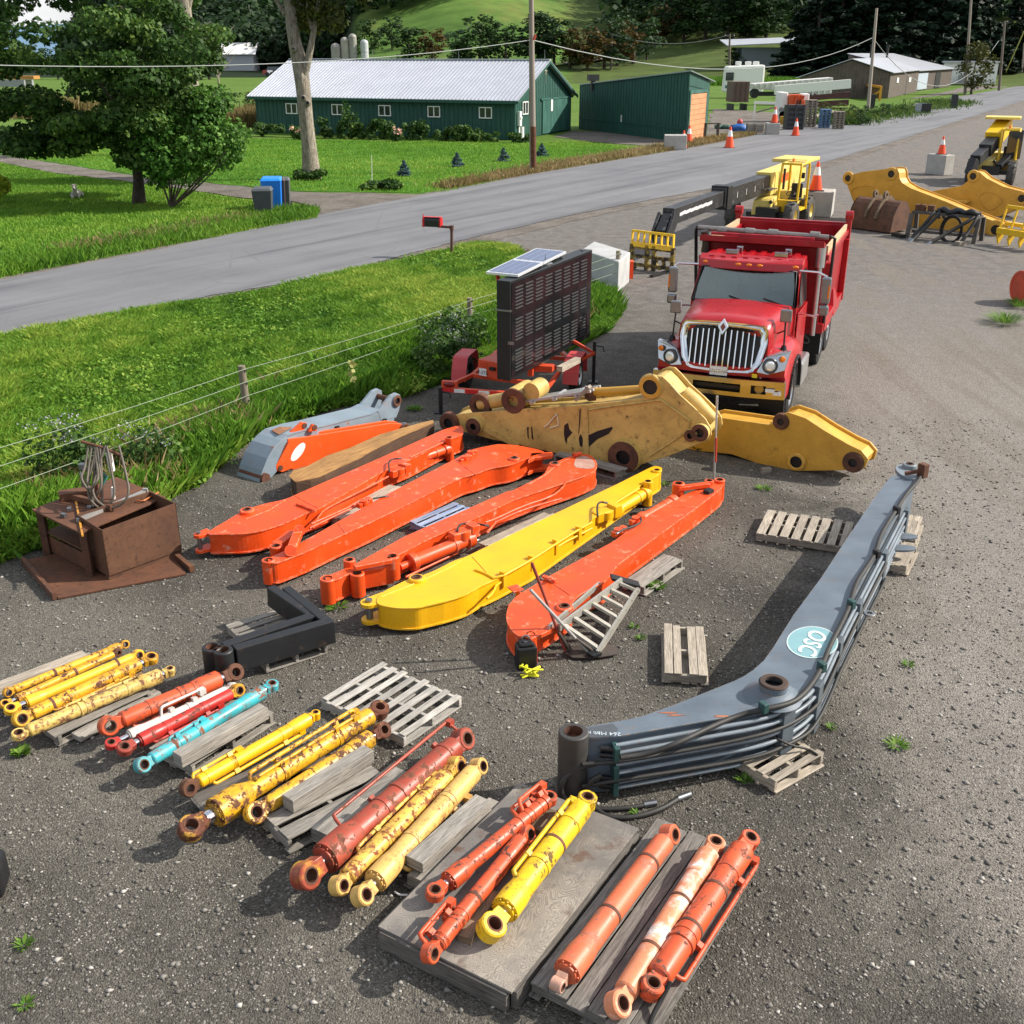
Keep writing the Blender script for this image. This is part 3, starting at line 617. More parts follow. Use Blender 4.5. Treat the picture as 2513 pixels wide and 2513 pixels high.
lf=[('round',3,395,150,62,'dark tree behind the maple crown at its right'),('round',0,455,128,60,'round green tree beyond the distant white house'),('round',4,505,128,52,'silvery green round tree left of the big grey trunk'),('round',3,545,120,66,'dark tree close left of the big grey trunk'),('round',3,20,150,82,'dark tree at the left edge under the sky'),('round',0,70,148,84,'dark green tree near the left edge beside the maple'),('round',3,110,150,92,'low dark tree hidden by the maple crown'),('bush',0,455,225,175,'tall wild bush at the left end of the barn'),('bush',2,478,205,172,'brown weedy bush touching the barn corner'),('round',0,690,112,40,'leafy tree behind the silos'),('round',3,740,95,34,'dark tree right above the silos')]
for q in lf: far_px(q[0],q[1],q[2],q[3],q[4],q[5],wk=1.3)
# wooded mountain and upper woods : one mass
def forest(n,test,h0,h1,seed):
    rg=np.random.default_rng(seed); out=[];ti=[]
    tot=0
    while tot<n:
        az=R(rg.uniform(-21,27)); r=math.sqrt(rg.uniform(300**2,950**2)); x,y=r*math.sin(az),r*math.cos(az)
        if not test(math.degrees(az),r): continue
        tot+=1; z=TZ(x,y); h=rg.uniform(h0,h1); w_=h*.42
        m=80; d=rg.normal(size=(m,3)); d/=np.linalg.norm(d,axis=1)[:,None]; c=np.array([x,y,z+h*.55])+d*np.array([w_,w_,h*.45])*rg.uniform(.6,1,(m,1))
        nn=d+rg.normal(size=(m,3))*.5+np.array([0,-.1,.4]); u=np.cross(nn,rg.normal(size=(m,3))); u/=np.linalg.norm(u,axis=1)[:,None]; v=np.cross(nn/np.linalg.norm(nn,axis=1)[:,None],u); s=h*.07
        out.append(np.stack([c-u*s,c+v*s*.8,c+u*s,c-v*s*.8],1).reshape(-1,3)); ti.append(np.repeat(np.clip(rg.normal(.4,.17)+rg.normal(0,.1,m),0,1),4))
    return np.concatenate(out),np.concatenate(ti)
def t1(az,r):
    if az<-8.2: return -20.5<az and 440<r<950
    e=math.degrees(math.atan2(TZ(r*math.sin(R(az)),r*math.cos(R(az)))-H,r))
    return (az<2 and e>1.15+(az+8)*.22 and r>330) or (az>4.5 and e>.75+max(0,9-az)*.05 and r>330)
co_,ti_=forest(4600,t1,13,20,5); o=npmesh('hillside_forest',co_,4,np.arange(len(co_)),FG[3],ti_); o['kind']='stuff'; o['label']='dense dark forest covering the far hillsides'; o['category']='forest'
# small plants
def sprout(P,label,h=.12,n=26,wd=.03,mat=None,name='weed_clump',spread=.14,group=None):
    c=[];ti=[]; h*=.6; spread*=.5; n=int(n*1.3); wd*=.75
    for k in range(n):
        a=random.uniform(0,6.28); q=spread*math.sqrt(random.random()); b=V((math.cos(a)*q*.3,math.sin(a)*q*.3,0)); tpt=V((math.cos(a)*(q+.04),math.sin(a)*(q+.04),h*random.uniform(.5,1.1))); n_=V((-math.sin(a),math.cos(a),0))*wd*random.uniform(.5,1)*.5; m=b.lerp(tpt,.55)+V((0,0,h*.15))
        c+= [b,m-n_,tpt,m+n_]; ti.append(random.uniform(.3,1))
    o=npmesh(name,[tuple(v) for v in c],4,np.arange(len(c)),mat or WEEDY,np.repeat(ti,4)); o.location=P; return tag(o,label,'weed',group)
sprout(g('j',170,1130),'bright green weed growing in the gravel below the pale yellow cylinders',.11,60,.06,spread=.16)
sprout(g('m',595,660),'larger green weed in the gravel right of the ladder',.1,70,.04,spread=.26)
sprout(g('m',525,905),'small weed between ladder feet and the small grey pallet',.08,24,spread=.1)
sprout(g('m',495,850),'tiny weed left of the small grey pallet top',.07,18,spread=.1)
sprout(g('m',1020,1580),'green weed in front of the pallet under the grey boom elbow',.1,36,spread=.16)
sprout(g('m',970,1520),'small weed close to the pallet under the grey boom elbow',.08,20,spread=.08)
sprout(g('m',1740,1410),'dull green weed far right of the grey boom',.08,40,spread=.24)
sprout(g('m',1795,1030),'weed right of the grey boom clamps',.07,24,spread=.12)
sprout(g('m',1430,1330),'little weed beside the elbow pallet at its right',.08,16,spread=.08)
sprout(g('m',1110,195),'flat green weed patch below the far pale yellow stick',.08,44,spread=.26)
sprout(g('m',640,175),'weed right behind the yellow boom tip',.1,24,spread=.14)
sprout(g('m',510,1740),'weed by the hose ends',.08,20,spread=.09)
sprout(g('g',770,1690),'weed left of the yellow boom lug',.09,40,spread=.3)
sprout(g('g',1020,540),'tall grassy weed growing behind the rusty timber',.42,60,.02,spread=.15); sprout(g('g',1010,670),'tall grassy weed growing in front of the rusty timber',.4,60,.02,spread=.12)
sprout(g('h',1230,775),'weed under the front edge of the big yellow stick',.1,40,spread=.18)
sprout(g('h',1830,620),'weed at the right under the yellow stick tip',.12,40,spread=.18)
sprout(g('g',1290,350),'green weed patch left of the trailer foot',.12,60,.04,spread=.35)
sprout(g('D',45,1785),'weed at the lower left corner of the yard',.08,30,spread=.12); sprout(g('D',46,1897),'dry weed by the lower left edge',.06,24,spread=.12)
sprout(D(1895,610),'grass tuft beside the orange pipe at the right edge',.4,200,.03,spread=1.3); sprout(D(1925,580),'grass tuft behind the orange pipe at the right edge',.35,140,.03,spread=1.)
def sap(u,v,h,label,name='spruce_sapling'):
    far('spruce',0,g('b',u,v),h,label,name,2.2)
BLU=blade_mat('blue spruce needles','#3b5560','#557079','#7f98a0',.15)
for u,v,lab in((902,990,'blue spruce sapling on the lawn nearest the old trunk'),(1200,940,'blue spruce sapling in the middle of the lawn row'),(1462,910,'blue spruce sapling on the lawn just left of the roadside pole'),(1678,880,'blue spruce sapling on the lawn just right of the roadside pole')):
    o=far('spruce',9,g('b',u,v),.8,lab,'spruce_sapling',2.1); recol(o,BLU)
for u,vb,vt,lb in((1590,232,196,'goldenrod bush left of the near roadside pole'),(1618,236,200,'tall weedy bush beside the near roadside pole'),(1665,222,196,'dark weedy bush right of the near roadside pole'),(1555,222,194,'bushy weeds behind the low pallet stack'),(1700,216,198,'low weedy bush left of the culvert pipe')): far_px('bush',1 if u<1600 else 0,u,vb,vt,lb,'weed_bush',wk=1.6)
# foundation plants along the barn wall
A=g('b',75,745);B_=g('b',1525,790)
for i,(u,hh,ww) in enumerate(((150,1.1,2.2),(330,.9,1.6),(500,1.7,2.3),(590,3.0,1.2),(670,1.5,2.6),(770,1.5,2.),(940,1.6,2.4),(1170,1.2,2.4),(1250,1.3,2.2),(1360,.7,2),(1550,.7,1.6))):
    P=g('b',u,765+u*.025); n=int(350*ww); c=[((random.uniform(-ww/2,ww/2),random.uniform(-.4,.4),hh*random.uniform(.1,.8)),(.35,.35,hh*.22)) for k in range(12)]
    T=thing('foundation_shrub','dark green shrub against the barn wall, '+['at its left corner','left of the big trunk','right of the big trunk','tall thin one below the second window','below the second window sill','between second and third windows','below the fourth window','wide one left of the fifth window','under the fifth window','low one near the barn corner','low one at the meter box'][i],'shrub',P)
    crown(T,c,n,.11,LFD,'foliage')
PINK=plain('#e9b9a8',.8,0,.2)
for u,v,lab in((300,790,'pink flowering rose beside the big trunk'),(860,800,'pink flowering rose below the third barn window')):
    T=thing('rose_bush',lab,'flower',g('b',u,v)); crown(T,[((0,0,.45),(.5,.3,.45))],300,.09,LFD,'foliage'); crown(T,[((random.uniform(-.4,.4),-.2,random.uniform(.6,1)),(.12,.12,.12)) for k in range(6)],70,.08,PINK,'blossoms')
# aster clumps on the fence line
WHT=plain('#a09da8',.8,0,.1)
for i,(u,v,hh) in enumerate(((440,560,1.25),(1010,470,.95),(620,500,.8))):
    P=g('i',u,v); T=thing('wild_aster',['tall white flowered weed behind the rusty table','pale lilac aster right of the rusty table','white flowered weed left behind the hose stand'][i],'wildflower',P)
    crown(T,[((random.uniform(-.35,.35),random.uniform(-.2,.2),hh*random.uniform(.1,.7)),(.25,.2,.3)) for k in range(8)],900,.035,LFD,'foliage'); crown(T,[((random.uniform(-.4,.4),random.uniform(-.2,.2),hh*random.uniform(.65,1)),(.12,.12,.07)) for k in range(14)],190,.013,WHT,'blossoms')
for i,(u,v) in enumerate(((170,980),(250,900),(190,1120),(120,1080))):
    P=g('f',u,v+60); T=thing('wild_aster','dark aster bush with pale flowers left of the trailer, '+['hindmost','nearest the fence post','lowest','leftmost'][i],'wildflower',P)
    crown(T,[((random.uniform(-.5,.5),random.uniform(-.3,.3),random.uniform(.15,.8)),(.25,.2,.2)) for k in range(10)],1300,.035,LFD,'foliage'); crown(T,[((random.uniform(-.5,.5),random.uniform(-.3,.3),random.uniform(.5,1.)),(.12,.12,.1)) for k in range(12)],150,.014,WHT,'blossoms')
T=thing('milkweed','pale yellow leaved weed standing at the fence behind the grey boom','wildflower',g('g',880,290)); crown(T,[((0,0,z),(.07,.07,.12)) for z in(.3,.5,.7)],46,.05,blade_mat('pale leaves','#9a9a55','#b9b777','#d8d49a'),'foliage')
T=thing('yellow_bush','bright yellow green bush at the left edge of the front lawn','bush',D(-12,385)); crown(T,[((random.uniform(-.6,.5),random.uniform(-.5,.5),random.uniform(.3,1.6)),(.4,.4,.4)) for k in range(12)],2200,.09,blade_mat('yellow leaves','#6f8a1c','#9aad2e','#c6c83e'))
for i,(u,v,hh,lb) in enumerate(((15,270,1.2,'dark round bush on the lawn at the left edge'),(120,278,.9,'low dry bush on the lawn left of the maple'),(262,290,.8,'small bush on the lawn behind the maple trunk'),(720,357,.45,'low weed clump on the lawn beside the white stake'),(590,338,.5,'grass tuft around the foot of the big trunk'))):
    T=thing('lawn_bush',lb,'bush',D(u,v)); crown(T,[((random.uniform(-.7,.7),random.uniform(-.4,.4),hh*random.uniform(.15,.8)),(.4,.4,hh*.25)) for k in range(9)],1200,.1,LFD,'foliage')
mb=MB(); P=D(702,352); mb.cyl(P,P+V((.05,0,1.5)),.02,.012,6); one(mb,'marker_stake',plain('#e8e6df'),'thin white marker stake in the lawn','stake')
# bare tree near the distant white house
T=thing('bare_tree','bare grey branching tree beyond the lawn left of the barn','tree',hit('a',1240,525)); k=T.location.length/60
mb=MB(); mb.tube([(0,0,0),(0,0,3*k*.6)],[.12*k*.5,.07*k*.5],6)
for j in range(26):
    a=random.uniform(0,6.28); z=random.uniform(.6,1.9)*k; L=random.uniform(.5,1.3)*k; mb.tube([(0,0,z),(math.cos(a)*L*.5,math.sin(a)*L*.5,z+L*.6),(math.cos(a)*L,math.sin(a)*L,z+L)],[.03*k,.02*k,.006*k],5)
mb.build('trunk',BARKG,T,world=False)
# ---------------------------------------------------------------- buildings
def siding(c1,c2,name):
    t=NT(name); c=t.coords(); a=t.noise(t.scale(c,(2,2,.3)),2.2,6,.65); b=t.noise(t.scale(c,(9,9,.5)),2,4); k=t.mix(t.ramp(a,.45,.75),lin(c1),lin(c2)); k=t.var(k,b,.82,1.18); t.bump(b,.3,.02); return t.fin(k,.7)
GREEN=siding('#17473d','#2a5b4e','green siding'); GREENW=siding('#1f5146','#47756a','paler green siding')  # second mix is paler, used on gable battens and door woodwork
def metalroof(col,name,rough=.35):
    t=NT(name); c=t.coords(); a=t.noise(c,.6,4); t.bump(a,.1,.02); return t.fin(t.var(lin(col),a,.93,1.06),rough,.25)
ROOF=metalroof('#b6bac3','white metal roof'); ROOF2=metalroof('#b4b8be','pale roof'); WHITE=plain('#e4e4e0',.5,0,.06); GREY=plain('#8d9092',.6,0,.1)
def wallpts(A,B,d=0): return (B-A).normalized()
class Wall:
    """local frame of a vertical wall from A to B seen from outside (outside = to the right hand when walking A->B is negated)"""
    def __init__(s,A,B): s.A=V(A);s.B=V(B);s.e=(s.B-s.A);s.L=s.e.length;s.e.normalize();s.n=V((s.e.y,-s.e.x,0))
    def p(s,u,z,o=0): return s.A+s.e*u+V((0,0,z))+s.n*o
    def pix(s,c,u,v):
        q=onplane(c,u,v,s.A,s.n); return (q-s.A).dot(s.e),q.z-s.A.z
    def box(s,mb,u0,u1,z0,z1,o0,o1):
        mb.hexa([s.p(u0,z0,o1),s.p(u1,z0,o1),s.p(u1,z0,o0),s.p(u0,z0,o0),s.p(u0,z1,o1),s.p(u1,z1,o1),s.p(u1,z1,o0),s.p(u0,z1,o0)])
def window(wl,u0,u1,z0,z1,par,fw=.07):
    mb=MB(); wl.box(mb,u0,u1,z0,z0+fw,.01,.09);wl.box(mb,u0,u1,z1-fw,z1,.01,.09);wl.box(mb,u0,u0+fw,z0+fw,z1-fw,.01,.09);wl.box(mb,u1-fw,u1,z0+fw,z1-fw,.01,.09);um=(u0+u1)/2;wl.box(mb,um-.04,um+.04,z0+fw,z1-fw,.01,.085)
    o=mb.build('window',WHITE,par); mb=MB(); mb.quad(wl.p(u0+fw,z0+fw,.035),wl.p(u1-fw,z0+fw,.035),wl.p(u1-fw,z1-fw,.035),wl.p(u0+fw,z1-fw,.035)); mb.build('pane',glass(),o); return o
def battens(wl,u0,u1,zf,par,mat,step=.42,z0=.05):
    mb=MB(); u=u0
    while u<u1: wl.box(mb,u,u+.05,z0,zf(u),.0,.03); u+=step
    return mb.build('battens',mat,par)
C0=g('b',1525,790); CL=g('b',75,745); CR_=g('b',1885,735)
e1=(CL-C0).normalized(); LB=(CL-C0).length; e2=V((-e1.y,e1.x,0)); e2=e2 if e2.dot(CR_-C0)>0 else -e2; WB=(CR_-C0).dot(e2)
T=thing('green_barn','long dark green board and batten barn with a white metal roof','barn',C0)
EH=2.95; front=Wall(C0+e1*LB,C0); gab=Wall(C0,C0+e2*WB); RH=EH+WB/2*.42
q=upz('b',1735,335,C0+e2*WB/2); RH=q-.15
mb=MB(); pr=[C0,C0+e2*WB,C0+e2*WB+V((0,0,EH)),C0+e2*WB/2+V((0,0,RH)),C0+V((0,0,EH))]; mb.prism(pr,e1*LB); mb.build('walls',GREEN,T)
battens(front,.1,LB,lambda u:EH-.1,T,GREEN,.4); battens(gab,.1,WB,lambda u:EH+(RH-EH)*(1-abs(u-WB/2)/(WB/2))-.15,T,GREENW,.4)
mb=MB(); ov=.45
def roofslab(mb,a,b,c_,d,t=.08):
    n=(b-a).cross(d-a).normalized(); n=n if n.z>0 else -n; mb.hexa([a,b,c_,d,a+n*t,b+n*t,c_+n*t,d+n*t])
sl_=(RH-EH)/(WB/2); ea=C0-e1*ov-e2*ov+V((0,0,EH-ov*sl_+.02)); eb=C0+e1*(LB+ov)-e2*ov+V((0,0,EH-ov*sl_+.02)); ra=C0-e1*ov+e2*WB/2+V((0,0,RH+.02)); rb=C0+e1*(LB+ov)+e2*WB/2+V((0,0,RH+.02))
roofslab(mb,ea,eb,rb,ra); ec=ea+e2*(WB+2*ov); ed=eb+e2*(WB+2*ov); roofslab(mb,ra,rb,ed,ec)
k=int((LB+2*ov)/.32)
for i in range(k+1):
    d0=e1*(i*(LB+2*ov)/k); mb.beam(ea+d0+V((0,0,.1)),ra+d0+V((0,0,.1)),.05,.05)
rf=mb.build('roof',ROOF,T)
mb=MB(); mb.beam(ra+V((0,0,.13)),rb+V((0,0,.13)),.35,.06); mb.build('ridge_cap',ROOF,rf)
mb=MB(); mb.beam(ea-V((0,0,.06)),eb-V((0,0,.06)),.06,.2); mb.beam(ea-V((0,0,.08)),ra-V((0,0,.08)),.06,.2); mb.beam(ra-V((0,0,.08)),ec-V((0,0,.08)),.06,.2); mb.build('fascia',GREEN,T)
for u0,u1 in((235,299),(493,557),(757,827),(1035,1105),(1325,1398)):
    a,zt=front.pix('b',u0,(604)); b,_=front.pix('b',u1,604); window(front,a,b,1.52,2.35,T)
for u0,u1,v0,v1 in((1566,1598,648,592),(1832,1862,613,558)):
    a,z0=gab.pix('b',u0,v0); a=min(a,WB-1.7); window(gab,a,a+1.15,z0,z0+.95,T)
mb=MB(); a,_=gab.pix('b',1678,600); b,_=gab.pix('b',1830,600); gab.box(mb,a,b,.1,EH-.3,.04,.1); dd=mb.build('sliding_door',GREENW,T)
mb=MB(); a2,_=gab.pix('b',1695,530); gab.box(mb,a-.4,b+.8,EH-.28,EH-.14,.03,.14); mb.build('door_track',GREENW,T)
mb=MB(); u_,z_=gab.pix('b',1728,590); gab.box(mb,u_-.2,u_+.2,z_-.5,z_+.5,.11,.13); one(mb,'notice_sheet',WHITE,'white notice sheets fixed to the barn sliding door','notice')
mb=MB(); u_,z_=gab.pix('b',1550,680); gab.box(mb,.45,.85,1.0,2.05,.04,.25); gab.box(mb,.58,.72,0,1.,.06,.14); gab.box(mb,.9,1.2,0,.9,.05,.3); mb.lathe(gab.p(.65,1.6,.25),gab.n,[(0,.08),(.12,.08),(.12,0)],14); one(mb,'electric_meter',WHITE,'white electric meter boxes at the barn corner','meter')
mb=MB(); P=C0+e2*WB/2+V((0,0,RH-.7))-e1*.07
for k in range(6):
    a_=k*math.pi/3; mb.beam(P,P+e2*math.cos(a_)*.35+V((0,0,math.sin(a_)*.35)),.05,.04)
mb.beam(P-V((0,0,.3)),P-V((0,0,1)),.05,.04); one(mb,'barn_star',plain('#b9b79a'),'pale star ornament under the barn gable peak','ornament')
mb=MB()
for t_ in(.02,.33,.66): P=ra.lerp(rb,t_)+V((0,0,.15)); mb.cyl(P,P+V((0,0,.7)),.025,.01,6)
mb.build('lightning_rod',STEEL,rf)
mb=MB(); P=C0+e2*(WB+.8)+e1*1.5+V((0,0,EH)); mb.cyl(P-V((0,0,.5)),P+V((0,0,1.4)),.14,.14,12); mb.build('vent_pipe',WHITE,T)
# mono-pitch garage
GA=g('c',1195,1090); GB_=g('c',1335,1060); GL=g('c',375,985)
GA=V(GA);ge=(GL-GA).normalized(); gl=(GL-GA).length; gw=(GB_-GA).normalized(); W2=(GB_-GA).length*1.12
T=thing('green_garage','dark green lean-to garage with a bare wooden door, attached to the barn','garage',GA)
hA=upz('c',1225,550,GA); hL=upz('c',385,655,GL); hB=hA-.75
fw=Wall(GL,GA); sw=Wall(GA,GA+gw*W2)
mb=MB(); a=[GL,GA,GA+V((0,0,hA)),GL+V((0,0,hL))]; 
mb.hexa([GL,GA,GA+gw*W2,GL+gw*W2,GL+V((0,0,hL)),GA+V((0,0,hA)),GA+gw*W2+V((0,0,hB)),GL+gw*W2+V((0,0,hL-.7))]); mb.build('walls',GREEN,T)
battens(fw,.1,gl,lambda u:hL+(hA-hL)*u/gl-.05,T,GREEN,.45)
mb=MB(); fw.box(mb,0,gl,.9,.98,.0,.05); mb.build('skirt_board',GREEN,T)
mb=MB(); up_=V((0,0,.05)); roofslab(mb,GL-gw*.2+V((0,0,hL))+up_,GA-gw*.2-ge*.25+V((0,0,hA))+up_,GA+gw*(W2+1.0)-ge*.25+V((0,0,hB-.12))+up_,GL+gw*(W2+1)+V((0,0,hL-.8))+up_); mb.build('roof',metalroof('#7f8d88','faded roof'),T)
PLY=wood('#c9926a','#b07a52','new plywood',.6)
mb=MB(); d0,z0=sw.pix('c',1215,1055); zt=hA*.68
for i in range(9): sw.box(mb,.35,W2-.85,.05+i*zt/9,.05+(i+1)*zt/9-.02,.03,.07)
dr_=mb.build('garage_door',PLY,T)
mb=MB(); sw.box(mb,.1,.35,0,zt+.15,.0,.09); sw.box(mb,W2-.85,W2-.6,0,zt+.15,.0,.09); sw.box(mb,.1,W2-.6,zt+.07,zt+.3,.0,.1); mb.build('door_frame',GREENW,T)
mb=MB(); u_,z_=fw.pix('c',703,955); fw.box(mb,u_-.06,u_+.06,.95,1.5,.04,.08); mb.build('wall_patch',WHITE,T)
mb=MB(); P=fw.p(fw.pix('c',485,600)[0],hL+.35); mb.box(P+V((0,0,.35)),(.9,.6,.5),.3); mb.box(P-V((0,0,.25)),(.35,.35,.8),.2); one(mb,'roof_blower',BLACK,'dark grey machine unit mounted on the garage wall top near the barn','machine')
T=thing('work_table','bare wooden table frame standing beside the garage door','table',g('c',1385,1060)); mb=MB()
for x_,y_ in((-.5,-.3),(.5,-.3),(.5,.3),(-.5,.3)): mb.box((x_,y_,.55),(.09,.09,1.1)); 
mb.build('frame',WOODD,T,world=False); mb=MB(); mb.box((0,0,1.14),(1.3,.9,.07)); mb.build('top',WOODD,T,world=False)
# grey shed group on the right
SHW=wood('#8f8a86','#4c4947','barn boards',.25); T0=g('d',890,752)

def ptd(u,y,z=0): d=ray('d',u,400); k=y/d.y; return V((d.x*k,y,z))
T0=V((T0.x,T0.y,0)); se=V((-1,0,0)); SL=ptd(238,T0.y); wl=(SL-T0).length; E0=ptd(1150,T0.y+30); sr=(E0-T0).normalized(); ln=(E0-T0).length
T=thing('grey_shed','weathered grey board shed with a pale shallow roof, largest of the row on the right','shed',T0)
h1=upz('d',905,560,T0); PK=ptd(625,T0.y); wp=(PK-T0).length; pk=upz('d',625,458,PK); hl=max(.8,upz('d',238,597,SL))
mb=MB(); mb.prism([T0,SL,SL+V((0,0,hl)),PK+V((0,0,pk)),T0+V((0,0,h1))],sr*ln); mb.build('walls',plain('#585049',.9,0,.3,1.2,.3,'barn grey'),T)
wl_g=Wall(SL,T0); battens(wl_g,.2,wl,lambda u:(hl+(pk-hl)*u/(wl-wp) if u<wl-wp else pk-(pk-h1)*(u-(wl-wp))/wp)-.1,T,plain('#6d655d',.9,0,.35,2),.55)
mb=MB(); o3=V((0,0,.1)); f0=-sr*.4; f1_=sr*(ln+.3); er=T0-se*.5+V((0,0,h1-.1)); pk_=PK+V((0,0,pk)); le=SL+se*.5+V((0,0,hl-.1))
roofslab(mb,er+f0+o3,er+f1_+o3,pk_+f1_+o3,pk_+f0+o3); roofslab(mb,pk_+f0+o3,pk_+f1_+o3,le+f1_+o3,le+f0+o3); mb.build('roof',ROOF2,T)
w2=Wall(T0,T0+sr*ln); mb=MB(); w2.box(mb,ln*.2,ln*.26,2.0,2.7,.05,.1); mb.build('wall_patch',WHITE,T)
mb=MB(); w2.box(mb,ln*.62,ln*.7,1.8,2.5,.05,.1); mb.build('wall_patch',WHITE,T)
X0=ptd(1125,T0.y+31); X1=ptd(1405,T0.y+62); sr2=(X1-X0).normalized(); ln2=(X1-X0).length
T=thing('white_roofed_shed','low shed with pale blue sliding door and white roof next to the largest grey shed','shed',X0)
h2=upz('d',1130,545,X0); mb=MB(); mb.prism([X0,X0+se*12,X0+se*12+V((0,0,h2+2.6)),X0+V((0,0,h2))],sr2*ln2); mb.build('walls',plain('#4f463f',.9,0,.25,1.2,.3,'old boards'),T)
mb=MB(); roofslab(mb,X0-se*.6+V((0,0,h2)),X0+sr2*ln2-se*.6+V((0,0,h2)),X0+sr2*ln2+se*12.3+V((0,0,h2+2.8)),X0+se*12.3+V((0,0,h2+2.8))); mb.build('roof',ROOF2,T)
w3=Wall(X0,X0+sr2*ln2); mb=MB(); w3.box(mb,.2,ln2*.3,.2,h2-.4,.05,.15); mb.build('sliding_door',plain('#b4bfcc',.45,.2,.06),T); mb=MB(); w3.box(mb,ln2*.52,ln2*.66,.1,h2-.5,.05,.1); mb.build('dark_doorway_panel',BLACK,T)  # black slab on the wall paints the shaded interior of a doorway
for t_ in(.1,.45): mb=MB(); P=X0+sr2*ln2*t_+se*9+V((0,0,h2+2)); mb.cyl(P,P+V((0,0,2.)),.22,.22,8); mb.cyl(P+V((0,0,2.)),P+V((0,0,2.3)),.35,.35,8); mb.build('stove_pipe',BLACK,T)
T=thing('brown_roofed_house','house with a rusty brown roof behind the white roofed shed','house',hit('d',1300,520)); k=T.location.length/170
mb=MB(); mb.prism([(-6*k,0,0),(6*k,0,0),(6*k,0,5.5*k),(0,0,8.6*k),(-6*k,0,5.5*k)],(8*k,18*k,0)); mb.build('walls',plain('#5f5b58',.9,0,.2),T,world=False); mb=MB(); roofslab(mb,V((6.4*k,0,5.4*k)),V((14.4*k,18*k,5.4*k)),V((8*k,18*k,8.8*k)),V((0,0,8.8*k))); roofslab(mb,V((-6.4*k,0,5.4*k)),V((1.6*k,18*k,5.4*k)),V((8*k,18*k,8.8*k)),V((0,0,8.8*k))); mb.build('roof',plain('#5a3f3a',.8),T,world=False)
T=thing('white_building','low white building behind the small roadside tree','building',ptd(1595,T0.y+70,TZ(ptd(1595,T0.y+70).x,T0.y+70)-.3)); k=.75
mb=MB(); mb.box((0,6*k,2.8*k),(14*k,12*k,5.6*k),-.3); mb.build('walls',WHITE,T,world=False); mb=MB(); mb.box((0,6*k,5.8*k),(15*k,13*k,.4*k),-.3); mb.build('roof',ROOF2,T,world=False); mb=MB(); mb.box((-4*k,-.6*k,1.5*k),(2.2*k,.3*k,2*k),-.3); mb.build('door',GREY,T,world=False)
T=thing('pole_shed','open pale roofed pole shed on the slope left of the spruce stand','shed',hit('c',1775,510)); k=T.location.length/300
mb=MB(); mb.box((0,0,2.2*k),(13*k,7*k,4.4*k),.1); mb.build('walls',plain('#6c747b',.9),T,world=False); mb=MB(); roofslab(mb,V((-10*k,-5*k,4.6*k)),V((9*k,-5*k,5.4*k)),V((9*k,6*k,6.6*k)),V((-10*k,6*k,6*k)),.25*k); mb.build('roof',ROOF2,T,world=False)
# distant white farmhouse and cars left of the barn
T=thing('white_farmhouse','distant white farmhouse between maple crown and barn','house',hit('a',1300,400)); k=T.location.length/400
mb=MB(); mb.prism([(-8*k,0,0),(8*k,0,0),(8*k,0,5*k),(-8*k,0,5*k)],(0,9*k,0)); mb.build('walls',plain('#a9adb0',.8),T,world=False); mb=MB(); roofslab(mb,V((-9*k,-1*k,5*k)),V((9*k,-1*k,5*k)),V((9*k,5*k,8.6*k)),V((-9*k,5*k,8.6*k))); roofslab(mb,V((-9*k,10*k,5*k)),V((9*k,10*k,5*k)),V((9*k,5*k,8.6*k)),V((-9*k,5*k,8.6*k))); mb.build('roof',WHITE,T,world=False)
def farcar(P,col,label,rz=.2,s=1.):
    T=thing('parked_car',label,'car',P,rz); mb=MB(); mb.hexa([V(q)*s for q in((-2.2,-.9,.35),(2.2,-.9,.35),(2.2,.9,.35),(-2.2,.9,.35),(-2.1,-.85,.95),(2.1,-.85,.9),(2.1,.85,.9),(-2.1,.85,.95))]); mb.build('body',plain(col,.3),T,.04,False)
    mb=MB(); mb.hexa([V(q)*s for q in((-1.6,-.8,.95),(1.2,-.8,.92),(1.2,.8,.92),(-1.6,.8,.95),(-1.2,-.65,1.5),(.5,-.65,1.5),(.5,.65,1.5),(-1.2,.65,1.5))]); mb.build('cabin',glass(),T,.03,False)
    for x_ in(-1.4,1.4):
        for y_ in(-.9,.9): mb=MB(); mb.cyl((x_*s,y_*s-.1*s,.34*s),(x_*s,y_*s+.1*s,.34*s),.34*s,n=12); mb.build('wheel',RUBBER,T,world=False)
for u,cl,lb in((1557,'#7d2a26','distant dark red car beside the white one on the hillside lawn'),(1582,'#e2e4e6','distant white car parked on the hillside lawn'),(1612,'#2b2d31','distant black car right of the white one on the hillside lawn')): farcar(hit('a',u,430),cl,lb,.2,1.7)
# silos behind the barn roof
for u0,u1,vt,lb,cl in((497,548,250,'leftmost concrete silo behind the barn roof','#8f8c86'),(553,596,215,'middle pale silo behind the barn roof','#9b988f'),(598,640,195,'tall stained silo behind the barn roof','#8c8a82'),(663,704,228,'slim shiny metal silo behind the barn roof','#b0b3b6')):
    P=g('b',(u0+u1)/2,395-70); d=ray('b',(u0+u1)/2,395); k=130/d.y; P=V((d.x*k,130,0)); r=(u1-u0)/2*.4348/F*d.length*k*.98
    ht=upz('b',vt,vt,P); T=thing('silo',lb,'silo',P); mb=MB(); mb.lathe((0,0,0),(0,0,1),[(r,0),(r,ht-r*.5)],20); mb.build('shell',plain(cl,.75,.1,.2,1.5),T,world=False); mb=MB(); mb.lathe((0,0,ht-r*.5),(0,0,1),[(r*1.03,0),(r*.8,r*.45),(r*.3,r*.7),(0,r*.75)],20); mb.build('dome',plain(cl,.6,.2,.2,1.5),T,world=False)
    mb=MB()
    for i in range(8): mb.ring((0,0,ht*(i+1)/9.5),(0,0,1),r*1.015,r*.99,.08,20)
    mb.build('hoops',GREY,T,world=False)
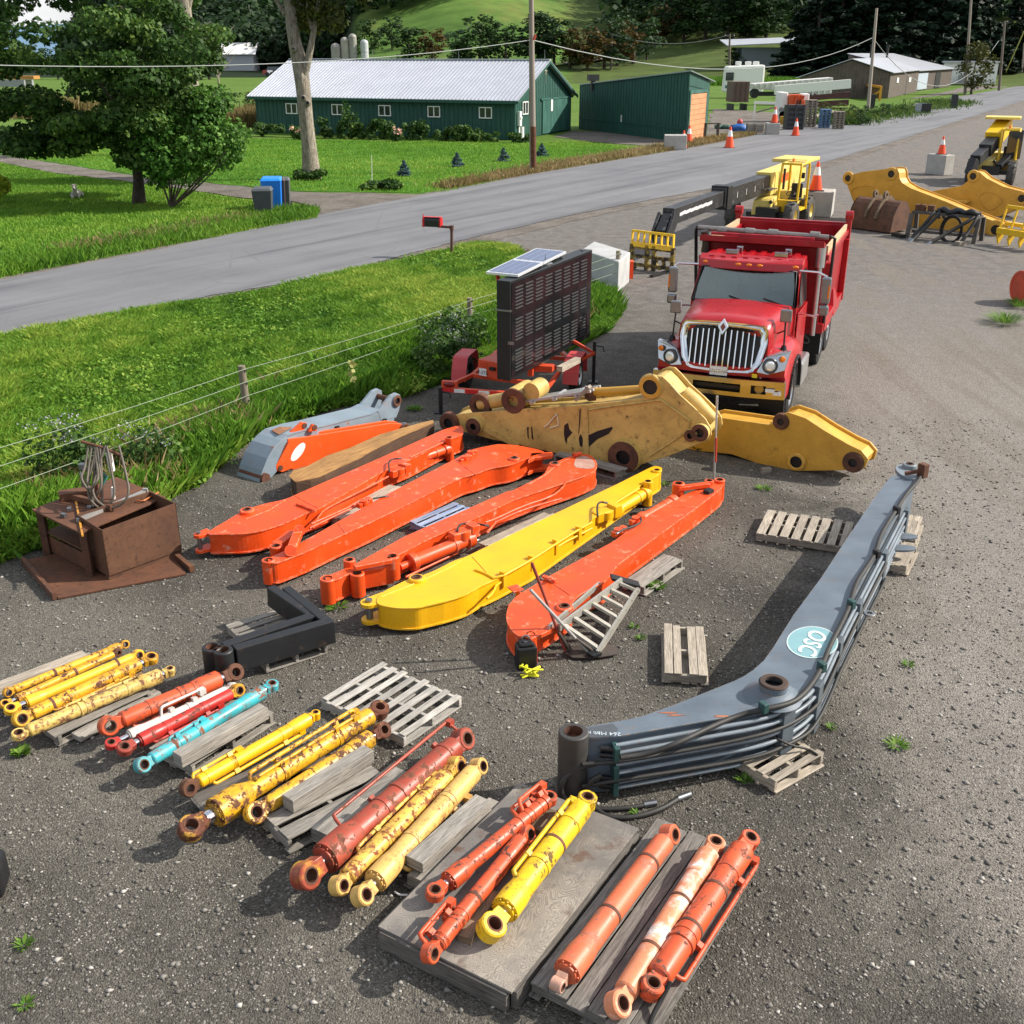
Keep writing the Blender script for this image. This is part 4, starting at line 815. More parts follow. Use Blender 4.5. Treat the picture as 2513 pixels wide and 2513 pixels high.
# ---------------------------------------------------------------- utility poles and wires
def wpole(P,top,r,label,lean=0,mat=None,cross=False,dark=False):
    T=thing('utility_pole',label,'utility pole',P); mb=MB(); q=top-P; mb.tube([(0,0,0),q*.5,q],[r,r*.85,r*.68],12); mb.build('pole',mat or wood('#a89f93','#6b5f54','pole wood',.2),T,world=False)
    if cross: mb=MB(); mb.box(q-V((0,0,.5)),(2.4,.14,.16)); mb.build('cross_arm',WOODD,T,world=False); mb=MB(); [mb.cyl(q+V((x_,0,-.42)),q+V((x_,0,-.18)),.07,.05,8) for x_ in(-1.05,.0,1.05)]; mb.build('insulator',WHITE,T,world=False)
    return T
P0=g('b',1628,970); d=ray('b',1618,-60); k=P0.y/d.y; Pt=V((d.x*k,P0.y,H+d.z*k)); T1=wpole(P0,Pt,.19,'tall weathered roadside utility pole in front of the barn gable')
mb=MB(); a_=P0.lerp(Pt,.02);b_=P0.lerp(Pt,.26); mb.tube([a_+V((.03,-.06,0)),b_+V((.03,-.045,0))],[.165,.17],10); mb.build('stained_base',plain('#5b3a26',.9,0,.4,4),T1)
mb=MB(); q=P0.lerp(Pt,.735); mb.cyl(q+V((.1,-.3,0)),q+V((.2,-.25,.25)),.07,n=10); mb.build('insulator',plain('#a33a2c',.4),T1)
def pole_px(c,ub,vb,ut,vt,r,label,cross=False,P=None):
    P=P or hit(c,ub,vb); d=ray(c,ut,vt); k=P.y/d.y; return wpole(P,V((d.x*k,P.y,H+d.z*k)),r,label,cross=cross),P
_,P1=pole_px('d',735,885,806,62,.2,'near roadside utility pole leaning right in front of the grey shed')
_,P2=pole_px('d',1480,720,1532,-60,.25,'tall utility pole rising through the small spreading tree')
_,P3=pole_px('d',1740,695,1787,160,.25,'utility pole at the roadside right of the small spreading tree')
_,P4=pole_px('d',1915,555,1932,330,.2,'dark short pole at the right picture edge')
_,P5=pole_px('c',622,530,628,258,.3,'left one of two distant poles along the far road',True)
_,P6=pole_px('c',1525,560,1530,258,.3,'right one of two distant poles along the far road, beside the spruce stand',True)
_,P7=pole_px('c',393,500,395,405,.2,'small distant pole behind the barn gable')
def wire(a,b,sag,r,label,mat=HOSE):
    pts=[a.lerp(b,t/14)+V((0,0,-sag*4*(t/14)*(1-t/14))) for t in range(15)]; mb=MB(); mb.tube(pts,r,5); return one(mb,'power_line',mat,label,'wire')
WIRE=plain('#8d938f',.6,0,.1)
a=P0.lerp(Pt,.735); wire(gy('D',-60,122,40),a,.5,.02,'pale cable from the left edge to the tall pole across the maple crown',WIRE)
b=P1+V((1.,0,8)); d=ray('d',775,288); k=P1.y/d.y; b=V((d.x*k,P1.y,H+d.z*k)); wire(a,b,2.2,.03,'cable between the tall pole and the near shed pole',WIRE)
d=ray('d',1740,310); k=P3.y/d.y; b2=V((d.x*k,P3.y,H+d.z*k)); wire(b,b2,6,.04,'sagging cable right of the shed pole',WIRE)
d1=ray('c',628,262); k1=P5.y/d1.y; d2=ray('c',1530,266); k2=P6.y/d2.y; wire(V((d1.x*k1,P5.y,H+d1.z*k1)),V((d2.x*k2,P6.y,H+d2.z*k2)),2,.06,'thin cable between the two distant poles',WIRE)
mb=MB(); mb.tube([hit('d',1790,560),gy('d',1932,240,150)],.08,6); one(mb,'guy_wire_guard',plain('#9aa01f',.5),'yellow guy wire guard at the right edge','guy wire')
# ---------------------------------------------------------------- pallets
def pallet(label,c,o,pu,pv,n=7,z=.14,bw=.085,miss=(),at=None,mat=None,group='loose wooden pallets in the yard',gap=None,name='wooden_pallet',warp=.006,bott=True):
    O=g(c,*o,z);U=g(c,*pu,z)-O;W_=g(c,*pv,z)-O
    Lu=U.length;eu=U.normalized();ev=(W_-eu*W_.dot(eu));Lv=ev.length;ev.normalize(); mat=mat or WOOD
    T=thing(name,label,'pallet',(O+eu*Lu/2+ev*Lv/2)-V((0,0,z)),0,group)
    def bx(a,b,w,h,nm):
        mb=MB(); j=V((0,0,random.uniform(-warp,warp))); mb.beam(a+j,b-j,w,h); return mb.build(nm,mat,T,.003)
    for i in range(n):
        if i in miss: continue
        q=O+ev*(bw/2+(Lv-bw)*(at[i] if at else (i/(n-1) if n>1 else .5)))+V((0,0,-.01)); bx(q+eu*random.uniform(-.03,.02),q+eu*(Lu+random.uniform(-.02,.03)),bw*random.uniform(.92,1.06),.018,'deck_board')
    for k in(.025,.5,.975):
        q=O+eu*Lu*k+V((0,0,-.065)); bx(q,q+ev*Lv,.038,.088,'stringer')
    if bott:
        for k in(.04,.5,.96): q=O+ev*Lv*k+V((0,0,-.12)); bx(q,q+eu*Lu,.085,.017,'bottom_board')
    return T,O,eu,ev,Lu,Lv
pallet('empty grey slatted pallet between the black forks and the boom tubes','k',(935,275),(1290,60),(1465,475),8,bw=.078,mat=wood('#c2beb6','#8a857d','pale weathered boards'))
pallet('small narrow pallet of four boards standing alone near the grey boom','m',(640,1065),(637,832),(842,1080),4,bw=.088,at=(.0,.27,.73,1.),mat=WOOD2)
pallet('long broken pallet with pale boards sticking out left of the grey boom tip','m',(1075,400),(1130,290),(1500,480),8,bw=.11,mat=WOOD2,miss=())
pallet('pallet under the elbow of the grey boom','m',(960,1455),(1190,1330),(1235,1540),4,bw=.085,mat=WOOD2,bott=True)
pallet('pale pallet under the far end of the grey boom','o',(870,1200),(960,1030),(1020,1240),5,bw=.09,mat=WOOD2); pallet('second pale pallet under the far end of the grey boom, farther back','o',(960,1000),(1020,830),(1100,1000),5,bw=.09,mat=WOOD2)
pallet('pallet under the black fork arms','g',(20,1800),(420,1680),(720,1920),8,bw=.09)
pallet('grey pallet sticking out under the right orange boom beside the ladder','h',(1330,1500),(1600,1320),(1440,1560),2,bw=.2)
pallet('pallet under the left orange boom showing one long board','g',(720,1065),(1120,850),(790,1110),2,bw=.13,mat=WOOD2); pallet('blue and white pallet between the second and third orange booms','g',(1260,1100),(1560,970),(1400,1140),3,bw=.085,mat=wood('#b3b8c0','#3f6fa8','blue worn boards',.6))
pallet('grey pallet showing a long board between the third orange boom and the yellow boom','h',(350,1245),(790,1035),(430,1290),2,bw=.13,mat=WOOD2)
pallet('pallet under the big yellow stick','h',(850,650),(1280,770),(880,610),3,z=.12,bw=.12)
# cylinder pallets
GP='pallets carrying hydraulic cylinders'
pallet('pallet under the row of five yellow cylinders','j',(-40,640),(690,325),(460,980),5,bw=.17,group=GP)
pallet('pallet under the orange, white, red and teal cylinders','k',(-70,560),(420,260),(75,735),6,bw=.14,group=GP)
pallet('dark stained board platform under the bright yellow cylinder','k',(170,850),(860,545),(330,920),3,bw=.3,mat=WOODD,group=GP)
pallet('plywood pallet at the right of the rusty yellow cylinder pair','k',(590,980),(1230,665),(850,1055),2,bw=.17,z=.16,group=GP)
pallet('grey plywood pallet under the red brown and tan cylinders','k',(870,1045),(1330,670),(1320,1230),3,bw=.3,z=.16,group=GP)
pallet('pallet with loose planks right of the tan cylinder','k',(1440,1320),(1932,860),(1560,1400),2,bw=.2,z=.15,group=GP)
pallet('big slatted pallet under the three right orange cylinders','l',(770,1160),(1375,375),(1330,1420),6,bw=.145,at=(0,.19,.4,.6,.8,1.),z=.17,mat=wood('#8b867f','#4d4a46'),group=GP)
def plank(label,a,b,w,h,mat=None,cat='plank',name='timber'):
    mb=MB(); mb.beam(a,b,w,h); return one(mb,name,mat or WOOD,label,cat,None,.005)
plank('long grey beam lying beside the teal cylinder',g('k',85,640,.26),g('k',600,350,.26),.13,.13)
plank('thick weathered beam lying on the plywood pallet beside the rusty yellow cylinders',g('k',740,900,.26),g('k',1220,600,.26),.14,.13)
plank('rough split beam lying right of the tan cylinder',g('k',1490,1260,.24),g('k',1900,890,.24),.17,.1)
plank('pale plank at the back of the yellow cylinder row',g('j',-40,610,.17),g('j',670,340,.17),.14,.05,WOOD2); plank('grey plank on the ground in front of the pale yellow cylinder',g('j',600,1000,.05),g('j',1240,640,.05),.14,.06)
plank('brown timber block under the orange cylinder on the plywood sheet',g('n',700,1060,.21),g('n',900,720,.21),.11,.1,wood('#8d7a62','#57483a')); plank('brown timber block under the far orange cylinder end on the plywood sheet',g('n',1210,280,.21),g('n',1340,140,.21),.11,.1,wood('#8d7a62','#57483a'))
# plywood platform
z=.2; a=g('n',80,945,z);b=g('n',1040,1420,z);c_=g('n',1925,230,z); ex=(b-a);Lx=ex.length;ex.normalize();ey=(c_-b)-ex*(c_-b).dot(ex);Ly=ey.length;ey.normalize()
T=thing('plywood_platform','wide weathered plywood topped pallet under the two orange cylinders and the yellow one','pallet',a+ex*Lx/2+ey*Ly/2-V((0,0,z)),group=GP)
def plyg():
    t=NT('weathered plywood'); c=t.coords(); nn=t.noise(t.scale(c,(2.,.6,1)),2.6,3.,.5,.8); w_=t.math('SINE',t.math('MULTIPLY',nn,230.)); w_=t.ramp(w_,-1,1,0,1)
    a=t.noise(c,1.3,5,.6); b=t.noise(c,3,5,.65); k=t.mix(t.ramp(w_,.0,.8),lin('#7f7971'),lin('#9f978b')); k=t.mix(t.ramp(a,.42,.6,0,.85),k,lin('#5f5c5a')); k=t.mix(t.ramp(b,.56,.66,0,.8),k,lin('#5a4336')); k=t.var(k,a,.85,1.1); t.bump(w_,.2,.004); return t.fin(k,.85)
PLYG=plyg()
rotm=M.Rotation(math.atan2(ey.y,ey.x)-math.pi/2,4,'Z')
T.rotation_euler=(0,0,math.atan2(ey.y,ey.x)-math.pi/2); WM[T.name]=M.Translation(T.location)@rotm
mb=MB(); mb.prism([a,b,b+ey*Ly,a+ey*Ly],(0,0,-.02)); mb.build('plywood_sheet',PLYG,T,.003)
mb=MB(); q=V((0,0,-.105))
for s0,s1 in((a,b),(b,b+ey*Ly),(b+ey*Ly,a+ey*Ly),(a+ey*Ly,a)):
    n_=(s1-s0).normalized(); mb.beam(s0+q+n_*.03,s1+q-n_*.03,.05,.165)
for k in(.33,.66): mb.beam(a+ex*Lx*k+q+ey*.05,a+ex*Lx*k+ey*(Ly-.05)+q,.04,.16)
mb.build('timber_frame',WOODD,T,.004)
# ---------------------------------------------------------------- hydraulic cylinders
YEL=paint('#e0ab1e',.46,'#5f3c26',20,edge='#5a3a24'); YEL2=paint('#e2a724',.38,'#5a3826',28,edge='#5a3a24'); YELP=paint('#dfc06a',.44,'#6b4630',24,edge='#6b4630'); TAN=paint('#d8b062',.28,'#7a4a2c',18,edge='#7a4a2c'); ORG=paint('#d6562c',.36,'#5f3c2e',27,edge='#5f4236'); ORGS=paint('#d76a45',.36,'#95604c',24,edge='#8a5240'); RED=paint('#c02a22',.34,'#6a3428',12,edge='#5a3128'); REDB=paint('#a0422e',.4,'#6e402c',18,edge='#5a3026'); TEAL=paint('#38aeb8',.36,'#7a4a33',12,edge='#7a4a33'); WHT_=paint('#c9c8c2',.25,'#8d7466',9); WHO=paint('#d98a63',.3,'#e2dcd4',5)
YBR=paint('#e6be14',.3,'#5b4320',24,edge='#54402a')
def hyd(label,c,e0,e1,r,mat,rod=0,rl=.12,gl=.22,gr=1.22,z=None,R0=1.25,R1=1.15,phi0=0,phi1=90,w0=1.3,w1=1.3,bands=(),pipes=(),bolts=True,eye0=None,eye1=None,rr=.55,collars=(),group='hydraulic cylinders laid out on pallets',z0=.15,tip=None):
    zz=(z0+r*1.02) if z is None else z; za,zb=zz if isinstance(zz,tuple) else (zz,zz)
    A=g(c,*e0,za);B=g(c,*e1,zb); d=(B-A);L=d.length;d.normalize(); sx=d.cross(V((0,0,1))).normalized(); uz=sx.cross(d)
    T=thing('hydraulic_cylinder',label,'hydraulic cylinder',V((A.x,A.y,0)).lerp(V((B.x,B.y,0)),.5),math.atan2(d.y,d.x),group)
    E0=eye0 or mat;E1=eye1 or mat
    def eye(P,phi,Rr,w,mt,inw,nm,neck):
        ax=sx*math.cos(R(phi))+uz*math.sin(R(phi)); Ro=r*Rr
        mb=MB(); mb.ring(P,ax,Ro,Ro*.58,r*w,26)
        pw=r*w*.92; bn=ax; hn=d.cross(ax).normalized()
        # neck blends from the ring into the body
        q=[]
        for t_,hw in((Ro*.72,Ro*.68),(neck,r*.62)):
            q+= [P+inw*t_-hn*hw-bn*pw/2,P+inw*t_+hn*hw-bn*pw/2,P+inw*t_+hn*hw+bn*pw/2,P+inw*t_-hn*hw+bn*pw/2]
        mb.hexa(q); o=mb.build(nm,mt,T,.004)
        mb=MB(); mb.ring(P,ax,Ro*.66,Ro*.5,r*w+.006,22); mb.build('bushing',BUSH,o)
        return o
    n0=r*R0*1.45; n1=r*R1*1.45
    # barrel span along the axis, measured from A
    s0=(rl+n0+gl) if rod==0 else n1*.0+n0; s1=L-(n1 if rod==0 else (rl+n1+gl))
    eye(A,phi0,R0,w0,E0,d,'rod_eye' if rod==0 else 'base_eye',n0); eye(B,phi1,R1,w1,E1,-d,'base_eye' if rod==0 else 'rod_eye',n1)
    mb=MB(); p=[(0,s0),(r,s0),(r,s1),(r*.9,s1+r*.18),(r*.55,s1+r*.4),(0,s1+r*.4)] if rod==0 else [(0,s0-r*.4),(r*.55,s0-r*.4),(r*.9,s0-r*.18),(r,s0),(r,s1),(0,s1)]
    mb.lathe(A,d,p,28); bar=mb.build('barrel',mat,T)
    if gl>0:
        ga,gb=(s0-gl,s0) if rod==0 else (s1,s1+gl); G_=r*gr
        mb=MB()
        if rod==0: pr=[(0,ga-r*.25),(G_*.8,ga-r*.25),(G_*.8,ga),(G_,ga),(G_,ga+gl*.75),(r*1.03,gb+.03)]
        else: pr=[(r*1.03,ga-.03),(G_,ga+gl*.25),(G_,gb),(G_*.8,gb),(G_*.8,gb+r*.25),(0,gb+r*.25)]
        mb.lathe(A,d,pr,28)
        if bolts:
            for k in range(10):
                an=k*math.pi/5; q=A+d*(ga if rod==0 else gb)+(sx*math.cos(an)+uz*math.sin(an))*G_*.87; mb.cyl(q-d*.5*.03,q+d*.5*.03,r*.1,n=6)
        mb.build('gland',mat,T)
    ra,rb=(n0*.9,n0+rl+.05) if rod==0 else (L-n1-rl-.05,L-n1*.9)
    mb=MB(); mb.cyl(A+d*ra,A+d*rb,r*rr,n=20); mb.build('rod',CHROME,T)
    for t_ in bands:
        mb=MB(); mb.ring(A+d*L*t_,d,r*1.04,r*.97,.03,26); mb.build('band',BUSH,T)
    for t_,k in collars:
        mb=MB(); mb.ring(A+d*L*t_,d,r*k,r*.97,r*.5,26); mb.build('collar',mat,T)
    for ang,ta,tb,pr_,up_ in pipes:
        of=(sx*math.cos(R(ang))+uz*math.sin(R(ang)))
        a=A+d*L*ta;b=A+d*L*tb; k=r+pr_*1.6+up_
        mb=MB(); mb.tube([a+of*r*.6,a+of*k+d*.02,a+of*k+d*.06,b+of*k-d*.06,b+of*k-d*.02,b+of*r*.6],pr_,9,smoothpath=1); mb.build('pipe',mat,T)
        for f in(.25,.8):
            q=a.lerp(b,f); mb=MB(); mb.ring(q,d,r*1.06,r*.97,.05,24); mb.box(q+of*(r+pr_*.8),(.05,.05,pr_*3.2),0,M(((d.x,sx.x,uz.x),(d.y,sx.y,uz.y),(d.z,sx.z,uz.z)))@M.Rotation(-R(90-ang),3,'X')); mb.build('pipe_clamp',mat,T)
        mb=MB(); q=b+of*(r+up_); mb.box(q,(.07,.06,.06),math.atan2(d.y,d.x)); mb.build('fitting',mat,T)
    return T
P=lambda ang=90,a=.2,b=.85,r=.016,u=.02:(ang,a,b,r,u)
# group of yellow cylinders, left
hyd('slim yellow cylinder at the very back of the yellow row','j',(62,640),(985,262),.043,YEL2,rod=1,rl=.0,gl=.1,phi0=10,phi1=20,bands=(.38,),bolts=False,R0=1.2)
hyd('slim rusty yellow cylinder second from the back of the yellow row','j',(40,735),(930,325),.04,YEL2,rod=0,rl=.05,gl=.1,phi0=60,phi1=10,bands=(.6,),bolts=False,eye1=RUST)
hyd('smooth yellow cylinder in the middle of the yellow row','j',(85,775),(1092,345),.052,paint('#ecb52c',.12,'#5a3826',11),rod=0,rl=.07,gl=.16,phi0=70,phi1=15,bands=(.82,),R1=1.15,bolts=False,z=.24)
hyd('thick yellow cylinder with rusty eyes, second from the front of the yellow row','j',(165,850),(1195,375),.066,YEL2,rod=1,rl=.06,gl=.2,phi0=25,phi1=75,bands=(.22,),pipes=(P(-20,.2,.8,.013,.0),),R1=1.1)
hyd('pale yellow peeling cylinder at the front of the yellow row','j',(150,975),(1345,475),.066,YELP,rod=1,rl=.05,gl=.2,phi0=80,phi1=85,pipes=(P(120,.3,.8,.012,.0),),collars=((.38,1.12),),R0=1.05,R1=.8,w0=1.,bolts=False)
# orange white red teal
hyd('orange cylinder behind the white one','j',(858,905),(1850,485),.085,ORG,rod=1,rl=.06,gl=.26,gr=1.15,phi0=20,phi1=30,collars=((.55,1.08),),pipes=(P(-60,.15,.8,.016,.0),),R1=1.1,R0=1.15,eye1=RUST,bolts=False)
T=hyd('slim white cylinder between the orange and the red one','j',(880,1050),(1835,605),.05,WHT_,rod=0,rl=.1,gl=.14,phi0=75,phi1=20,pipes=(P(100,.4,.75,.014,.06),),eye0=paint('#b5302a',.3),R0=1.2,bolts=False,collars=((.62,1.15),))
hyd('bright red cylinder between the white and the teal one','j',(985,1085),(1880,625),.06,RED,rod=0,rl=.06,gl=.2,gr=1.15,phi0=70,phi1=20,pipes=(P(-40,.2,.8,.014,.0),),bolts=False,eye0=paint('#9c4034',.4),eye1=YEL2,R0=1.2)
hyd('turquoise cylinder with peeling paint','j',(1125,1215),(2150,590),.066,TEAL,rod=1,rl=.05,gl=.24,gr=1.15,phi0=30,phi1=80,pipes=(P(110,.2,.45,.014,.0),),bands=(.22,),R0=1.15,R1=1.0)
# bright yellow, big rusty pair
hyd('bright yellow cylinder with a rusted blunt end','k',(150,805),(905,375),.064,paint('#efb60e',.15,'#5a3826',11),rod=1,rl=.04,gl=.2,gr=1.15,phi0=15,phi1=85,pipes=(P(-55,.15,.85,.017,.0),P(130,.05,.4,.014,.0)),eye0=RUST,R1=.7,bolts=False)
hyd('long heavily rusted yellow cylinder with a big gland and rusty eye','k',(165,1045),(1280,345),.088,YEL,rod=0,rl=.09,gl=.34,gr=1.5,phi0=65,phi1=70,pipes=(P(120,.3,.88,.02,.02),P(80,.3,.85,.016,.0)),R0=1.25,R1=1.1,eye0=paint('#c99a1e',.75),eye1=paint('#a8842a',.85),rr=.7)
hyd('rusted yellow cylinder lying right against the long one','k',(545,955),(1298,465),.072,YEL,rod=1,rl=.05,gl=.2,phi0=40,phi1=35,pipes=(P(-70,.3,.85,.017,.01),),R0=1.35,eye1=paint('#8d6a30',.8),bolts=False)
# red brown, rusty yellow, tan
hyd('large red brown cylinder with yellow remnants','k',(845,1325),(1775,520),.112,REDB,rod=0,rl=.07,gl=.34,gr=1.22,phi0=25,phi1=30,pipes=(P(150,.25,1.02,.016,.09),),collars=((.55,1.08),),R0=1.0,R1=.95,eye0=paint('#97422f',.35,'#c79a2a',8),rr=.5)
hyd('rust speckled yellow cylinder between the red brown and the tan one','k',(1045,1385),(1740,680),.084,paint('#dcb24c',.5,'#7a4526',22),rod=1,rl=.05,gl=.24,gr=1.1,phi0=25,phi1=20,pipes=(P(150,.2,.85,.017,.0),),R0=.95,bolts=False,eye0=TAN)
hyd('clean tan yellow cylinder at the right of its pallet','k',(1180,1445),(1870,680),.088,TAN,rod=0,rl=.06,gl=.24,gr=1.15,phi0=35,phi1=25,pipes=(P(-35,.25,.8,.018,.03),),bands=(.7,),R0=.95,R1=.9)
# plywood platform cylinders
hyd('orange cylinder at the back of the plywood sheet with a cluster of curled pipes','n',(490,705),(1310,30),.064,ORG,rod=0,rl=.05,gl=.2,gr=1.3,phi0=80,phi1=80,collars=((.72,1.1),),z=(.3,.34),z0=.21,R0=1.15,R1=1.05,pipes=(P(130,.78,1.0,.017,.06),P(160,.74,.95,.017,.05)))
hyd('orange cylinder lying diagonally in the middle of the plywood sheet','n',(455,1140),(1150,285),.066,ORG,rod=1,rl=.0,gl=.22,gr=1.15,phi0=20,phi1=25,bands=(.42,),z=.3,R0=1.1,pipes=(P(150,.02,.3,.017,.05),P(170,.04,.28,.014,.04)),collars=((.3,1.06),))
hyd('fat bright yellow cylinder with a large eye on the plywood sheet','n',(895,955),(1580,50),.098,YBR,rod=0,rl=.05,gl=.2,gr=1.12,phi0=60,phi1=80,bands=(.62,),pipes=(P(140,.3,.92,.019,.0),),z=.33,R0=1.05,R1=.85,rr=.6)
# right pallet
hyd('salmon orange cylinder with a bare rod tip, left of three on the right pallet','l',(905,1165),(1435,455),.09,ORGS,rod=0,rl=.06,gl=.26,gr=1.15,phi0=0,phi1=25,bands=(.42,.78),z0=.18,R0=.55,w0=1.0,R1=.95,eye0=paint('#cfa08a',.2,'#f0e6e0',7),rr=.5)
hyd('orange and white weathered cylinder, middle of three on the right pallet','l',(1190,1260),(1650,505),.084,WHO,rod=1,rl=.03,gl=.26,gr=1.12,phi0=40,phi1=80,bands=(.3,.6),z0=.18,R0=1.1,R1=.95,bolts=False)
hyd('orange cylinder with a side pipe, right of three on the right pallet','l',(1350,1180),(1810,485),.094,ORG,rod=1,rl=.03,gl=.24,gr=1.08,phi0=75,phi1=70,bands=(.36,.62),pipes=(P(-25,.12,.92,.018,.03),),z0=.18,R0=.9,R1=.85,bolts=False,collars=((.27,1.12),))
mb=MB(); mb.tube([g('l',1440,1150,.34),g('l',1400,1230,.25),g('l',1350,1320,.19),g('l',1330,1400,.12)],.018,8,smoothpath=2); one(mb,'hose',RUBBER,'black hose hanging off the rightmost orange cylinder','hose')
# ---------------------------------------------------------------- excavator booms and sticks lying in the yard
OR=paint('#e54c10',.07,'#cf9f83',9,.42,.2,edge='#efb796'); OR2=paint('#e04e18',.1,'#cf9f83',9,.42,.22,edge='#efb796'); YB=paint('#ecb10c',.03,'#b88a2a',7,.4,.12,edge='#f2d46a'); GB_M=paint('#5f6b76',.08,'#6d5a4a',6,.45,.25,edge='#a58d6a'); GRL=paint('#7d878e',.12,'#8a5a40',6,.5,.2); GOLD=paint('#cf9d3a',.03,'#5a3b20',6,.45,.2,edge='#e3c37d'); GOLDR=paint('#cbab60',.16,'#4d2d20',9,.5,.3,edge='#4d2d20')
GBOOM='excavator booms and sticks laid out in the yard'
def chaikin(P,n=1):
    for _ in range(n):
        Q=[]
        for a,b in zip(P,P[1:]+P[:1]): Q+=[a*.8+b*.2,a*.2+b*.8]
        P=Q
    return P
def rnd(P,q=.16):
    Q=[];n=len(P)
    for i in range(n):
        a,b,c=P[i-1],P[i],P[(i+1)%n]; u=min(q,(a-b).length*.42); w=min(q,(c-b).length*.42); p0=b+(a-b).normalized()*u; p1=b+(c-b).normalized()*w
        ang=(a-b).angle(c-b) if (a-b).length*(c-b).length>0 else 3.14
        if ang>R(172): Q.append(b); continue
        Q+= [p0,p0*.5625+b*.375+p1*.0625,p0*.25+b*.5+p1*.25,p0*.0625+b*.375+p1*.5625,p1]
    return Q
def inset(P,d):
    n=len(P); A=sum(P[i].x*P[(i+1)%n].y-P[(i+1)%n].x*P[i].y for i in range(n)); sg=1 if A>0 else -1; out=[]
    for i in range(n):
        a,b,c=P[i-1],P[i],P[(i+1)%n]; e1=(b-a).normalized();e2=(c-b).normalized(); nn=V((-(e1+e2).y,(e1+e2).x,0))
        nn=nn.normalized() if nn.length>1e-6 else V((-e1.y,e1.x,0)); out.append(b+nn*d*sg)
    return out
def flatboom(name,label,pts,z0,z1,mat,sm=1,lip=.014,cat='excavator boom',group=GBOOM,seams=()):
    Pp=[g(c,u,v,z1) for c,u,v in pts]; 
    Pp=rnd(Pp,.16 if sm else .12)
    cx=sum(Pp,V())/len(Pp); T=thing(name,label,cat,V((cx.x,cx.y,0)),0,group)
    I=inset(Pp,lip); mb=MB(); mb.prism([V((p.x,p.y,z1-.02)) for p in I],(0,0,-(z1-z0-.04))); mb.build('side_plates',mat,T)
    mb=MB(); mb.prism(Pp,(0,0,-.02)); mb.build('top_plate',mat,T,.004)
    mb=MB(); mb.prism([V((p.x,p.y,z0+.02)) for p in Pp],(0,0,-.02)); mb.build('bottom_plate',mat,T)
    for q in seams: mb=MB(); mb.tube([g(c_,u_,v_,z1+.001) for c_,u_,v_ in q],.007,6); mb.build('weld_seam',mat,T)
    return T
def boss(T,P,r,ri,h,mat,name='pin_boss'):
    mb=MB(); mb.lathe(P,(0,0,1),[(ri,h),(r*.86,h),(r,h-.01),(r*1.06,0)],26); o=mb.build(name,mat,T); mb=MB(); mb.lathe(P+V((0,0,-.02)),(0,0,1),[(0,.024),(ri*.82,.024)],22); mb.build('dark_hole_disc',BLACK,o); mb=MB(); mb.ring(P+V((0,0,h)),(0,0,1),ri*1.25,ri*.8,.016,22); mb.build('bushing',BUSH,o)  # black disc paints the shade of a pin hole that is not cut
def tubepost(T,P,r,z0,z1,mat,name='pin_tube'):
    mb=MB(); mb.lathe(V((P.x,P.y,z0)),(0,0,1),[(r,0),(r,z1-z0-.01),(r*.93,z1-z0),(r*.6,z1-z0)],26); o=mb.build(name,mat,T); mb=MB(); mb.lathe(V((P.x,P.y,z0)),(0,0,1),[(r*.62,z1-z0+.004),(r*.58,z1-z0-.08),(0,z1-z0-.08)],22); mb.build('bore',BUSH,o); return o
def lugs(T,P,d,r,z0,z1,mat):
    d=d.normalized(); s=V((-d.y,d.x,0)); o=None
    mb=MB()
    for z in(z1-.012,z0+.06):
        q=[P+d*(-r*2.4)+s*r*1.3,P+d*(-r*2.4)-s*r*1.3]+[P+(d*math.cos(R(a))+s*math.sin(R(a)))*r for a in range(-80,81,20)]
        mb.prism([V((p.x,p.y,z)) for p in q],(0,0,-.045))
    o=mb.build('fork_lugs',mat,T,.004); mb=MB(); mb.cyl(V((P.x,P.y,z0+.0)),V((P.x,P.y,z1+.02)),r*.42,n=14); mb.build('pin',STEEL,T); return o
def linecyl(T,A,B,r,mat,k=3):
    """small cylinder strapped along a boom"""
    d=(B-A).normalized(); L=(B-A).length
    mb=MB(); mb.lathe(A,d,[(0,0),(r,0),(r,L),(0,L)],20); mb.build('cylinder_barrel',mat,T)
    for p,k_,w_ in((A+d*.04,1.35,.09),(B-d*.06,1.3,.12),(B-d*L*.3,1.12,.05)): mb=MB(); mb.ring(p,d,r*k_,r*.9,w_,20); mb.build('cylinder_collar',mat,T)
    mb=MB(); mb.cyl(A-d*.16,A,r*.55,n=14); mb.build('cylinder_rod',mat,T)
def pipes(T,paths,r,mat,name='pipe'):
    for p in paths: mb=MB(); mb.tube(p,r,8,smoothpath=1); mb.build(name,mat,T)
def gg(c,L,z): return [g(c,u,v,z) for u,v in L]
def bracket(T,P,d,mat,w=.16,h=.24):
    d=d.normalized(); s=V((-d.y,d.x,0)); mb=MB()
    mb.beam(P+V((0,0,h/2)),P+s*w+V((0,0,h/2)),.14,.016);mb.beam(P+V((0,0,-h/2)),P+s*w+V((0,0,-h/2)),.14,.016);mb.beam(P+s*w+V((0,0,-h/2)),P+s*w+V((0,0,h/2)),.14,.016,up=d); mb.build('lift_bracket',mat,T,.004)
def valve(T,P,d,mat,s=1.):
    d=d.normalized(); mb=MB(); mb.cyl(P-V((0,0,.05)),P+V((0,0,.06)),.075*s,n=14); mb.beam(P-d*.13*s,P+d*.15*s,.1*s,.09*s); mb.box(P+d*.12*s+V((0,0,.02)),(.09*s,.12*s,.12*s),math.atan2(d.y,d.x)); mb.build('mount_block',mat,T,.008)
def hosearc(T,pts,r=.013): mb=MB(); mb.tube(pts,r,8,smoothpath=2); mb.build('hose',HOSE,T); mb=MB(); mb.cyl(pts[-1],pts[-1]+(pts[-1]-pts[-2]).normalized()*.05,r*1.15,n=10); mb.build('hose_fitting',STEEL,T)
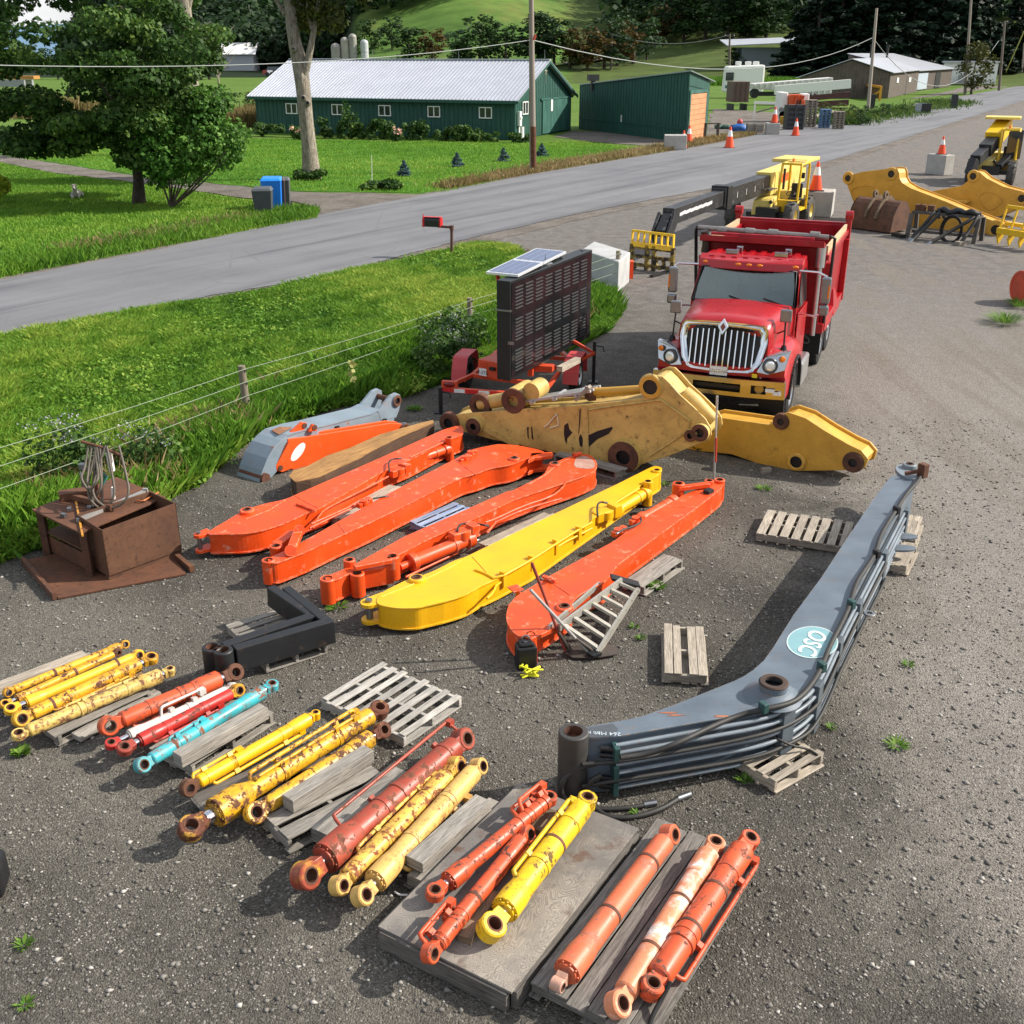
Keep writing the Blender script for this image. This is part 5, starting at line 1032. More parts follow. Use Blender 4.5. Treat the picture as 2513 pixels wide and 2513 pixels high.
Z0,Z1=.06,.35
# boom 1
T=flatboom('excavator_stick','left orange boom with a curved pale edged end, resting nearest the rusty table',[('g',u,v) for u,v in((-118,1192),(-98,1164),(20,1095),(122,1031),(260,985),(414,953),(520,905),(1000,697),(1490,478),(1600,448),(1622,470),(1620,515),(1500,560),(1250,690),(1090,755),(640,1020),(560,1045),(480,1085),(400,1120),(260,1165),(120,1188))],Z0,Z1,OR,0,seams=[[('g',150,1085),('g',300,1030),('g',420,955)],[('g',480,930),('g',640,1015)]])
lugs(T,g('i',1345,850,Z1),g('i',1310,850,Z1)-g('i',1500,790,Z1),.07,Z0,Z1,OR); boss(T,g('i',1675,712,Z1),.1,.05,.05,OR)
A=g('g',1215,715,.22);B=g('g',1520,610,.22); linecyl(T,A,B,.075,OR); pipes(T,[gg('g',[(600,1150),(650,1050),(720,1000),(1000,860),(1110,800)],.3),gg('g',[(660,1040),(820,940),(1040,830)],.24),gg('g',[(1260,670),(1480,570)],.36)],.014,OR)
valve(T,g('g',1180,765,.28),B-A,OR,1.2); hosearc(T,gg('g',[(1120,770),(1112,700),(1140,680),(1180,678)],.4)); tubepost(T,g('g',1525,560,Z1),.07,.02,.42,OR); bracket(T,g('g',455,1150,.2),V((1,.6,0)),OR)
pipes(T,[gg('g',[(490,985),(540,1000),(620,1035)],Z1+.02)],.016,OR)
# boom 2
T=flatboom('excavator_stick','second orange boom from the left with a forked elbow end at the back',[('g',330,1395),('g',285,1360),('g',345,1330),('g',480,1270),('g',760,1110),('g',1090,925),('g',1640,640),('g',1700,608),('g',1800,588),('h',480,578),('h',600,585),('h',740,612),('h',800,635),('h',720,655),('h',660,680),('h',560,722),('h',430,740),('h',330,780),('h',240,800),('g',1500,860),('g',1000,1105),('g',800,1195),('g',540,1315)],Z0,Z1,OR,0,seams=[[('g',1570,690),('g',1710,790)],[('g',770,1110),('g',820,1180)]])
tubepost(T,g('g',300,1368,Z1),.085,Z0-.01,Z1+.012,OR); tubepost(T,g('g',352,1280,.3),.085,.1,.33,OR); boss(T,g('h',585,683,Z1),.09,.05,.03,OR)
mb=MB(); mb.beam(g('g',450,1310,.36),g('g',510,1160,.42),.12,.07); mb.cyl(g('g',450,1300,.3),g('g',450,1300,.43),.075,n=16); mb.cyl(g('g',510,1165,.34),g('g',510,1165,.46),.075,n=16); mb.build('link_arm',OR,T,.008); mb=MB(); mb.beam(g('g',360,1285,.25),g('g',470,1200,.25),.14,.16); mb.build('link_clevis',OR,T,.01)
mb=MB()
for z in(Z1-.01,Z0+.06): mb.prism([g('h',u,v,Z1) for u,v in((700,640),(840,632),(850,645),(842,658),(720,672),(680,690))],(0,0,-.05)); 
mb.v=[(a,b,c-(0 if i<12 else .2)) for i,(a,b,c) in enumerate(mb.v)]; mb.build('fork_lugs',OR,T,.004)
pipes(T,[gg('g',[(580,1150),(760,1060),(920,990)],.3),gg('g',[(590,1120),(950,960)],.3)],.016,OR); valve(T,g('g',945,985,.34),V((1,1,0)),OR,.8); valve(T,g('h',290,650,.36),V((1,.8,0)),OR,.7); valve(T,g('h',250,685,.36),V((1,.8,0)),OR,.7); hosearc(T,gg('g',[(950,965),(1000,950),(1090,935)],.36),.012)
# boom 3
T=flatboom('excavator_stick','third orange boom from the left with a rounded rusty head at the back',[('g',735,1512),('g',668,1490),('g',745,1452),('g',870,1400),('g',1220,1205),('g',1932,892),('h',560,900),('h',690,835),('h',790,782),('h',812,735),('h',830,712),('h',870,698),('h',960,660),('h',1030,643),('h',1090,648),('h',1130,675),('h',1150,720),('h',1135,760),('h',1040,805),('h',930,840),('h',600,950),('h',240,1120),('h',0,1225),('g',1180,1330),('g',880,1440)],Z0,Z1,OR2,0,seams=[[('h',610,880),('h',680,900)],[('h',690,850),('h',800,785),('h',880,712),('h',985,665)]])
tubepost(T,g('g',700,1492,Z1),.095,Z0-.02,Z1+.012,OR2); tubepost(T,g('g',902,1462,Z1-.02),.09,.05,Z1,OR2); tubepost(T,g('g',850,1400,Z1),.075,.2,Z1+.08,OR2); tubepost(T,g('g',1140,1360,Z1+.03),.09,.12,Z1+.08,OR2); boss(T,g('h',860,720,Z1),.09,.05,.03,OR2)
mb=MB(); mb.beam(g('g',920,1480,.2),g('g',1130,1440,.2),.2,.26); mb.build('link_clevis',OR2,T,.012); mb=MB(); mb.beam(g('g',880,1415,.4),g('g',1130,1365,.4),.1,.06); mb.build('link_arm',OR2,T,.008)
linecyl(T,g('g',1260,1385,.2),g('g',1680,1215,.24),.09,OR2); valve(T,g('g',1615,1190,.34),V((1,.8,0)),OR2,1.4); hosearc(T,gg('g',[(1580,1170),(1590,1120),(1680,1112),(1770,1130)],.42),.014); hosearc(T,gg('h',[(420,1175),(390,1210),(350,1225)],.2),.014)
pipes(T,[gg('h',[(390,1110),(450,1090),(640,1000),(840,935),(910,880),(935,840),(915,822)],.34),gg('h',[(450,1110),(650,1020),(900,950)],.26),gg('h',[(400,1180),(455,1115)],.3),gg('g',[(1230,1480),(1590,1310)],.1)],.016,OR2); bracket(T,g('h',1050,850,.2),V((1,.5,0)),OR2,.2); pipes(T,[gg('h',[(1000,645),(985,655),(1035,640)],Z1+.05)],.03,OR2,'lifting_eye')
mb=MB(); q=chaikin([g('h',u,v,Z1+.004) for u,v in((985,735),(1000,672),(1060,655),(1120,685),(1138,722),(1110,750))],2); mb.prism(q,(0,0,-.003)); mb.build('worn_patch',rusty('#a57b6c','#b8988a','#8a5142'),T)
# yellow boom
T=flatboom('excavator_stick','bright yellow boom lying between the third and the right orange boom',[('g',1020,1660),('g',1055,1588),('g',1250,1490),('g',1330,1472),('g',1420,1438),('g',1560,1365),('h',250,1345),('h',700,1125),('h',1290,845),('h',1460,760),('h',1530,725),('h',1590,735),('h',1580,775),('h',1470,840),('h',1110,1090),('h',700,1370),('h',470,1490),('h',350,1545),('h',250,1605),('h',110,1645),('h',0,1670),('g',1300,1690),('g',1150,1690)],Z0,Z1,YB,0,seams=[[('g',1060,1615),('g',1350,1500),('g',1560,1400),('g',1600,1370)],[('h',300,1340),('h',400,1450)]])
lugs(T,g('g',980,1640,Z1),g('g',980,1640,Z1)-g('g',1250,1560,Z1),.1,Z0,Z1,YB); boss(T,g('g',1305,1500,Z1),.1,.055,.04,YB)
linecyl(T,g('h',1270,1035,.2),g('h',1480,905,.22),.08,YB); valve(T,g('h',1200,1055,.3),V((1,.8,0)),YB,1.5); hosearc(T,gg('h',[(1150,1070),(1145,990),(1170,970),(1195,975)],.42),.014); tubepost(T,g('h',1490,850,Z1),.075,.02,.4,YB); tubepost(T,g('h',1550,765,Z1),.07,.05,.38,YB)
pipes(T,[gg('h',[(320,1430),(400,1460),(460,1500),(700,1365),(860,1260),(1020,1160),(1110,1110)],.36),gg('h',[(400,1625),(440,1590),(470,1520),(710,1385),(880,1270),(1110,1150)],.27),gg('h',[(480,1530),(720,1400),(1000,1200)],.18),gg('h',[(1260,985),(1430,880)],.36)],.016,YB); bracket(T,g('h',265,1660,.2),V((1,.4,0)),YB,.2,.28)
for u,v in((510,1490),(700,1380),(865,1270),(1020,1180)): mb=MB(); mb.box(g('h',u,v,.3),(.06,.07,.2),.9); mb.build('pipe_clamp',YB,T)
# right orange boom
T=flatboom('excavator_stick','right orange boom with a broad rounded head under the ladder and shovels',[('h',535,1790),('h',528,1740),('h',545,1670),('h',600,1605),('h',690,1552),('h',790,1490),('h',1270,1230),('h',1450,1085),('h',1690,945),('h',1850,870),('m',900,152),('m',922,165),('m',910,190),('m',800,275),('m',560,450),('m',420,550),('h',1200,1515),('h',1040,1590),('h',985,1640),('h',970,1690),('h',850,1775),('h',720,1850),('h',640,1890),('h',580,1860)],Z0,Z1,OR2,0,seams=[[('h',800,1490),('h',960,1600)],[('h',1600,1000),('h',1800,1010)]])
boss(T,g('h',925,1690,Z1),.1,.055,.03,OR2); tubepost(T,g('h',1695,895,Z1),.09,.2,Z1+.12,OR2); tubepost(T,g('m',850,170,Z1),.07,.2,Z1+.06,OR2); tubepost(T,g('m',900,160,Z1),.08,Z0,Z1+.04,OR2); mb=MB(); mb.beam(g('h',1690,880,Z1+.06),g('m',850,172,Z1+.05),.1,.06); mb.build('link_arm',OR2,T,.008)
hosearc(T,gg('h',[(1440,1080),(1450,1105),(1400,1135),(1330,1155),(1290,1180)],Z1+.06),.015); valve(T,g('h',1410,1100,Z1),V((1,.8,0)),OR2,.8); valve(T,g('h',1290,1180,Z1-.05),V((1,.8,0)),OR2,.8); linecyl(T,g('h',1440,1090,.3),g('h',1670,960,.3),.07,OR2)
mb=MB(); mb.beam(g('h',780,1475,Z1+.03),g('h',870,1505,Z1+.03),.05,.03); mb.cyl(g('h',830,1490,Z1),g('h',830,1490,Z1+.08),.02,n=8); mb.build('grease_bracket',OR2,T)
bracket(T,g('h',570,1600,.2),V((-1,-.6,0)),OR2,.16)
tubepost(T,g('h',700,1893,Z1-.05),.07,.0,Z1,OR2); mb=MB(); mb.beam(g('h',660,1893,Z1-.03),g('h',860,1800,Z1-.03),.18,.05); mb.beam(g('h',660,1893,.1),g('h',860,1800,.1),.18,.05); mb.build('fork_lugs',OR2,T,.006)
mb=MB(); mb.box(g('m',848,205,Z1+.02),(.14,.1,.07),.8); mb.build('rubber_pad',BLACK,T,.01)
# grey curved boom with pipes
GZ=.62; topL=[(235,1325),(380,1300),(520,1275),(700,1210),(900,1130),(1000,1090),(1060,1050),(1110,1005),(1150,950),(1250,790),(1380,615),(1500,432),(1640,225),(1715,128)]; topR=[(1840,112),(1825,150),(1765,275),(1660,475),(1535,710),(1440,890),(1390,1000),(1340,1095),(1290,1150),(1200,1205),(1090,1248),(860,1288),(400,1368),(245,1375)]
T=flatboom('excavator_boom','long grey curved boom with hoses and a pale oval decal',[('m',u,v) for u,v in topL+topR],.03,GZ,GB_M,0,.012)
B0=g('m',200,1640,0); tubepost(T,V((B0.x,B0.y,0)),.135,.0,.68,plain('#3a3836',.6,0,.3,4)); mb=MB(); mb.prism([g('m',u,v,GZ+.004) for u,v in((232,1330),(262,1372),(395,1366),(420,1330),(395,1305))],(0,0,-.002)); mb.build('grimy_end',plain('#4a4f55',.6),T)
P=g('m',1150,1175,GZ); mb=MB(); mb.lathe(P,(0,0,1),[(.28,0),(.16,.07),(.135,.08),(.135,.145),(.09,.145)],28); o=mb.build('pin_boss',GB_M,T); mb=MB(); mb.ring(P+V((0,0,.15)),(0,0,1),.14,.085,.03,24); mb.build('bushing',rusty('#3b302a','#4d3a30','#241b17'),o); mb=MB(); mb.lathe(P,(0,0,1),[(0,.1),(.1,.1)],20); mb.build('bore',BLACK,o)  # bore here is a black cap painting the shade down the boss
# tip plates
mb=MB(); P=g('m',1795,110,GZ+.03); mb.prism([P+V((math.cos(R(a))*.16,math.sin(R(a))*.3,0)) for a in range(0,360,20)],(0,0,-.05)); mb.build('tip_plate',GRL,T,.006); boss(T,g('m',1800,92,GZ+.03),.1,.05,.06,GRL); mb=MB(); q=g('m',1865,105,GZ+.12); mb.beam(g('m',1780,120,GZ+.08),q,.05,.05); mb.box(q,(.1,.12,.2),.5); mb.build('tip_pin',RUST,T,.006)
# decal
C=g('m',1340,918,GZ+.004); dl=(g('m',1535,600,GZ)-g('m',1240,1080,GZ)).normalized(); dn=V((-dl.y,dl.x,0))
mb=MB(); ru=.25; rv=.35; mb.prism([C+dl*math.cos(R(a))*rv+dn*math.sin(R(a))*ru for a in range(0,360,10)],(0,0,-.002)); dc=mb.build('oval_decal',plain('#7aa3a9',.5,0,.1,5),T)
mb=MB(); 
for a in range(0,360,10):
    p=[C+V((0,0,.0012))+dl*math.cos(R(b))*rv*k+dn*math.sin(R(b))*ru*k for b,k in((a,1.),(a+10,1.),(a+10,.95),(a,.95))]; mb.quad(*p)
mb.build('decal_border',plain('#b9c9c8',.5),dc)
def text(s,P,ex,ey,size,mat,par,name='lettering',ext=.0008,align='CENTER',shear=0,bold=0.):
    cu=bpy.data.curves.new(name,'FONT'); cu.body=s; cu.size=size; cu.align_x=align; cu.align_y='CENTER'; cu.extrude=ext; cu.shear=shear; cu.offset=bold; cu.resolution_u=3
    t=bpy.data.objects.new('tmp',cu); COL.objects.link(t); bpy.context.view_layer.update(); me=bpy.data.meshes.new_from_object(t.evaluated_get(bpy.context.evaluated_depsgraph_get())); bpy.data.objects.remove(t)
    ex=V(ex).normalized();ey=V(ey).normalized();ez=ex.cross(ey); m=M(((ex.x,ey.x,ez.x,P[0]),(ex.y,ey.y,ez.y,P[1]),(ex.z,ey.z,ez.z,P[2]),(0,0,0,1)))
    if par is not None and par is not False: m=WM[par.name].inverted()@m
    me.transform(m); me.materials.append(mat); o=bpy.data.objects.new(name,me); COL.objects.link(o); WM[o.name]=WM[par.name] if par else M.Identity(4)
    if par: o.parent=par
    return o
WL=plain('#c5d2d1',.5,0,.02); text('OSC',C+V((0,0,.004)),-dl,-dn,.27,WL,dc,shear=.25,bold=.006)
text('264 MM',g('m',370,1352,GZ+.008),V((-1,.1,0)),V((-.1,-1,0)),.07,plain('#b9c6cc'),T,'chalk_marks'); text('60 KG',g('m',290,1347,GZ+.008),V((-1,.1,0)),V((-.1,-1,0)),.06,plain('#b9c6cc'),T,'chalk_marks')
for u,v in((905,1270),(690,1265),(650,1254)): mb=MB(); q=g('m',u,v,GZ+.003); mb.prism([q+V((math.cos(k)*random.uniform(.03,.11),math.sin(k)*random.uniform(.01,.02),0)) for k in np.linspace(0,5.8,9)],(0,0,-.002)); mb.build('rust_mark',rusty('#8a5136','#a3694a','#6a3f2c'),T)
edge=[g('m',u,v,GZ) for u,v in topR[::-1]]      # from the big tube to the tip
def along_edge(o,z,i0,i1,wob=0):
    out=[]
    for i in range(i0,i1):
        a=edge[max(i-1,0)];b=edge[min(i+1,len(edge)-1)]; d=(b-a).normalized(); n_=V((d.y,-d.x,0)); n_=n_ if n_.x>0 or n_.y<0 else -n_
        out.append(V((edge[i].x,edge[i].y,z+random.uniform(-wob,wob)))+n_*o)
    return out
PIPEG=paint('#77828b',.12,'#7c6355',9,.4)
for j,(o_,z) in enumerate(((.05,.56),(.07,.49),(.07,.37),(.07,.28),(.06,.17),(.05,.1))): mb=MB(); mb.tube(along_edge(o_,z,1,12),.021,8,smoothpath=2); mb.build('hydraulic_pipe',PIPEG,T)
for o_,z,i0,i1 in((.1,.43,0,11),(.12,.22,0,11)): mb=MB(); mb.tube(along_edge(o_,z,i0,i1,.03),.02,8,smoothpath=2); mb.build('hose',HOSE,T)
pz=[(430,1468),(560,1450),(700,1400),(860,1320),(1000,1262),(1110,1238),(1240,1210),(1300,1165),(1350,1100),(1385,1035),(1430,920),(1480,830),(1520,740),(1545,640),(1600,560),(1640,500),(1660,420),(1700,350),(1740,290),(1790,210),(1840,160),(1862,112)]
mb=MB(); mb.tube([g('m',u,v,.5 if i<2 else(.6 if i<5 else GZ+.045)) for i,(u,v) in enumerate(pz)],.026,9,smoothpath=2); mb.build('hose',HOSE,T)
TEALB=plain('#2a4a48',.5,0,.2)
for u,v,zz in((1108,1228,GZ+.06),(1385,1035,GZ+.06),(1525,738,GZ+.06),(1645,500,GZ+.06),(1740,292,GZ+.06)): mb=MB(); q=g('m',u,v,zz); mb.box(q,(.06,.09,.10),.5); mb.build('hose_clamp',TEALB if u<1600 else BLACK,T,.008)
for i in(4,6,8,9,10,11):
    a=along_edge(.07,.33,i,i+1)[0]; d=(edge[min(i+1,13)]-edge[i-1]).normalized(); mb=MB(); mb.beam(a+V((0,0,-.27)),a+V((0,0,.27)),.06,.16,up=d); mb.build('pipe_bracket',plain('#545d64',.5),T,.005)
for i,z in((1,.5),(1,.3),(1,.13)):
    a=along_edge(.06,z,1,2)[0]; mb=MB(); mb.box(a,(.05,.12,.14),.2); mb.build('pipe_bracket',TEALB,T,.005)
mb=MB()
for z in(.52,.45,.2,.12): a=along_edge(.05,z,1,2)[0]; mb.cyl(a,a+V((-.13,.02,0)),.028,n=8)
mb.build('pipe_nut',BLACK,T)
mb=MB(); mb.tube([g('m',330,1490,.42),g('m',220,1520,.35),g('m',150,1580,.25),g('m',150,1650,.1),g('m',210,1690,.03),g('m',340,1715,.02),g('m',480,1705,.03),g('m',560,1688,.03)],.024,8,smoothpath=2); mb.build('hose',HOSE,T); mb=MB(); mb.tube([g('m',340,1550,.3),g('m',280,1580,.25),g('m',270,1660,.05),g('m',350,1750,.02),g('m',480,1755,.02),g('m',620,1715,.03),g('m',715,1655,.03)],.026,8,smoothpath=2); mb.build('hose',HOSE,T)
mb=MB(); mb.cyl(g('m',540,1690,.03),g('m',600,1680,.03),.03,n=10); mb.build('hose_fitting',STEEL,T); mb=MB(); mb.cyl(g('m',700,1662,.03),g('m',760,1640,.03),.032,n=10); mb.build('hose_fitting',STEEL,T)
mb=MB(); 
for u,v,a in((1770,415,.2),(1760,470,.2)): q=g('m',u,v,.3); mb.prism([q+V((math.cos(R(t))*.2,math.sin(R(t))*.09,0)) for t in range(0,360,24)]+[],(0,0,-.03))
mb.build('side_lugs',GB_M,T,.004); mb=MB(); mb.ring(g('m',1610,785,.4),(0,0,1),.07,.035,.025,16); mb.build('side_lugs',GB_M,T)
mb=MB(); mb.tube([g('m',1100,1345,.33),g('m',1180,1380,.3),g('m',1240,1410,.24),g('m',1320,1425,.16),g('m',1365,1455,.15)],.012,7,smoothpath=1); mb.build('cable',HOSE,T)
# ---------------------------------------------------------------- upright tan sticks near the truck
def upright(name,label,c,outline,A,B,th,mat,z=0,cat='excavator stick',lip=.02,zb=None):
    N=vplane(A,B); N=N if N.y>0 else -N
    Pp=[onplane(c,u,v,A,N) for u,v in outline]; cx=sum(Pp,V())/len(Pp)
    T=thing(name,label,cat,V((cx.x,cx.y,0))+N*th/2,0,GBOOM)
    zm=min(p.z for p in Pp)
    mb=MB(); mb.prism(Pp,N*.04); mb.build('side_plate',mat,T,.008); mb=MB(); mb.prism([p+N*(th-.04) for p in Pp],N*.04); mb.build('side_plate',mat,T,.008)
    # cover plates between the side plates, set in from the rim
    cen=cx; I=[p+(cen-p)*0.0 for p in Pp]; e=(B-A).normalized(); 
    q2=inset([V(((p-A).dot(e),p.z,0)) for p in Pp],.05); I=[A+e*p.x+V((0,0,p.y-A.z)) for p in q2]; I=[V((p.x,p.y,q.y)) for p,q in zip(I,q2)]
    mb=MB(); mb.prism([p+N*.04 for p in I],N*(th-.08)); mb.build('cover_plates',mat,T)
    return T,N,A
def vboss(T,c,u,v,A,N,r,ri,mat,out=.05,th=0,clean=False):
    P=onplane(c,u,v,A,N); mb=MB(); mb.lathe(P,-N,[(r*1.08,-.02),(r,out),(ri,out)],26); o=mb.build('pin_boss',mat,T); mb=MB(); mb.ring(P-N*out,N,r*.98,ri,.02,24); mb.build('bushing',GOLD if clean else BUSH,o); mb=MB(); mb.lathe(P,-N,[(ri*1.01,out-.005),(ri*.98,.01),(0,.01)],20); mb.build('bore',BLACK,o)  # bore ends in a shallow black cap that paints the hole's shade
A=g('h',470,585,.05);B=g('h',1400,760,.0)
ol=[(112,430),(125,400),(160,385),(260,372),(640,342),(1000,318),(1300,290),(1460,268),(1462,200),(1470,165),(1500,135),(1545,118),(1590,122),(1640,170),(1700,240),(1800,330),(1880,410),(1915,470),(1920,520),(1895,560),(1780,600),(1620,665),(1500,700),(1400,735),(1330,742),(1230,730),(1080,690),(900,650),(600,580),(440,550),(280,505),(150,470),(118,455)]
T,N,A0=upright('excavator_stick','huge weathered tan yellow stick with black paint patches standing behind the orange booms','h',ol,A,B,.62,GOLDR,)
vboss(T,'h',150,432,A0,N,.18,.09,BUSH,.06); vboss(T,'h',1335,658,A0,N,.27,.12,GOLDR,.09); vboss(T,'h',1850,495,A0,N,.14,.07,GOLDR,.07); vboss(T,'h',1510,190,A0,N,.19,.12,GOLDR,.03,clean=True); vboss(T,'h',325,450,A0,N,.15,.06,GOLDR,.1); vboss(T,'h',1785,515,A0,N,.1,.05,GOLDR,.07)
mb=MB(); 
def patch(mb,c,L,off=.006):
    mb.prism([onplane(c,u,v,A0,N)-N*off for u,v in L],N*.003)
for L in([(1085,520),(1150,490),(1250,460),(1252,475),(1225,510),(1150,545),(1088,600)],[(925,450),(950,435),(960,480),(980,500),(945,540),(940,580),(928,550),(922,500)],[(1022,540),(1035,510),(1052,545),(1045,600),(1030,590)],[(1028,350),(1036,335),(1034,400),(1026,490),(1020,520),(1025,420)],[(672,465),(682,460),(684,545),(676,530)],[(700,460),(706,462),(716,550),(704,540)]): mb=MB(); patch(mb,'h',L); mb.build('black_paint_patch',BLACK,T)
mb=MB(); A1=onplane('h',1065,325,A0,N)-N*.01; B1=onplane('h',1075,690,A0,N)-N*.01; mb.beam(A1,B1,.1,.015,up=N); mb.tube([onplane('h',u,v,A0,N)-N*.015 for u,v in((1090,345),(1330,310),(1580,278),(1780,420),(1760,490),(1500,660))],.018,6); mb.build('weld_seams',GOLDR,T)
mb=MB(); mb.beam(onplane('h',360,460,A0,N)-N*.02,onplane('h',620,590,A0,N)-N*.02,.09,.04,up=N); mb.build('side_rib',GOLDR,T)
mb=MB(); 
ch=[onplane('h',u,v,A0,N)-N*.008 for u,v in((790,465),(820,440),(875,375),(888,450),(830,470))]
mb.tube(ch,.016,5); mb.build('chalk_mark',plain('#d9c9a9'),T)
# lugs on the knuckle: second cheek plate
vv=[onplane('h',u,v,A0,N)+N*.9 for u,v in((1470,165),(1500,135),(1545,118),(1590,122),(1700,240),(1880,410),(1915,470),(1895,560),(1780,560),(1600,400),(1470,300))]
mb=MB(); mb.tube([onplane('h',u,v,A0,N)+N*.3 for u,v in((1690,262),(1760,330),(1900,460))],[.12,.14,.1],12); mb.build('knuckle_tube',GOLDR,T)
Zt=A0.z; mb=MB(); q=lambda u,v,o:onplane('h',u,v,A0,N)+N*o
mb.cyl(q(310,330,.22),q(560,285,.22),.12,n=18); mb.cyl(q(560,290,.1),q(575,285,.62),.2,n=24); mb.cyl(q(680,240,.1)+N*.0,q(690,235,.45),.16,n=20); mb.build('link_cylinder',GOLDR,T)
mb=MB(); mb.ring(q(330,328,.16),N,.2,.1,.14,22); mb.build('bushing',BUSH,T); mb=MB(); mb.ring(q(575,290,.02),N,.22,.1,.05,22); mb.build('bushing',BUSH,T)
mb=MB(); mb.tube([q(1060,265,.35),q(1250,255,.35),q(1450,243,.35)],.07,12); mb.build('rod_tube',GOLD,T); mb=MB(); mb.box(q(1045,275,.35),(.14,.2,.2),.3); mb.build('rod_end',BUSH,T,.01)
mb=MB()
for k in range(4): mb.beam(q(650,300+k*5,.12+k*.14),q(1085,232+k*4,.1+k*.14),.05,.04)
for k in range(3): mb.beam(q(690+k*150,305-k*22,.05),q(690+k*150,298-k*22,.55),.05,.05)
lad=mb; one(lad,'aluminium_rack',plain('#a9aaa8',.5,.3,.1),'pale slatted metal rack lying on top of the weathered tan stick','rack'); mb=MB(); mb.beam(q(1080,200,.1),q(990,290,.1),.12,.05); one(mb,'timber',WOOD2,'short pale board leaning on the slatted metal rack','plank')
# right tan stick
k_=2513/1932; A=g('D',1290,845,.0);B=g('D',1510,888,0.02)
ol=[(1290,800),(1345,786),(1450,801),(1462,796),(1472,782),(1488,778),(1520,789),(1560,815),(1600,838),(1625,850),(1638,866),(1632,883),(1610,887),(1500,889),(1440,878),(1380,857),(1290,848)]
T,N,A0=upright('excavator_stick','clean tan yellow stick pointing right in front of the truck wheel','D',ol,A,B,.5,GOLD)
vboss(T,'D',1504,870,A0,N,.15,.1,GOLD,.05,clean=True); vboss(T,'D',1610,872,A0,N,.16,.07,BUSH,.04); vboss(T,'D',1474,795,A0,N,.13,.06,BUSH,.03)
# far gold booms
def gold(label,ol,a,b,th,bosses,panels,up_lugs=()):
    A=g('p',*a,.0);B=g('p',*b,0.0)
    T,N,A0=upright('excavator_boom',label,'p',ol,A,B,th,GOLD)
    for u,v,r,ri in bosses: vboss(T,'p',u,v,A0,N,r,ri,GOLD,.03,clean=True)
    for L in panels: mb=MB(); P_=[onplane('p',u,v,A0,N)-N*.012 for u,v in L]; mb.tube(P_+[P_[0]] ,.016,6,smoothpath=2); mb.build('raised_panel',GOLD,T)
    mb=MB(); mb.box(onplane('p',*up_lugs[0],A0,N)-N*.2,(.55,.4,.1),math.atan2((B-A).y,(B-A).x)); mb.build('step_bracket',GOLD,T,.02)
    return T,N,A0
S1=[(-94,520),(-60,505),(0,538),(40,540)]
gold('left of two big gold boom arms with a raised hump, behind the rusty bucket',[(-98,545),(-96,515),(-80,500),(-40,497),(60,470),(200,455),(290,440),(345,432),(395,440),(412,480),(415,530),(440,575),(520,625),(850,750),(1100,860),(1360,955),(1432,965),(1436,985),(1370,1000),(1340,1070),(1100,1050),(540,990),(100,930),(-20,760),(-80,600)],(100,935),(1330,1075),.7,[(-70,530,.24,.13),(340,490,.24,.14),(1150,975,.24,.12),(1330,1020,.34,.18)],[[(-40,640),(40,600),(150,600),(195,640),(190,700),(110,760),(60,770),(-10,730)]],[(308,722)])
gold('right gold boom arm with a hump, standing behind the left gold one',[(690,660),(1000,605),(1060,560),(1075,500),(1100,465),(1130,458),(1170,470),(1240,530),(1400,610),(1596,660),(1700,700),(1720,760),(1596,790),(1470,850),(1350,900),(1100,860),(850,750)],(1100,870),(1480,905),.7,[(1115,512,.24,.14),(1575,722,.24,.15)],[[(1165,720),(1210,660),(1310,665),(1390,720),(1395,760),(1290,835),(1240,825)]],[(1030,745)])
# ---------------------------------------------------------------- red dump truck
CANDY=paint('#a80c18',.0,rough=.3,dirt=.1,coat=.25); CANDYD=paint('#960d19',.03,'#5a3a30',9,.35,.25); AMBER=plain('#e07a12',.25,0,.05); DARKG=plain('#232527',.6,0,.2,5); WSG=None
def wsglass():
    t=NT('windscreen'); tr=t.n('ShaderNodeBsdfTransparent'); tr.inputs[0].default_value=(.62,.76,.74,1); gl=t.n('ShaderNodeBsdfGlossy'); gl.inputs['Roughness'].default_value=.03; gl.inputs['Color'].default_value=(.9,.95,.95,1); fr=t.n('ShaderNodeFresnel'); fr.inputs[0].default_value=1.5; f2=t.ramp(fr.outputs[0],0,1,.1,1.); ms=t.n('ShaderNodeMixShader'); t.l(f2,ms.inputs[0]); t.l(tr.outputs[0],ms.inputs[1]); t.l(gl.outputs[0],ms.inputs[2]); t.l(ms.outputs[0],t.out.inputs[0]); return t.m
az=R(22); T=thing('dump_truck','red dump truck with chrome grille and empty open box facing the camera','truck',(4.08,19.55,0),-az)
def L(mb,name,mat,par=None,bev=0): return mb.build(name,mat,par or T,bev,False)
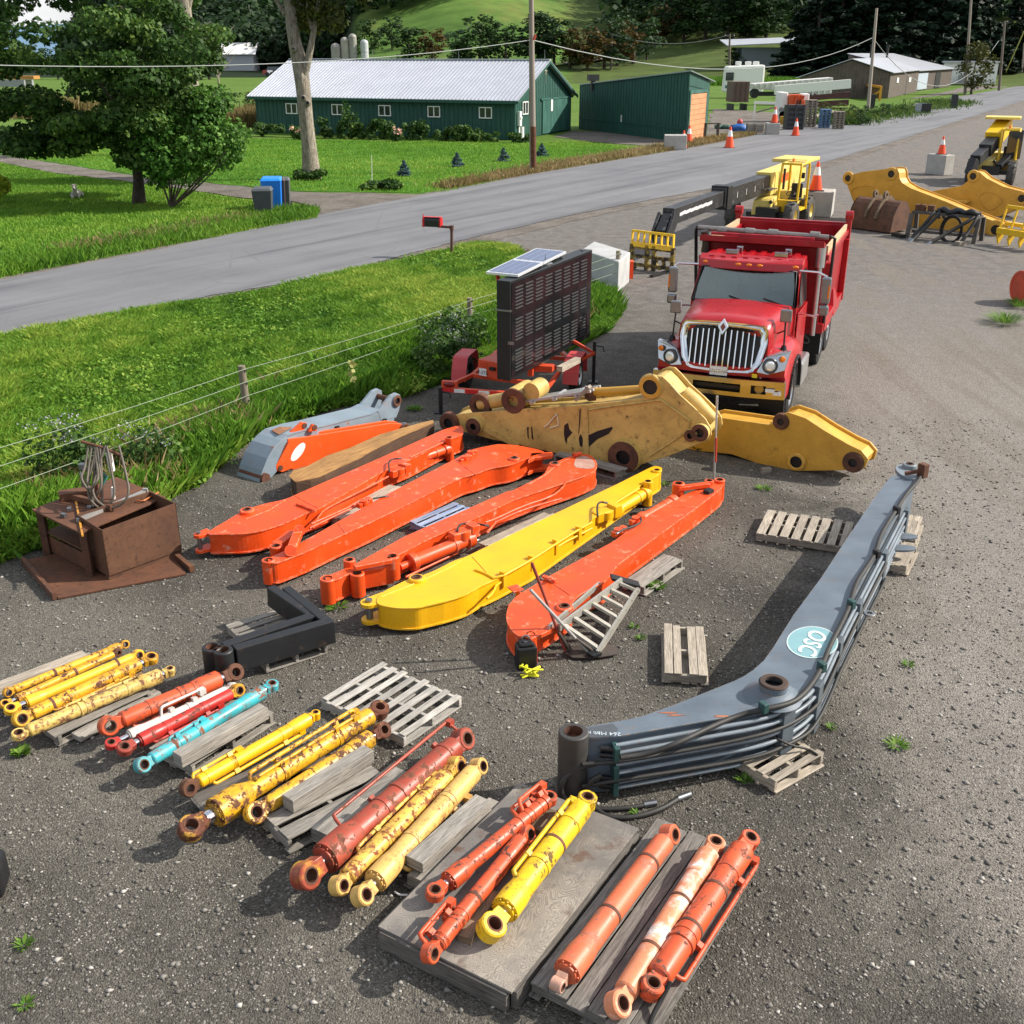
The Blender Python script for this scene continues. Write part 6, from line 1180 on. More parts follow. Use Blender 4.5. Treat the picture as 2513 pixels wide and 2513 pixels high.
def wheel(x,y,w,r,rim,par=None,dual=False,side=1):
    mb=MB(); mb.lathe((x-side*w,y,r),(side,0,0),[(r*.58,0),(r*.8,0),(r*.97,w*.12),(r,w*.25),(r,w*.8),(r*.97,w*.92),(r*.8,w),(r*.58,w*.98),(r*.58,0)],30); 
    for k in range(30): 
        a=k*2*math.pi/30; mb.box((x-side*w*.5,y+math.cos(a)*r*.995,r+math.sin(a)*r*.995),(w*.8,.03,.02),0,M.Rotation(a,3,'X'))
    wh=L(mb,'wheel',RUBBER,par); mb=MB(); mb.lathe((x-side*w,y,r),(side,0,0),[(0,w*.3),(r*.2,w*.3),(r*.5,w*.55),(r*.56,w*.95),(r*.6,w*.95),(r*.6,w*.4)],26); L(mb,'rim',rim,wh)
    mb=MB(); mb.lathe((x-side*w,y,r),(side,0,0),[(r*.18,w*.3),(r*.18,w*.85),(r*.12,w*.95),(0,w*.95)],14)
    for k in range(10): a=k*.628; mb.cyl((x-side*w+side*w*.45,y+math.cos(a)*r*.32,r+math.sin(a)*r*.32),(x-side*w+side*w*.6,y+math.cos(a)*r*.32,r+math.sin(a)*r*.32),r*.03,n=6)
    L(mb,'hub',CHROME if rim is not DARKG else DARKG,wh); return wh
ALU=plain('#c6c7c8',.3,.8,.06)
for s in(-1,1):
    wheel(s*1.14,0,.3,.5,ALU,side=s)
    for y_ in(4.0,5.3): wheel(s*1.16,y_,.3,.5,ALU,side=s); wheel(s*.82,y_,.28,.5,DARKG,side=s)
mb=MB(); 
for s in(-1,1): mb.box((s*.42,3.2,.85),(.1,8.0,.28)); 
for y_ in(0,4.0,5.3): mb.beam((-.9,y_,.5),(.9,y_,.5),.16,.16)
mb.box((0,.1,.75),(.9,1.6,.5)); L(mb,'chassis',DARKG)
# bumper with recesses
mb=MB(); xs=[-1.17,-.86,-.6,-.42,.42,.6,.86,1.17]
def bseg(x0,x1,z0,z1):
    yf=lambda x:-1.32+.10*(abs(x)/1.17)**2
    mb.hexa([(x0,yf(x0),z0),(x1,yf(x1),z0),(x1,-1.1,z0),(x0,-1.1,z0),(x0,yf(x0),z1),(x1,yf(x1),z1),(x1,-1.1,z1),(x0,-1.1,z1)])
for a,b in zip(xs,xs[1:]):
    bseg(a,b,.66,.735); bseg(a,b,.885,.97)
for a,b in((-1.17,-.86),(-.6,-.42),(.42,.6),(.86,1.17)): bseg(a,b,.7355,.8845)
bm=L(mb,'bumper',plain('#a9a7a4',.14,1.,.05,3,.0)); mb=MB(); mb.box((0,-1.12,.81),(.84,.06,.148)); mb.box((-.73,-1.12,.81),(.26,.06,.148)); mb.box((.73,-1.12,.81),(.26,.06,.148)); L(mb,'bumper_recess',BLACK,bm)
mb=MB(); [mb.lathe((x,-1.15,.81),(0,-1,0),[(0,.07),(.08,.06),(.09,0)],16) for x in(-.73,.73)]; L(mb,'fog_light',plain('#b08d4a',.15),bm); mb=MB(); mb.beam((-.4,-1.19,.8),(.4,-1.19,.8),.05,.06); mb.cyl((0,-1.2,.83),(0,-1.12,.83),.07,n=14); L(mb,'tow_bar',BLACK,bm)
mb=MB(); mb.box((.93,-1.285,.82),(.16,.008,.06)); mb.box((1.05,-1.275,.775),(.14,.008,.06)); L(mb,'bumper_sticker',plain('#cfd8e2',.5,0,.3,40),bm)
mb=MB(); mb.prism([(x,-1.18+.12*(x/1.1)**2,.99) for x in np.linspace(-1.12,1.12,11)]+[(1.1,-.8,.99),(-1.1,-.8,.99)],(0,0,.16)); L(mb,'front_valance',CANDY,None,.01)
# hood loft
def loft(mb,secs,smooth=True):
    n=len(secs[0]); vs=[p for s in secs for p in s]; mb.add(vs,[(i*n+k,i*n+k+1,(i+1)*n+k+1,(i+1)*n+k) for i in range(len(secs)-1) for k in range(n-1)],smooth)
secs=[]
for y_,wt,wb,zt,zs,zb in((-.95,.70,.78,1.85,1.72,1.06),(-.88,.74,.82,1.91,1.76,1.04),(-.6,.77,.84,1.935,1.78,1.04),(0,.82,.88,1.95,1.8,1.0),(.5,.88,.93,1.95,1.8,1.0),(.78,.92,.98,1.92,1.77,1.0)):
    secs.append([V((-wb,y_,zb)),V((-wb,y_,zs-.12)),V((-wb*.98,y_,zs)),V((-wt,y_,zt-.035)),V((-wt*.6,y_,zt)),V((-.1,y_,zt+.02)),V((.1,y_,zt+.02)),V((wt*.6,y_,zt)),V((wt,y_,zt-.035)),V((wb*.98,y_,zs)),V((wb,y_,zs-.12)),V((wb,y_,zb))])
mb=MB(); loft(mb,secs); mb.add(secs[0],[tuple(range(12))]); hood=L(mb,'hood',CANDY)
for s in(-1,1):
    # fender with arch
    ys=np.linspace(-1.05,.72,14); S0=[]
    for y_ in ys:
        t=(y_+.0)/.72; ar=math.sqrt(max(0,.66**2-y_*y_))+.45 if abs(y_)<.66 else .62
        top=1.40-.22*max(0,(abs(y_+.1)-.35))**1.3-(.12 if y_<-.9 else 0); ar=min(ar,top-.1)
        S0.append([V((s*.62,y_,top+.12)),V((s*.95,y_,top+.03)),V((s*1.10,y_,top-.07)),V((s*1.165,y_,(top+ar)/2)),V((s*1.16,y_,ar))])
    mb=MB(); loft(mb,S0); mb.add(S0[0],[tuple(range(5))]); L(mb,'fender',CANDY)
    mb=MB(); [mb.beam((s*1.17,math.cos(a)*.64,.5+math.sin(a)*.64),(s*1.17,math.cos(a+.22)*.64,.5+math.sin(a+.22)*.64),.05,.06,up=(1,0,0)) for a in np.linspace(-.1,2.9,14)]; L(mb,'arch_flare',RUBBER)
    mb=MB(); mb.cyl((s*.65,0,.5),(s*1.1,0,.5),.62,n=24); L(mb,'wheel_well',BLACK)
    # headlight
    hp=[(s*.66,-1.22,1.10),(s*.86,-1.22,1.08),(s*1.12,-1.12,1.15),(s*1.175,-1.02,1.46),(s*1.0,-1.08,1.45),(s*.78,-1.16,1.36)]
    mb=MB(); mb.prism(hp,(0,.16,0)); hl=L(mb,'headlight',plain('#b9bcc0',.18,.85,.1),None,.012)
    mb=MB(); mb.lathe((s*.88,-1.205,1.235),(s*.35,-1,.1),[(0,.05),(.07,.045),(.105,.0)],20); L(mb,'lamp_lens',plain('#e9ecee',.08,.4,.02),hl); mb=MB(); mb.ring((s*.88,-1.2,1.235),(s*.35,-1,.1),.135,.105,.06,20); L(mb,'lamp_bezel',plain('#3c3f43',.3),hl); mb=MB(); mb.lathe((s*1.07,-1.12,1.35),(s*.6,-1,.1),[(0,.04),(.04,.035),(.055,0)],16); L(mb,'turn_signal',AMBER,hl)
# grille
def gq(x,z,o=0): return V((x,-1.17-o+.1*(abs(x)/.8)**2+(z-1.05)*.22,z+o*.2))
ou=[(-.77,1.55),(-.76,1.78),(-.70,1.85),(-.4,1.875),(0,1.885),(.4,1.875),(.70,1.85),(.76,1.78),(.77,1.55),(.70,1.22),(.60,1.08),(.5,1.05),(0,1.035),(-.5,1.05),(-.60,1.08),(-.70,1.22)]
inn=[(x*.84,1.44+(z-1.46)*.84) for x,z in ou]
mb=MB(); n=len(ou); vs=[gq(x,z,.03) for x,z in ou]+[gq(x,z,.075) for x,z in [(x*.93,1.45+(z-1.46)*.93) for x,z in ou]]+[gq(x,z,.0) for x,z in inn]+[gq(x,z,-.08) for x,z in ou]
mb.add(vs,[(k*n+i,k*n+(i+1)%n,(k+1)*n+(i+1)%n,(k+1)*n+i) for k in range(2) for i in range(n)]+[(i,(i+1)%n,3*n+(i+1)%n,3*n+i) for i in range(n)],True)
gr=L(mb,'grille',CHROME); mb=MB(); mb.prism([gq(x,z,-.02) for x,z in inn],(0,.03,0)); L(mb,'grille_mesh',BLACK,gr)
for k in range(12):
    x=-.55+k*.1; zt=1.76-.05*(abs(x)/.6)**2; zb=1.10+.06*(abs(x)/.6)**2; mb=MB(); mb.beam(gq(x,zb,.02),gq(x,zt,.02),.02,.05,up=(0,1,0)); L(mb,'grille_bar',CHROME,gr)
mb=MB(); e_=gq(0,1.80,.1); dm=lambda k,o:[e_+V((0,-o+.05*k,.14*k)),e_+V((.095*k,-o,0)),e_+V((0,-o-.05*k,-.14*k)),e_+V((-.095*k,-o,0))]; mb.prism(dm(1,0),(0,.05,0)); em=L(mb,'emblem',CHROME,gr,.01); mb=MB(); mb.prism(dm(.5,.006),(0,.005,0)); L(mb,'emblem_centre',plain('#7a3b22',.4),em)
# plate
mb=MB(); mb.box((.0,-1.215,1.065),(.31,.015,.155)); pl=L(mb,'number_plate',plain('#d8dcdc',.5)); text('57513-NA',(0,-1.2245,1.06),(1,0,0),(0,0,1),.085,plain('#1d2c4a',.5),None,'plate_number') if 0 else None
def ltext(s,P,ex,ey,size,mat,par,nm): 
    o=text(s,P,ex,ey,size,mat,None,nm); o.parent=par; WM[o.name]=WM[T.name]; return o
ltext('57513-NA',(0,-1.2245,1.06),(1,0,0),(0,0,1),.078,plain('#1d2c4a',.5),pl,'plate_number')
mb=MB(); mb.box((.63,-1.19,1.03),(.09,.01,.07)); L(mb,'yellow_tag',plain('#d8c52a',.5))
# cab
pf=[(.62,1.0),(.66,1.86),(1.05,2.46),(1.14,2.58),(1.5,2.63),(2.05,2.62),(2.12,2.5),(2.12,1.0)]
mb=MB(); m_=len(pf); lo=[V((-1.0,y,z)) if z<2 else V((-.93,y,z)) for y,z in pf]; hi=[V((1.0,y,z)) if z<2 else V((.93,y,z)) for y,z in pf]; mb.add(lo+hi,[tuple(range(m_)),tuple(range(2*m_-1,m_-1,-1))]+[(i,m_+i,m_+(i+1)%m_,(i+1)%m_) for i in range(m_) if i!=1]); cab=L(mb,'cab',CANDY,None,.03)
INT=plain('#868d8b',.8,0,.15,4); mb=MB(); mb.box((0,1.95,1.9),(1.8,.06,1.2)); mb.box((0,1.3,1.32),(1.85,1.3,.05)); L(mb,'cab_lining',plain('#5a6160',.8,0,.1,4),cab); mb=MB(); mb.box((0,.86,1.76),(1.8,.34,.16)); L(mb,'dashboard',INT,cab,.05)
for x_ in(-.5,.1,.55): mb=MB(); mb.box((x_,1.72,1.95),(.42,.14,.8)); mb.box((x_,1.5,1.55),(.42,.5,.14)); L(mb,'seat',INT,cab,.07)
mb=MB(); mb.ring((.5,1.12,1.9),(0,-.6,.8),.22,.19,.03,20); mb.cyl((.5,.95,1.7),(.5,1.12,1.9),.03,n=8); L(mb,'steering_wheel',BLACK,cab)
mb=MB(); mb.quad((-.55,1.917,2.0),(.55,1.917,2.0),(.55,1.917,2.36),(-.55,1.917,2.36)); L(mb,'painted_rear_window',plain('#b9c4c6',.3),cab)  # opaque pale panel, daylight through the rear glass painted as its colour
wq=lambda x,t,o=.0:V((x*(1-.07*t),.665+.385*t-o,1.87+.575*t+o*.6))
mb=MB(); W1=[wq(-.92,.03,.02),wq(.92,.03,.02),wq(.93,.5,.02),wq(.90,.97,.02),wq(-.90,.97,.02),wq(-.93,.5,.02)]; mb.prism([V((p.x,p.y-.012,p.z+.01)) for p in W1],(0,.02,-.012)); ws=L(mb,'windscreen',wsglass(),cab)
mb=MB(); mb.tube([wq(x,t,.03) for x,t in((-.95,.0),(.95,.0),(.95,1.),(-.95,1.),(-.95,0))],.018,6); L(mb,'windscreen_seal',BLACK,ws)
mb=MB(); [mb.tube([wq(x,.02,.045),wq(x-.38,.18,.045)],.012,5) for x in(.1,.75)]; L(mb,'wiper',BLACK,ws)
mb=MB(); vz=[V((x,.93+.12*(x/1.)**2,2.44)) for x in np.linspace(-.98,.98,9)]; mb.prism(vz+[V((.98,1.2,2.52)),V((-.98,1.2,2.52))],(0,.06,.15)); vis=L(mb,'sun_visor',CANDY,cab,.02)
for x in(-.84,-.2,0,.2,.84): mb=MB(); mb.ball((x,.985+.12*x*x,2.535),.045,12,(1.5,.8,.7)); L(mb,'marker_light',AMBER,vis)
mb=MB(); [mb.box((x,1.6,2.635),(.1,.85,.03)) for x in np.linspace(-.75,.75,8)]; L(mb,'roof_ribs',CANDY,cab,.008)
for x in(-.4,.52):
    mb=MB(); mb.box((x,1.38,2.70),(.24,.14,.10)); mb.box((x+.1,1.62,2.72),(.12,.12,.12)); mb.cyl((x,1.45,2.6),(x,1.45,2.68),.03,n=10); L(mb,'roof_lamp',CHROME,cab,.012)
for s in(-1,1):
    mb=MB(); mb.hexa([V((s*1.005,y,z)) if z<2 else V((s*.945,y,z)) for y,z in((.95,1.75),(1.95,1.75),(1.9,1.75),(.95,1.75))]+[V((s*.95,y,z)) for y,z in((1.2,2.4),(1.92,2.4),(1.92,2.4),(1.2,2.4))]); mb=MB(); mb.quad((s*1.005,.95,1.80),(s*1.005,1.9,1.80),(s*.948,1.9,2.42),(s*.948,1.2,2.42)); L(mb,'side_window',glass(),cab)
    mb=MB(); mb.prism([(s*1.0,.8,.75),(s*1.0,2.0,.75),(s*1.0,2.0,1.74),(s*1.0,.8,1.74)],(s*.02,0,0)); dd=L(mb,'door',CANDY,cab,.01); mb=MB(); mb.box((s*1.035,1.85,1.5),(.03,.14,.05)); L(mb,'door_handle',CHROME,dd)
    mb=MB(); mb.box((s*1.05,1.35,.55),(.28,.9,.5)); L(mb,'fuel_tank_step',ALU,None,.05)
    # mirrors
    x0=s*(1.47 if s>0 else 1.37); mb=MB(); mb.box((x0,.72,2.22),(.17,.12,.48)); mb.box((x0,.70,1.86),(.17,.13,.18)); mi=L(mb,'mirror',plain('#8d9194',.28,.75,.1),cab,.03); mb=MB(); mb.tube([(s*.95,.95,2.5),(s*1.3,.80,2.52),(x0,.74,2.46)],.022,7); mb.tube([(x0,.74,1.8),(s*1.3,.8,1.72),(s*1.0,.9,1.72)],.02,7); L(mb,'mirror_arm',CHROME,mi); mb=MB(); mb.box((x0+s*.06,.655,2.2),(.03,.01,.24)); L(mb,'mirror_lamp',AMBER,mi)
    mb=MB(); mb.box((s*.98,-.55,1.98),(.2,.08,.22)); hm=L(mb,'hood_mirror',plain('#8d9194',.28,.75,.1),hood,.02); mb=MB(); mb.tube([(s*.98,-.55,1.88),(s*1.0,-.6,1.45)],.016,6); mb.tube([(s*.98,-.55,1.72),(s*.8,-.4,1.6)],.014,6); mb.lathe((s*1.,-.6,1.36),(0,0,1),[(.07,0),(.04,.1)],12); L(mb,'mirror_stalk',BLACK,hm)
mb=MB(); mb.tube([(-1.12,2.28,.9),(-1.12,2.28,2.75),(-1.15,2.2,2.95)],.075,14); L(mb,'exhaust_stack',plain('#5e5c59',.35,.7,.2)); mb=MB(); mb.cyl((-1.02,2.2,1.2),(-1.02,2.2,2.45),.13,n=20); L(mb,'air_cleaner',DARKG)
mb=MB(); mb.cyl((1.14,2.32,2.35),(1.14,2.32,2.75),.09,n=18); mb.cyl((1.14,2.32,1.0),(1.14,2.32,2.35),.05,n=14); L(mb,'air_pipe',ALU)
# dump box
def walls(mb,P0,P1,t,z0,z1,lean=0): mb.beam(P0,P1,t,z1-z0)
Y0,Y1=2.5,6.25; zb,zt=1.05,2.70
mb=MB(); mb.hexa([(-1.1,Y0,.98),(1.1,Y0,.98),(1.1,Y1,.98),(-1.1,Y1,.98),(-1.1,Y0,1.08),(1.1,Y0,1.08),(1.1,Y1,1.08),(-1.1,Y1,1.08)]); bx=L(mb,'dump_box',CANDYD)
mb=MB(); mb.hexa([(-1.2,Y0,1.08),(1.2,Y0,1.08),(1.2,Y0+.06,1.08),(-1.2,Y0+.06,1.08),(-1.2,Y0-.1,2.70),(1.2,Y0-.1,2.70),(1.2,Y0-.04,2.70),(-1.2,Y0-.04,2.70)]); mb.hexa([(-1.21,Y0-.42,2.76),(1.21,Y0-.42,2.76),(1.21,Y0+.02,2.68),(-1.21,Y0+.02,2.68),(-1.21,Y0-.42,2.88),(1.21,Y0-.42,2.88),(1.21,Y0+.02,2.74),(-1.21,Y0+.02,2.74)]); L(mb,'front_wall',CANDYD,bx,.01)
for s in(-1,1):
    mb=MB(); mb.hexa([(s*1.16,Y0+.062,1.085),(s*1.20,Y0+.062,1.085),(s*1.20,Y1-.04,1.085),(s*1.16,Y1-.04,1.085),(s*1.17,Y0+.062,2.45),(s*1.22,Y0+.062,2.45),(s*1.22,Y1-.04,2.40),(s*1.17,Y1-.04,2.40)]); sw_=L(mb,'side_wall',CANDYD,bx)
    mb=MB(); mb.box((s*1.2,(Y0+Y1)/2,2.5),(.14,Y1-Y0-.12,.11)); [mb.box((s*1.27,y_,1.7),(.12,.16,1.35)) for y_ in(Y0+.25,Y1-.3)]; [mb.hexa([(s*1.2,y_-.5,1.02),(s*1.34,y_-.5,1.02),(s*1.34,y_+.5,1.02),(s*1.2,y_+.5,1.02),(s*1.2,y_-.1,1.5),(s*1.24,y_-.1,1.5),(s*1.24,y_+.1,1.5),(s*1.2,y_+.1,1.5)]) for y_ in(3.2,4.7)]; mb.box((s*1.24,(Y0+Y1)/2,1.1),(.14,Y1-Y0,.2)); L(mb,'side_rail',CANDY,bx,.01)
    mb=MB(); mb.beam((s*1.2,Y0+.2,2.63),(s*1.2,Y1-.15,2.60),.05,.15); L(mb,'side_board',wood('#cfb795','#a98d68'),bx)
    mb=MB(); mb.prism([(s*1.2,3.38,.35),(s*.62,3.38,.35),(s*.62,3.38,1.0),(s*1.2,3.38,1.0)],(0,.02,0)); mf=L(mb,'mud_flap',RUBBER); 
    if s>0: mf2=ltext('S',(.92,3.374,.68),(1,0,0),(0,0,1),.4,plain('#5a5b5c',.6),mf,'flap_mark')
    mb=MB(); mb.tube([(s*1.19,y_,1.02-.0) for y_ in(3.5,4.6,5.9)],.05,8); L(mb,'fender_bar',DARKG)
mb=MB(); mb.box((0,Y1,1.85),(2.36,.08,1.58)); mb.box((0,Y1+.06,2.62),(2.44,.12,.14)); [mb.box((s*1.24,Y1+.02,2.0),(.12,.16,1.75)) for s in(-1,1)]; tg=L(mb,'tailgate',CANDYD,bx,.012); mb=MB(); [mb.cyl((s*1.16,Y1+.02,2.85),(s*1.32,Y1+.02,2.85),.1,n=14) for s in(-1,1)]; L(mb,'tailgate_hinge',CANDY,tg)
mb=MB(); mb.cyl((-1.3,Y0-.2,2.98),(1.25,Y0-.2,2.93),.05,n=14); [mb.cyl((x,Y0-.2,2.955),(x+.18,Y0-.2,2.95),.075,n=14) for x in(-.9,-.35,.1,.9)]; tr_=L(mb,'tarp_roller',plain('#8f8a86',.4,.5,.2),bx); mb=MB(); mb.tube([(-1.32,Y0-.2,2.98),(-1.36,Y0-.1,2.9),(-1.34,Y0,2.2),(-1.3,Y0,1.6)],.035,8); L(mb,'tarp_arm',BLACK,tr_); mb=MB(); mb.tube([(1.28,Y0-.2,2.95),(1.36,Y0-.1,2.9),(1.34,Y0+.05,2.2),(1.3,Y0+.1,1.2)],.03,8); L(mb,'tarp_arm',BLACK,tr_)
mb=MB(); mb.box((0,Y0-.3,2.9),(2.0,.1,.05)); L(mb,'rolled_tarp',plain('#a02330',.8,0,.3,8),bx)
# ---------------------------------------------------------------- message board trailer
TO=paint('#cf4a26',.08,'#6a4a38',8,.5,.15); TRED=paint('#c3474a',.02,rough=.5,dirt=.15)
az=R(14); T=thing('message_trailer','orange trailer carrying a black electronic message board and solar panels','trailer',(-.395,19.14,0),-az)
mb=MB(); mb.beam((-.95,0,.45),(.95,0,.45),.07,.09); mb.beam((-.95,.0,.45),(-.62,1.0,.47),.07,.07); mb.beam((.95,0,.45),(.95,2.6,.47),.07,.07); mb.beam((-.62,1.,.47),(-.62,2.8,.47),.07,.07); mb.beam((-.66,.98,.47),(.95,.62,.47),.07,.08); mb.beam((-.62,1.9,.47),(.95,1.9,.47),.07,.08); mb.beam((-.62,2.8,.47),(.95,2.6,.47),.07,.08); mb.beam((.95,1.5,.5),(1.46,2.64,.62),.06,.06); mb.beam((.75,2.7,.95),(1.46,2.64,.62),.06,.06); mb.beam((.95,2.6,.47),(1.46,2.64,.6),.06,.06); mb.beam((-.62,2.8,.47),(.1,4.3,.47),.08,.08);mb.beam((.95,2.6,.47),(.1,4.3,.47),.08,.08); L(mb,'trailer_frame',TO,None,.006)
mb=MB(); mb.beam((.5,1.1,.5),(.5,1.1,.95),.1,.1,up=(0,1,0)); mb.beam((.42,2.,.5),(.42,2.,1.1),.14,.14,up=(0,1,0)); mb.beam((.1,1.3,.62),(.9,1.3,.62),.2,.12); L(mb,'mast',TO,None,.006)
for s,x,y_ in((-1,-.95,1.66),(1,1.2,1.95)):
    wheel(x+s*.12,y_,.2,.33,plain('#dfe2e4',.35,.3,.04),side=s); S0=[]
    for dy,dz in((.52,.28),(.46,.5),(.36,.70),(.28,.73),(-.28,.73),(-.36,.70),(-.46,.5),(-.52,.28)): S0.append([V((x-s*.14,y_+dy,dz)),V((x+s*.16,y_+dy,dz))])
    mb=MB(); loft(mb,S0,False); mb.add([q[1] for q in S0],[tuple(range(8))]) if 0 else None; fd=L(mb,'fender',TRED); so_=fd.modifiers.new('thickness','SOLIDIFY'); so_.thickness=.012
mb=MB(); 

for k in range(8): mb=MB(); mb.box((-.82+k*.235,-.038,.45),(.2,.008,.07)); L(mb,'reflective_tape',plain('#d9dcdc' if k%2 else '#c22026',.4))
mb=MB(); mb.box((-.78,-.0,.56),(.3,.08,.12)); tl=L(mb,'tail_light',TO,None,.01); mb=MB(); mb.ball((-.78,-.045,.56),.1,12,(1.15,.25,.5)); L(mb,'lens',plain('#6e1218',.2),tl)
for x,y_,h in((-.95,-.05,.5),(1.46,2.66,.85)):
    mb=MB(); mb.beam((x,y_,.03),(x,y_,h),.06,.06,up=(0,1,0)); mb.box((x,y_,.015),(.2,.2,.02)); mb.tube([(x,y_,h-.08),(x+.18,y_,h-.1),(x+.2,y_,h-.2)],.015,6); L(mb,'jack_stand',BLACK)
inv=WM[T.name].inverted()
A=g('f',397,1168,.5);B=g('f',592,1205,.5); ez=upz('f',397,1035,A); dd=(B-A); nn=V((-dd.y,dd.x,0)).normalized()*.62; q=[A,B,B+nn,A+nn]; mb=MB(); mb.hexa(q+[V((p.x,p.y,ez)) for p in q]); bb=mb.build('battery_box',TO,T,.01)
e=dd.normalized(); mb=MB(); mb.beam(A.lerp(B,.06)+V((0,0,.1))-nn.normalized()*.012,A.lerp(B,.36)+V((0,0,.1))-nn.normalized()*.012,.012,.14); pp=mb.build('number_plate',plain('#dfe2e2',.5),bb); text('P-273',A.lerp(B,.21)+V((0,0,.09))-nn.normalized()*.021,e,(0,0,1),.095,plain('#20283a',.5),pp,'plate_number')
mb=MB(); mb.box(A.lerp(B,.62)+V((0,0,ez-.5-.13))-nn.normalized()*.03,(.12,.05,.06),math.atan2(e.y,e.x)); mb.build('latch',BLACK,bb); mb=MB(); [mb.beam(A.lerp(B,.1)+V((0,0,ez-.5-.05-k*.03))-nn.normalized()*.006,A.lerp(B,.4)+V((0,0,ez-.5-.05-k*.03))-nn.normalized()*.006,.01,.008) for k in range(4)]; mb.build('vent_slots',TO,bb)
b0=V((-.034,18.978,.72));b1=V((1.634,22.294,.72)); e=(b1-b0).normalized(); LB2=(b1-b0).length; n_=V((-e.y,e.x,0)); hB=1.80; tb=.27
CAB=plain('#1d2124',.42,.2,.15,3,.02); mb=MB(); q=[b0,b1,b1+n_*tb,b0+n_*tb]; mb.hexa([p+V((0,0,0)) for p in q]+[p+V((0,0,hB)) for p in q]); bd=mb.build('message_board',CAB,T,.012)
mb=MB(); o_=-n_*.008; mb.quad(b0+e*.05+V((0,0,.05))+o_,b1-e*.05+V((0,0,.05))+o_,b1-e*.05+V((0,0,hB-.05))+o_,b0+e*.05+V((0,0,hB-.05))+o_); t=NT('display panel'); c=t.coords(); a=t.noise(c,.9,4,.6,1.); k=t.mix(t.ramp(a,.45,.62),lin('#17191b'),lin('#2b2022')); t.fin(k,.16,0.,.55); mb.build('display_panel',t.m,bd)
LOUV=plain('#3d4041',.55,0,.15,5)
for rI in range(3):
    for cI in range(8):
        mb=MB(); u0=.18+cI*(LB2-.36)/8; z0=.14+rI*.57
        for k in range(7): mb.beam(b0+e*u0+V((0,0,z0+k*.062))-n_*.015,b0+e*(u0+.30)+V((0,0,z0+k*.062))-n_*.015,.016,.018)
        mb.build('display_louvre',LOUV,bd)
mb=MB(); [mb.box(b0+e*LB2*t_+n_*tb/2+V((0,0,hB+.012)),(.1,.06,.025),math.atan2(e.y,e.x)) for t_ in(.12,.42,.68,.95)]; mb.box(b0+n_*.12-e*.02+V((0,0,1.28)),(.03,.32,.03),math.atan2(e.y,e.x)); mb.box(b0-e*.012-n_*.02+V((0,0,.7)),(.03,.1,.05),math.atan2(e.y,e.x)); mb.build('lifting_lug',STEEL,bd)
mb=MB(); q=b0+e*LB2*.47+n_*tb*.5+V((0,0,hB)); mb.cyl(q,q+V((0,0,.03)),.14,n=20); mb.cyl(q+V((0,0,.03)),q+V((0,0,.19)),.015,.006,n=8); mb.build('antenna',STEEL,bd)
sp=[V((-.47,19.56,2.58)),V((.11,19.26,2.58)),V((1.07,21.5,2.62)),V((.49,21.88,2.62))]
CELL=NT('solar cells'); c=CELL.coords(False); CELL.fin(lin('#3b4c74'),.22,0.,.6); CELL=CELL.m
for k in(0,1):
    a=sp[0].lerp(sp[3],k*.5+.005*k);b=sp[1].lerp(sp[2],k*.5+.005*k);c_=sp[1].lerp(sp[2],k*.5+.495);d_=sp[0].lerp(sp[3],k*.5+.495)
    mb=MB(); mb.prism([a,b,c_,d_],(0,0,-.04)); fr=mb.build('solar_panel',plain('#dfe3e6',.35,.4,.03),T); ce=(a+b+c_+d_)/4; mb=MB(); mb.quad(*[ce+(p-ce)*.9+V((0,0,.004)) for p in(a,b,c_,d_)]); pc=mb.build('solar_cells',CELL,fr)
    mb=MB(); [mb.beam(a.lerp(b,t_)+V((0,0,.005)),d_.lerp(c_,t_)+V((0,0,.005)),.006,.002) for t_ in(.25,.5,.75)]; mb.build('cell_lines',plain('#8794ad',.4),fr)
mb=MB(); mb.beam(sp[0].lerp(sp[1],.25)+V((.05,.25,-.03)),b0+n_*.3+e*.3+V((0,0,1.25)),.06,.06); mb.beam(sp[3].lerp(sp[2],.4)+V((0,-.3,-.03)),b0+n_*.25+e*2.6+V((0,0,1.7)),.05,.05); mb.build('panel_brace',TO,T)
mb=MB(); P=V((.86,20.45,.76)); mb.beam(g('f',1040,1115,.75),g('f',1185,1040,.75),.12,.1); one(mb,'timber',WOOD2,'short square timber resting on the trailer fender','timber')
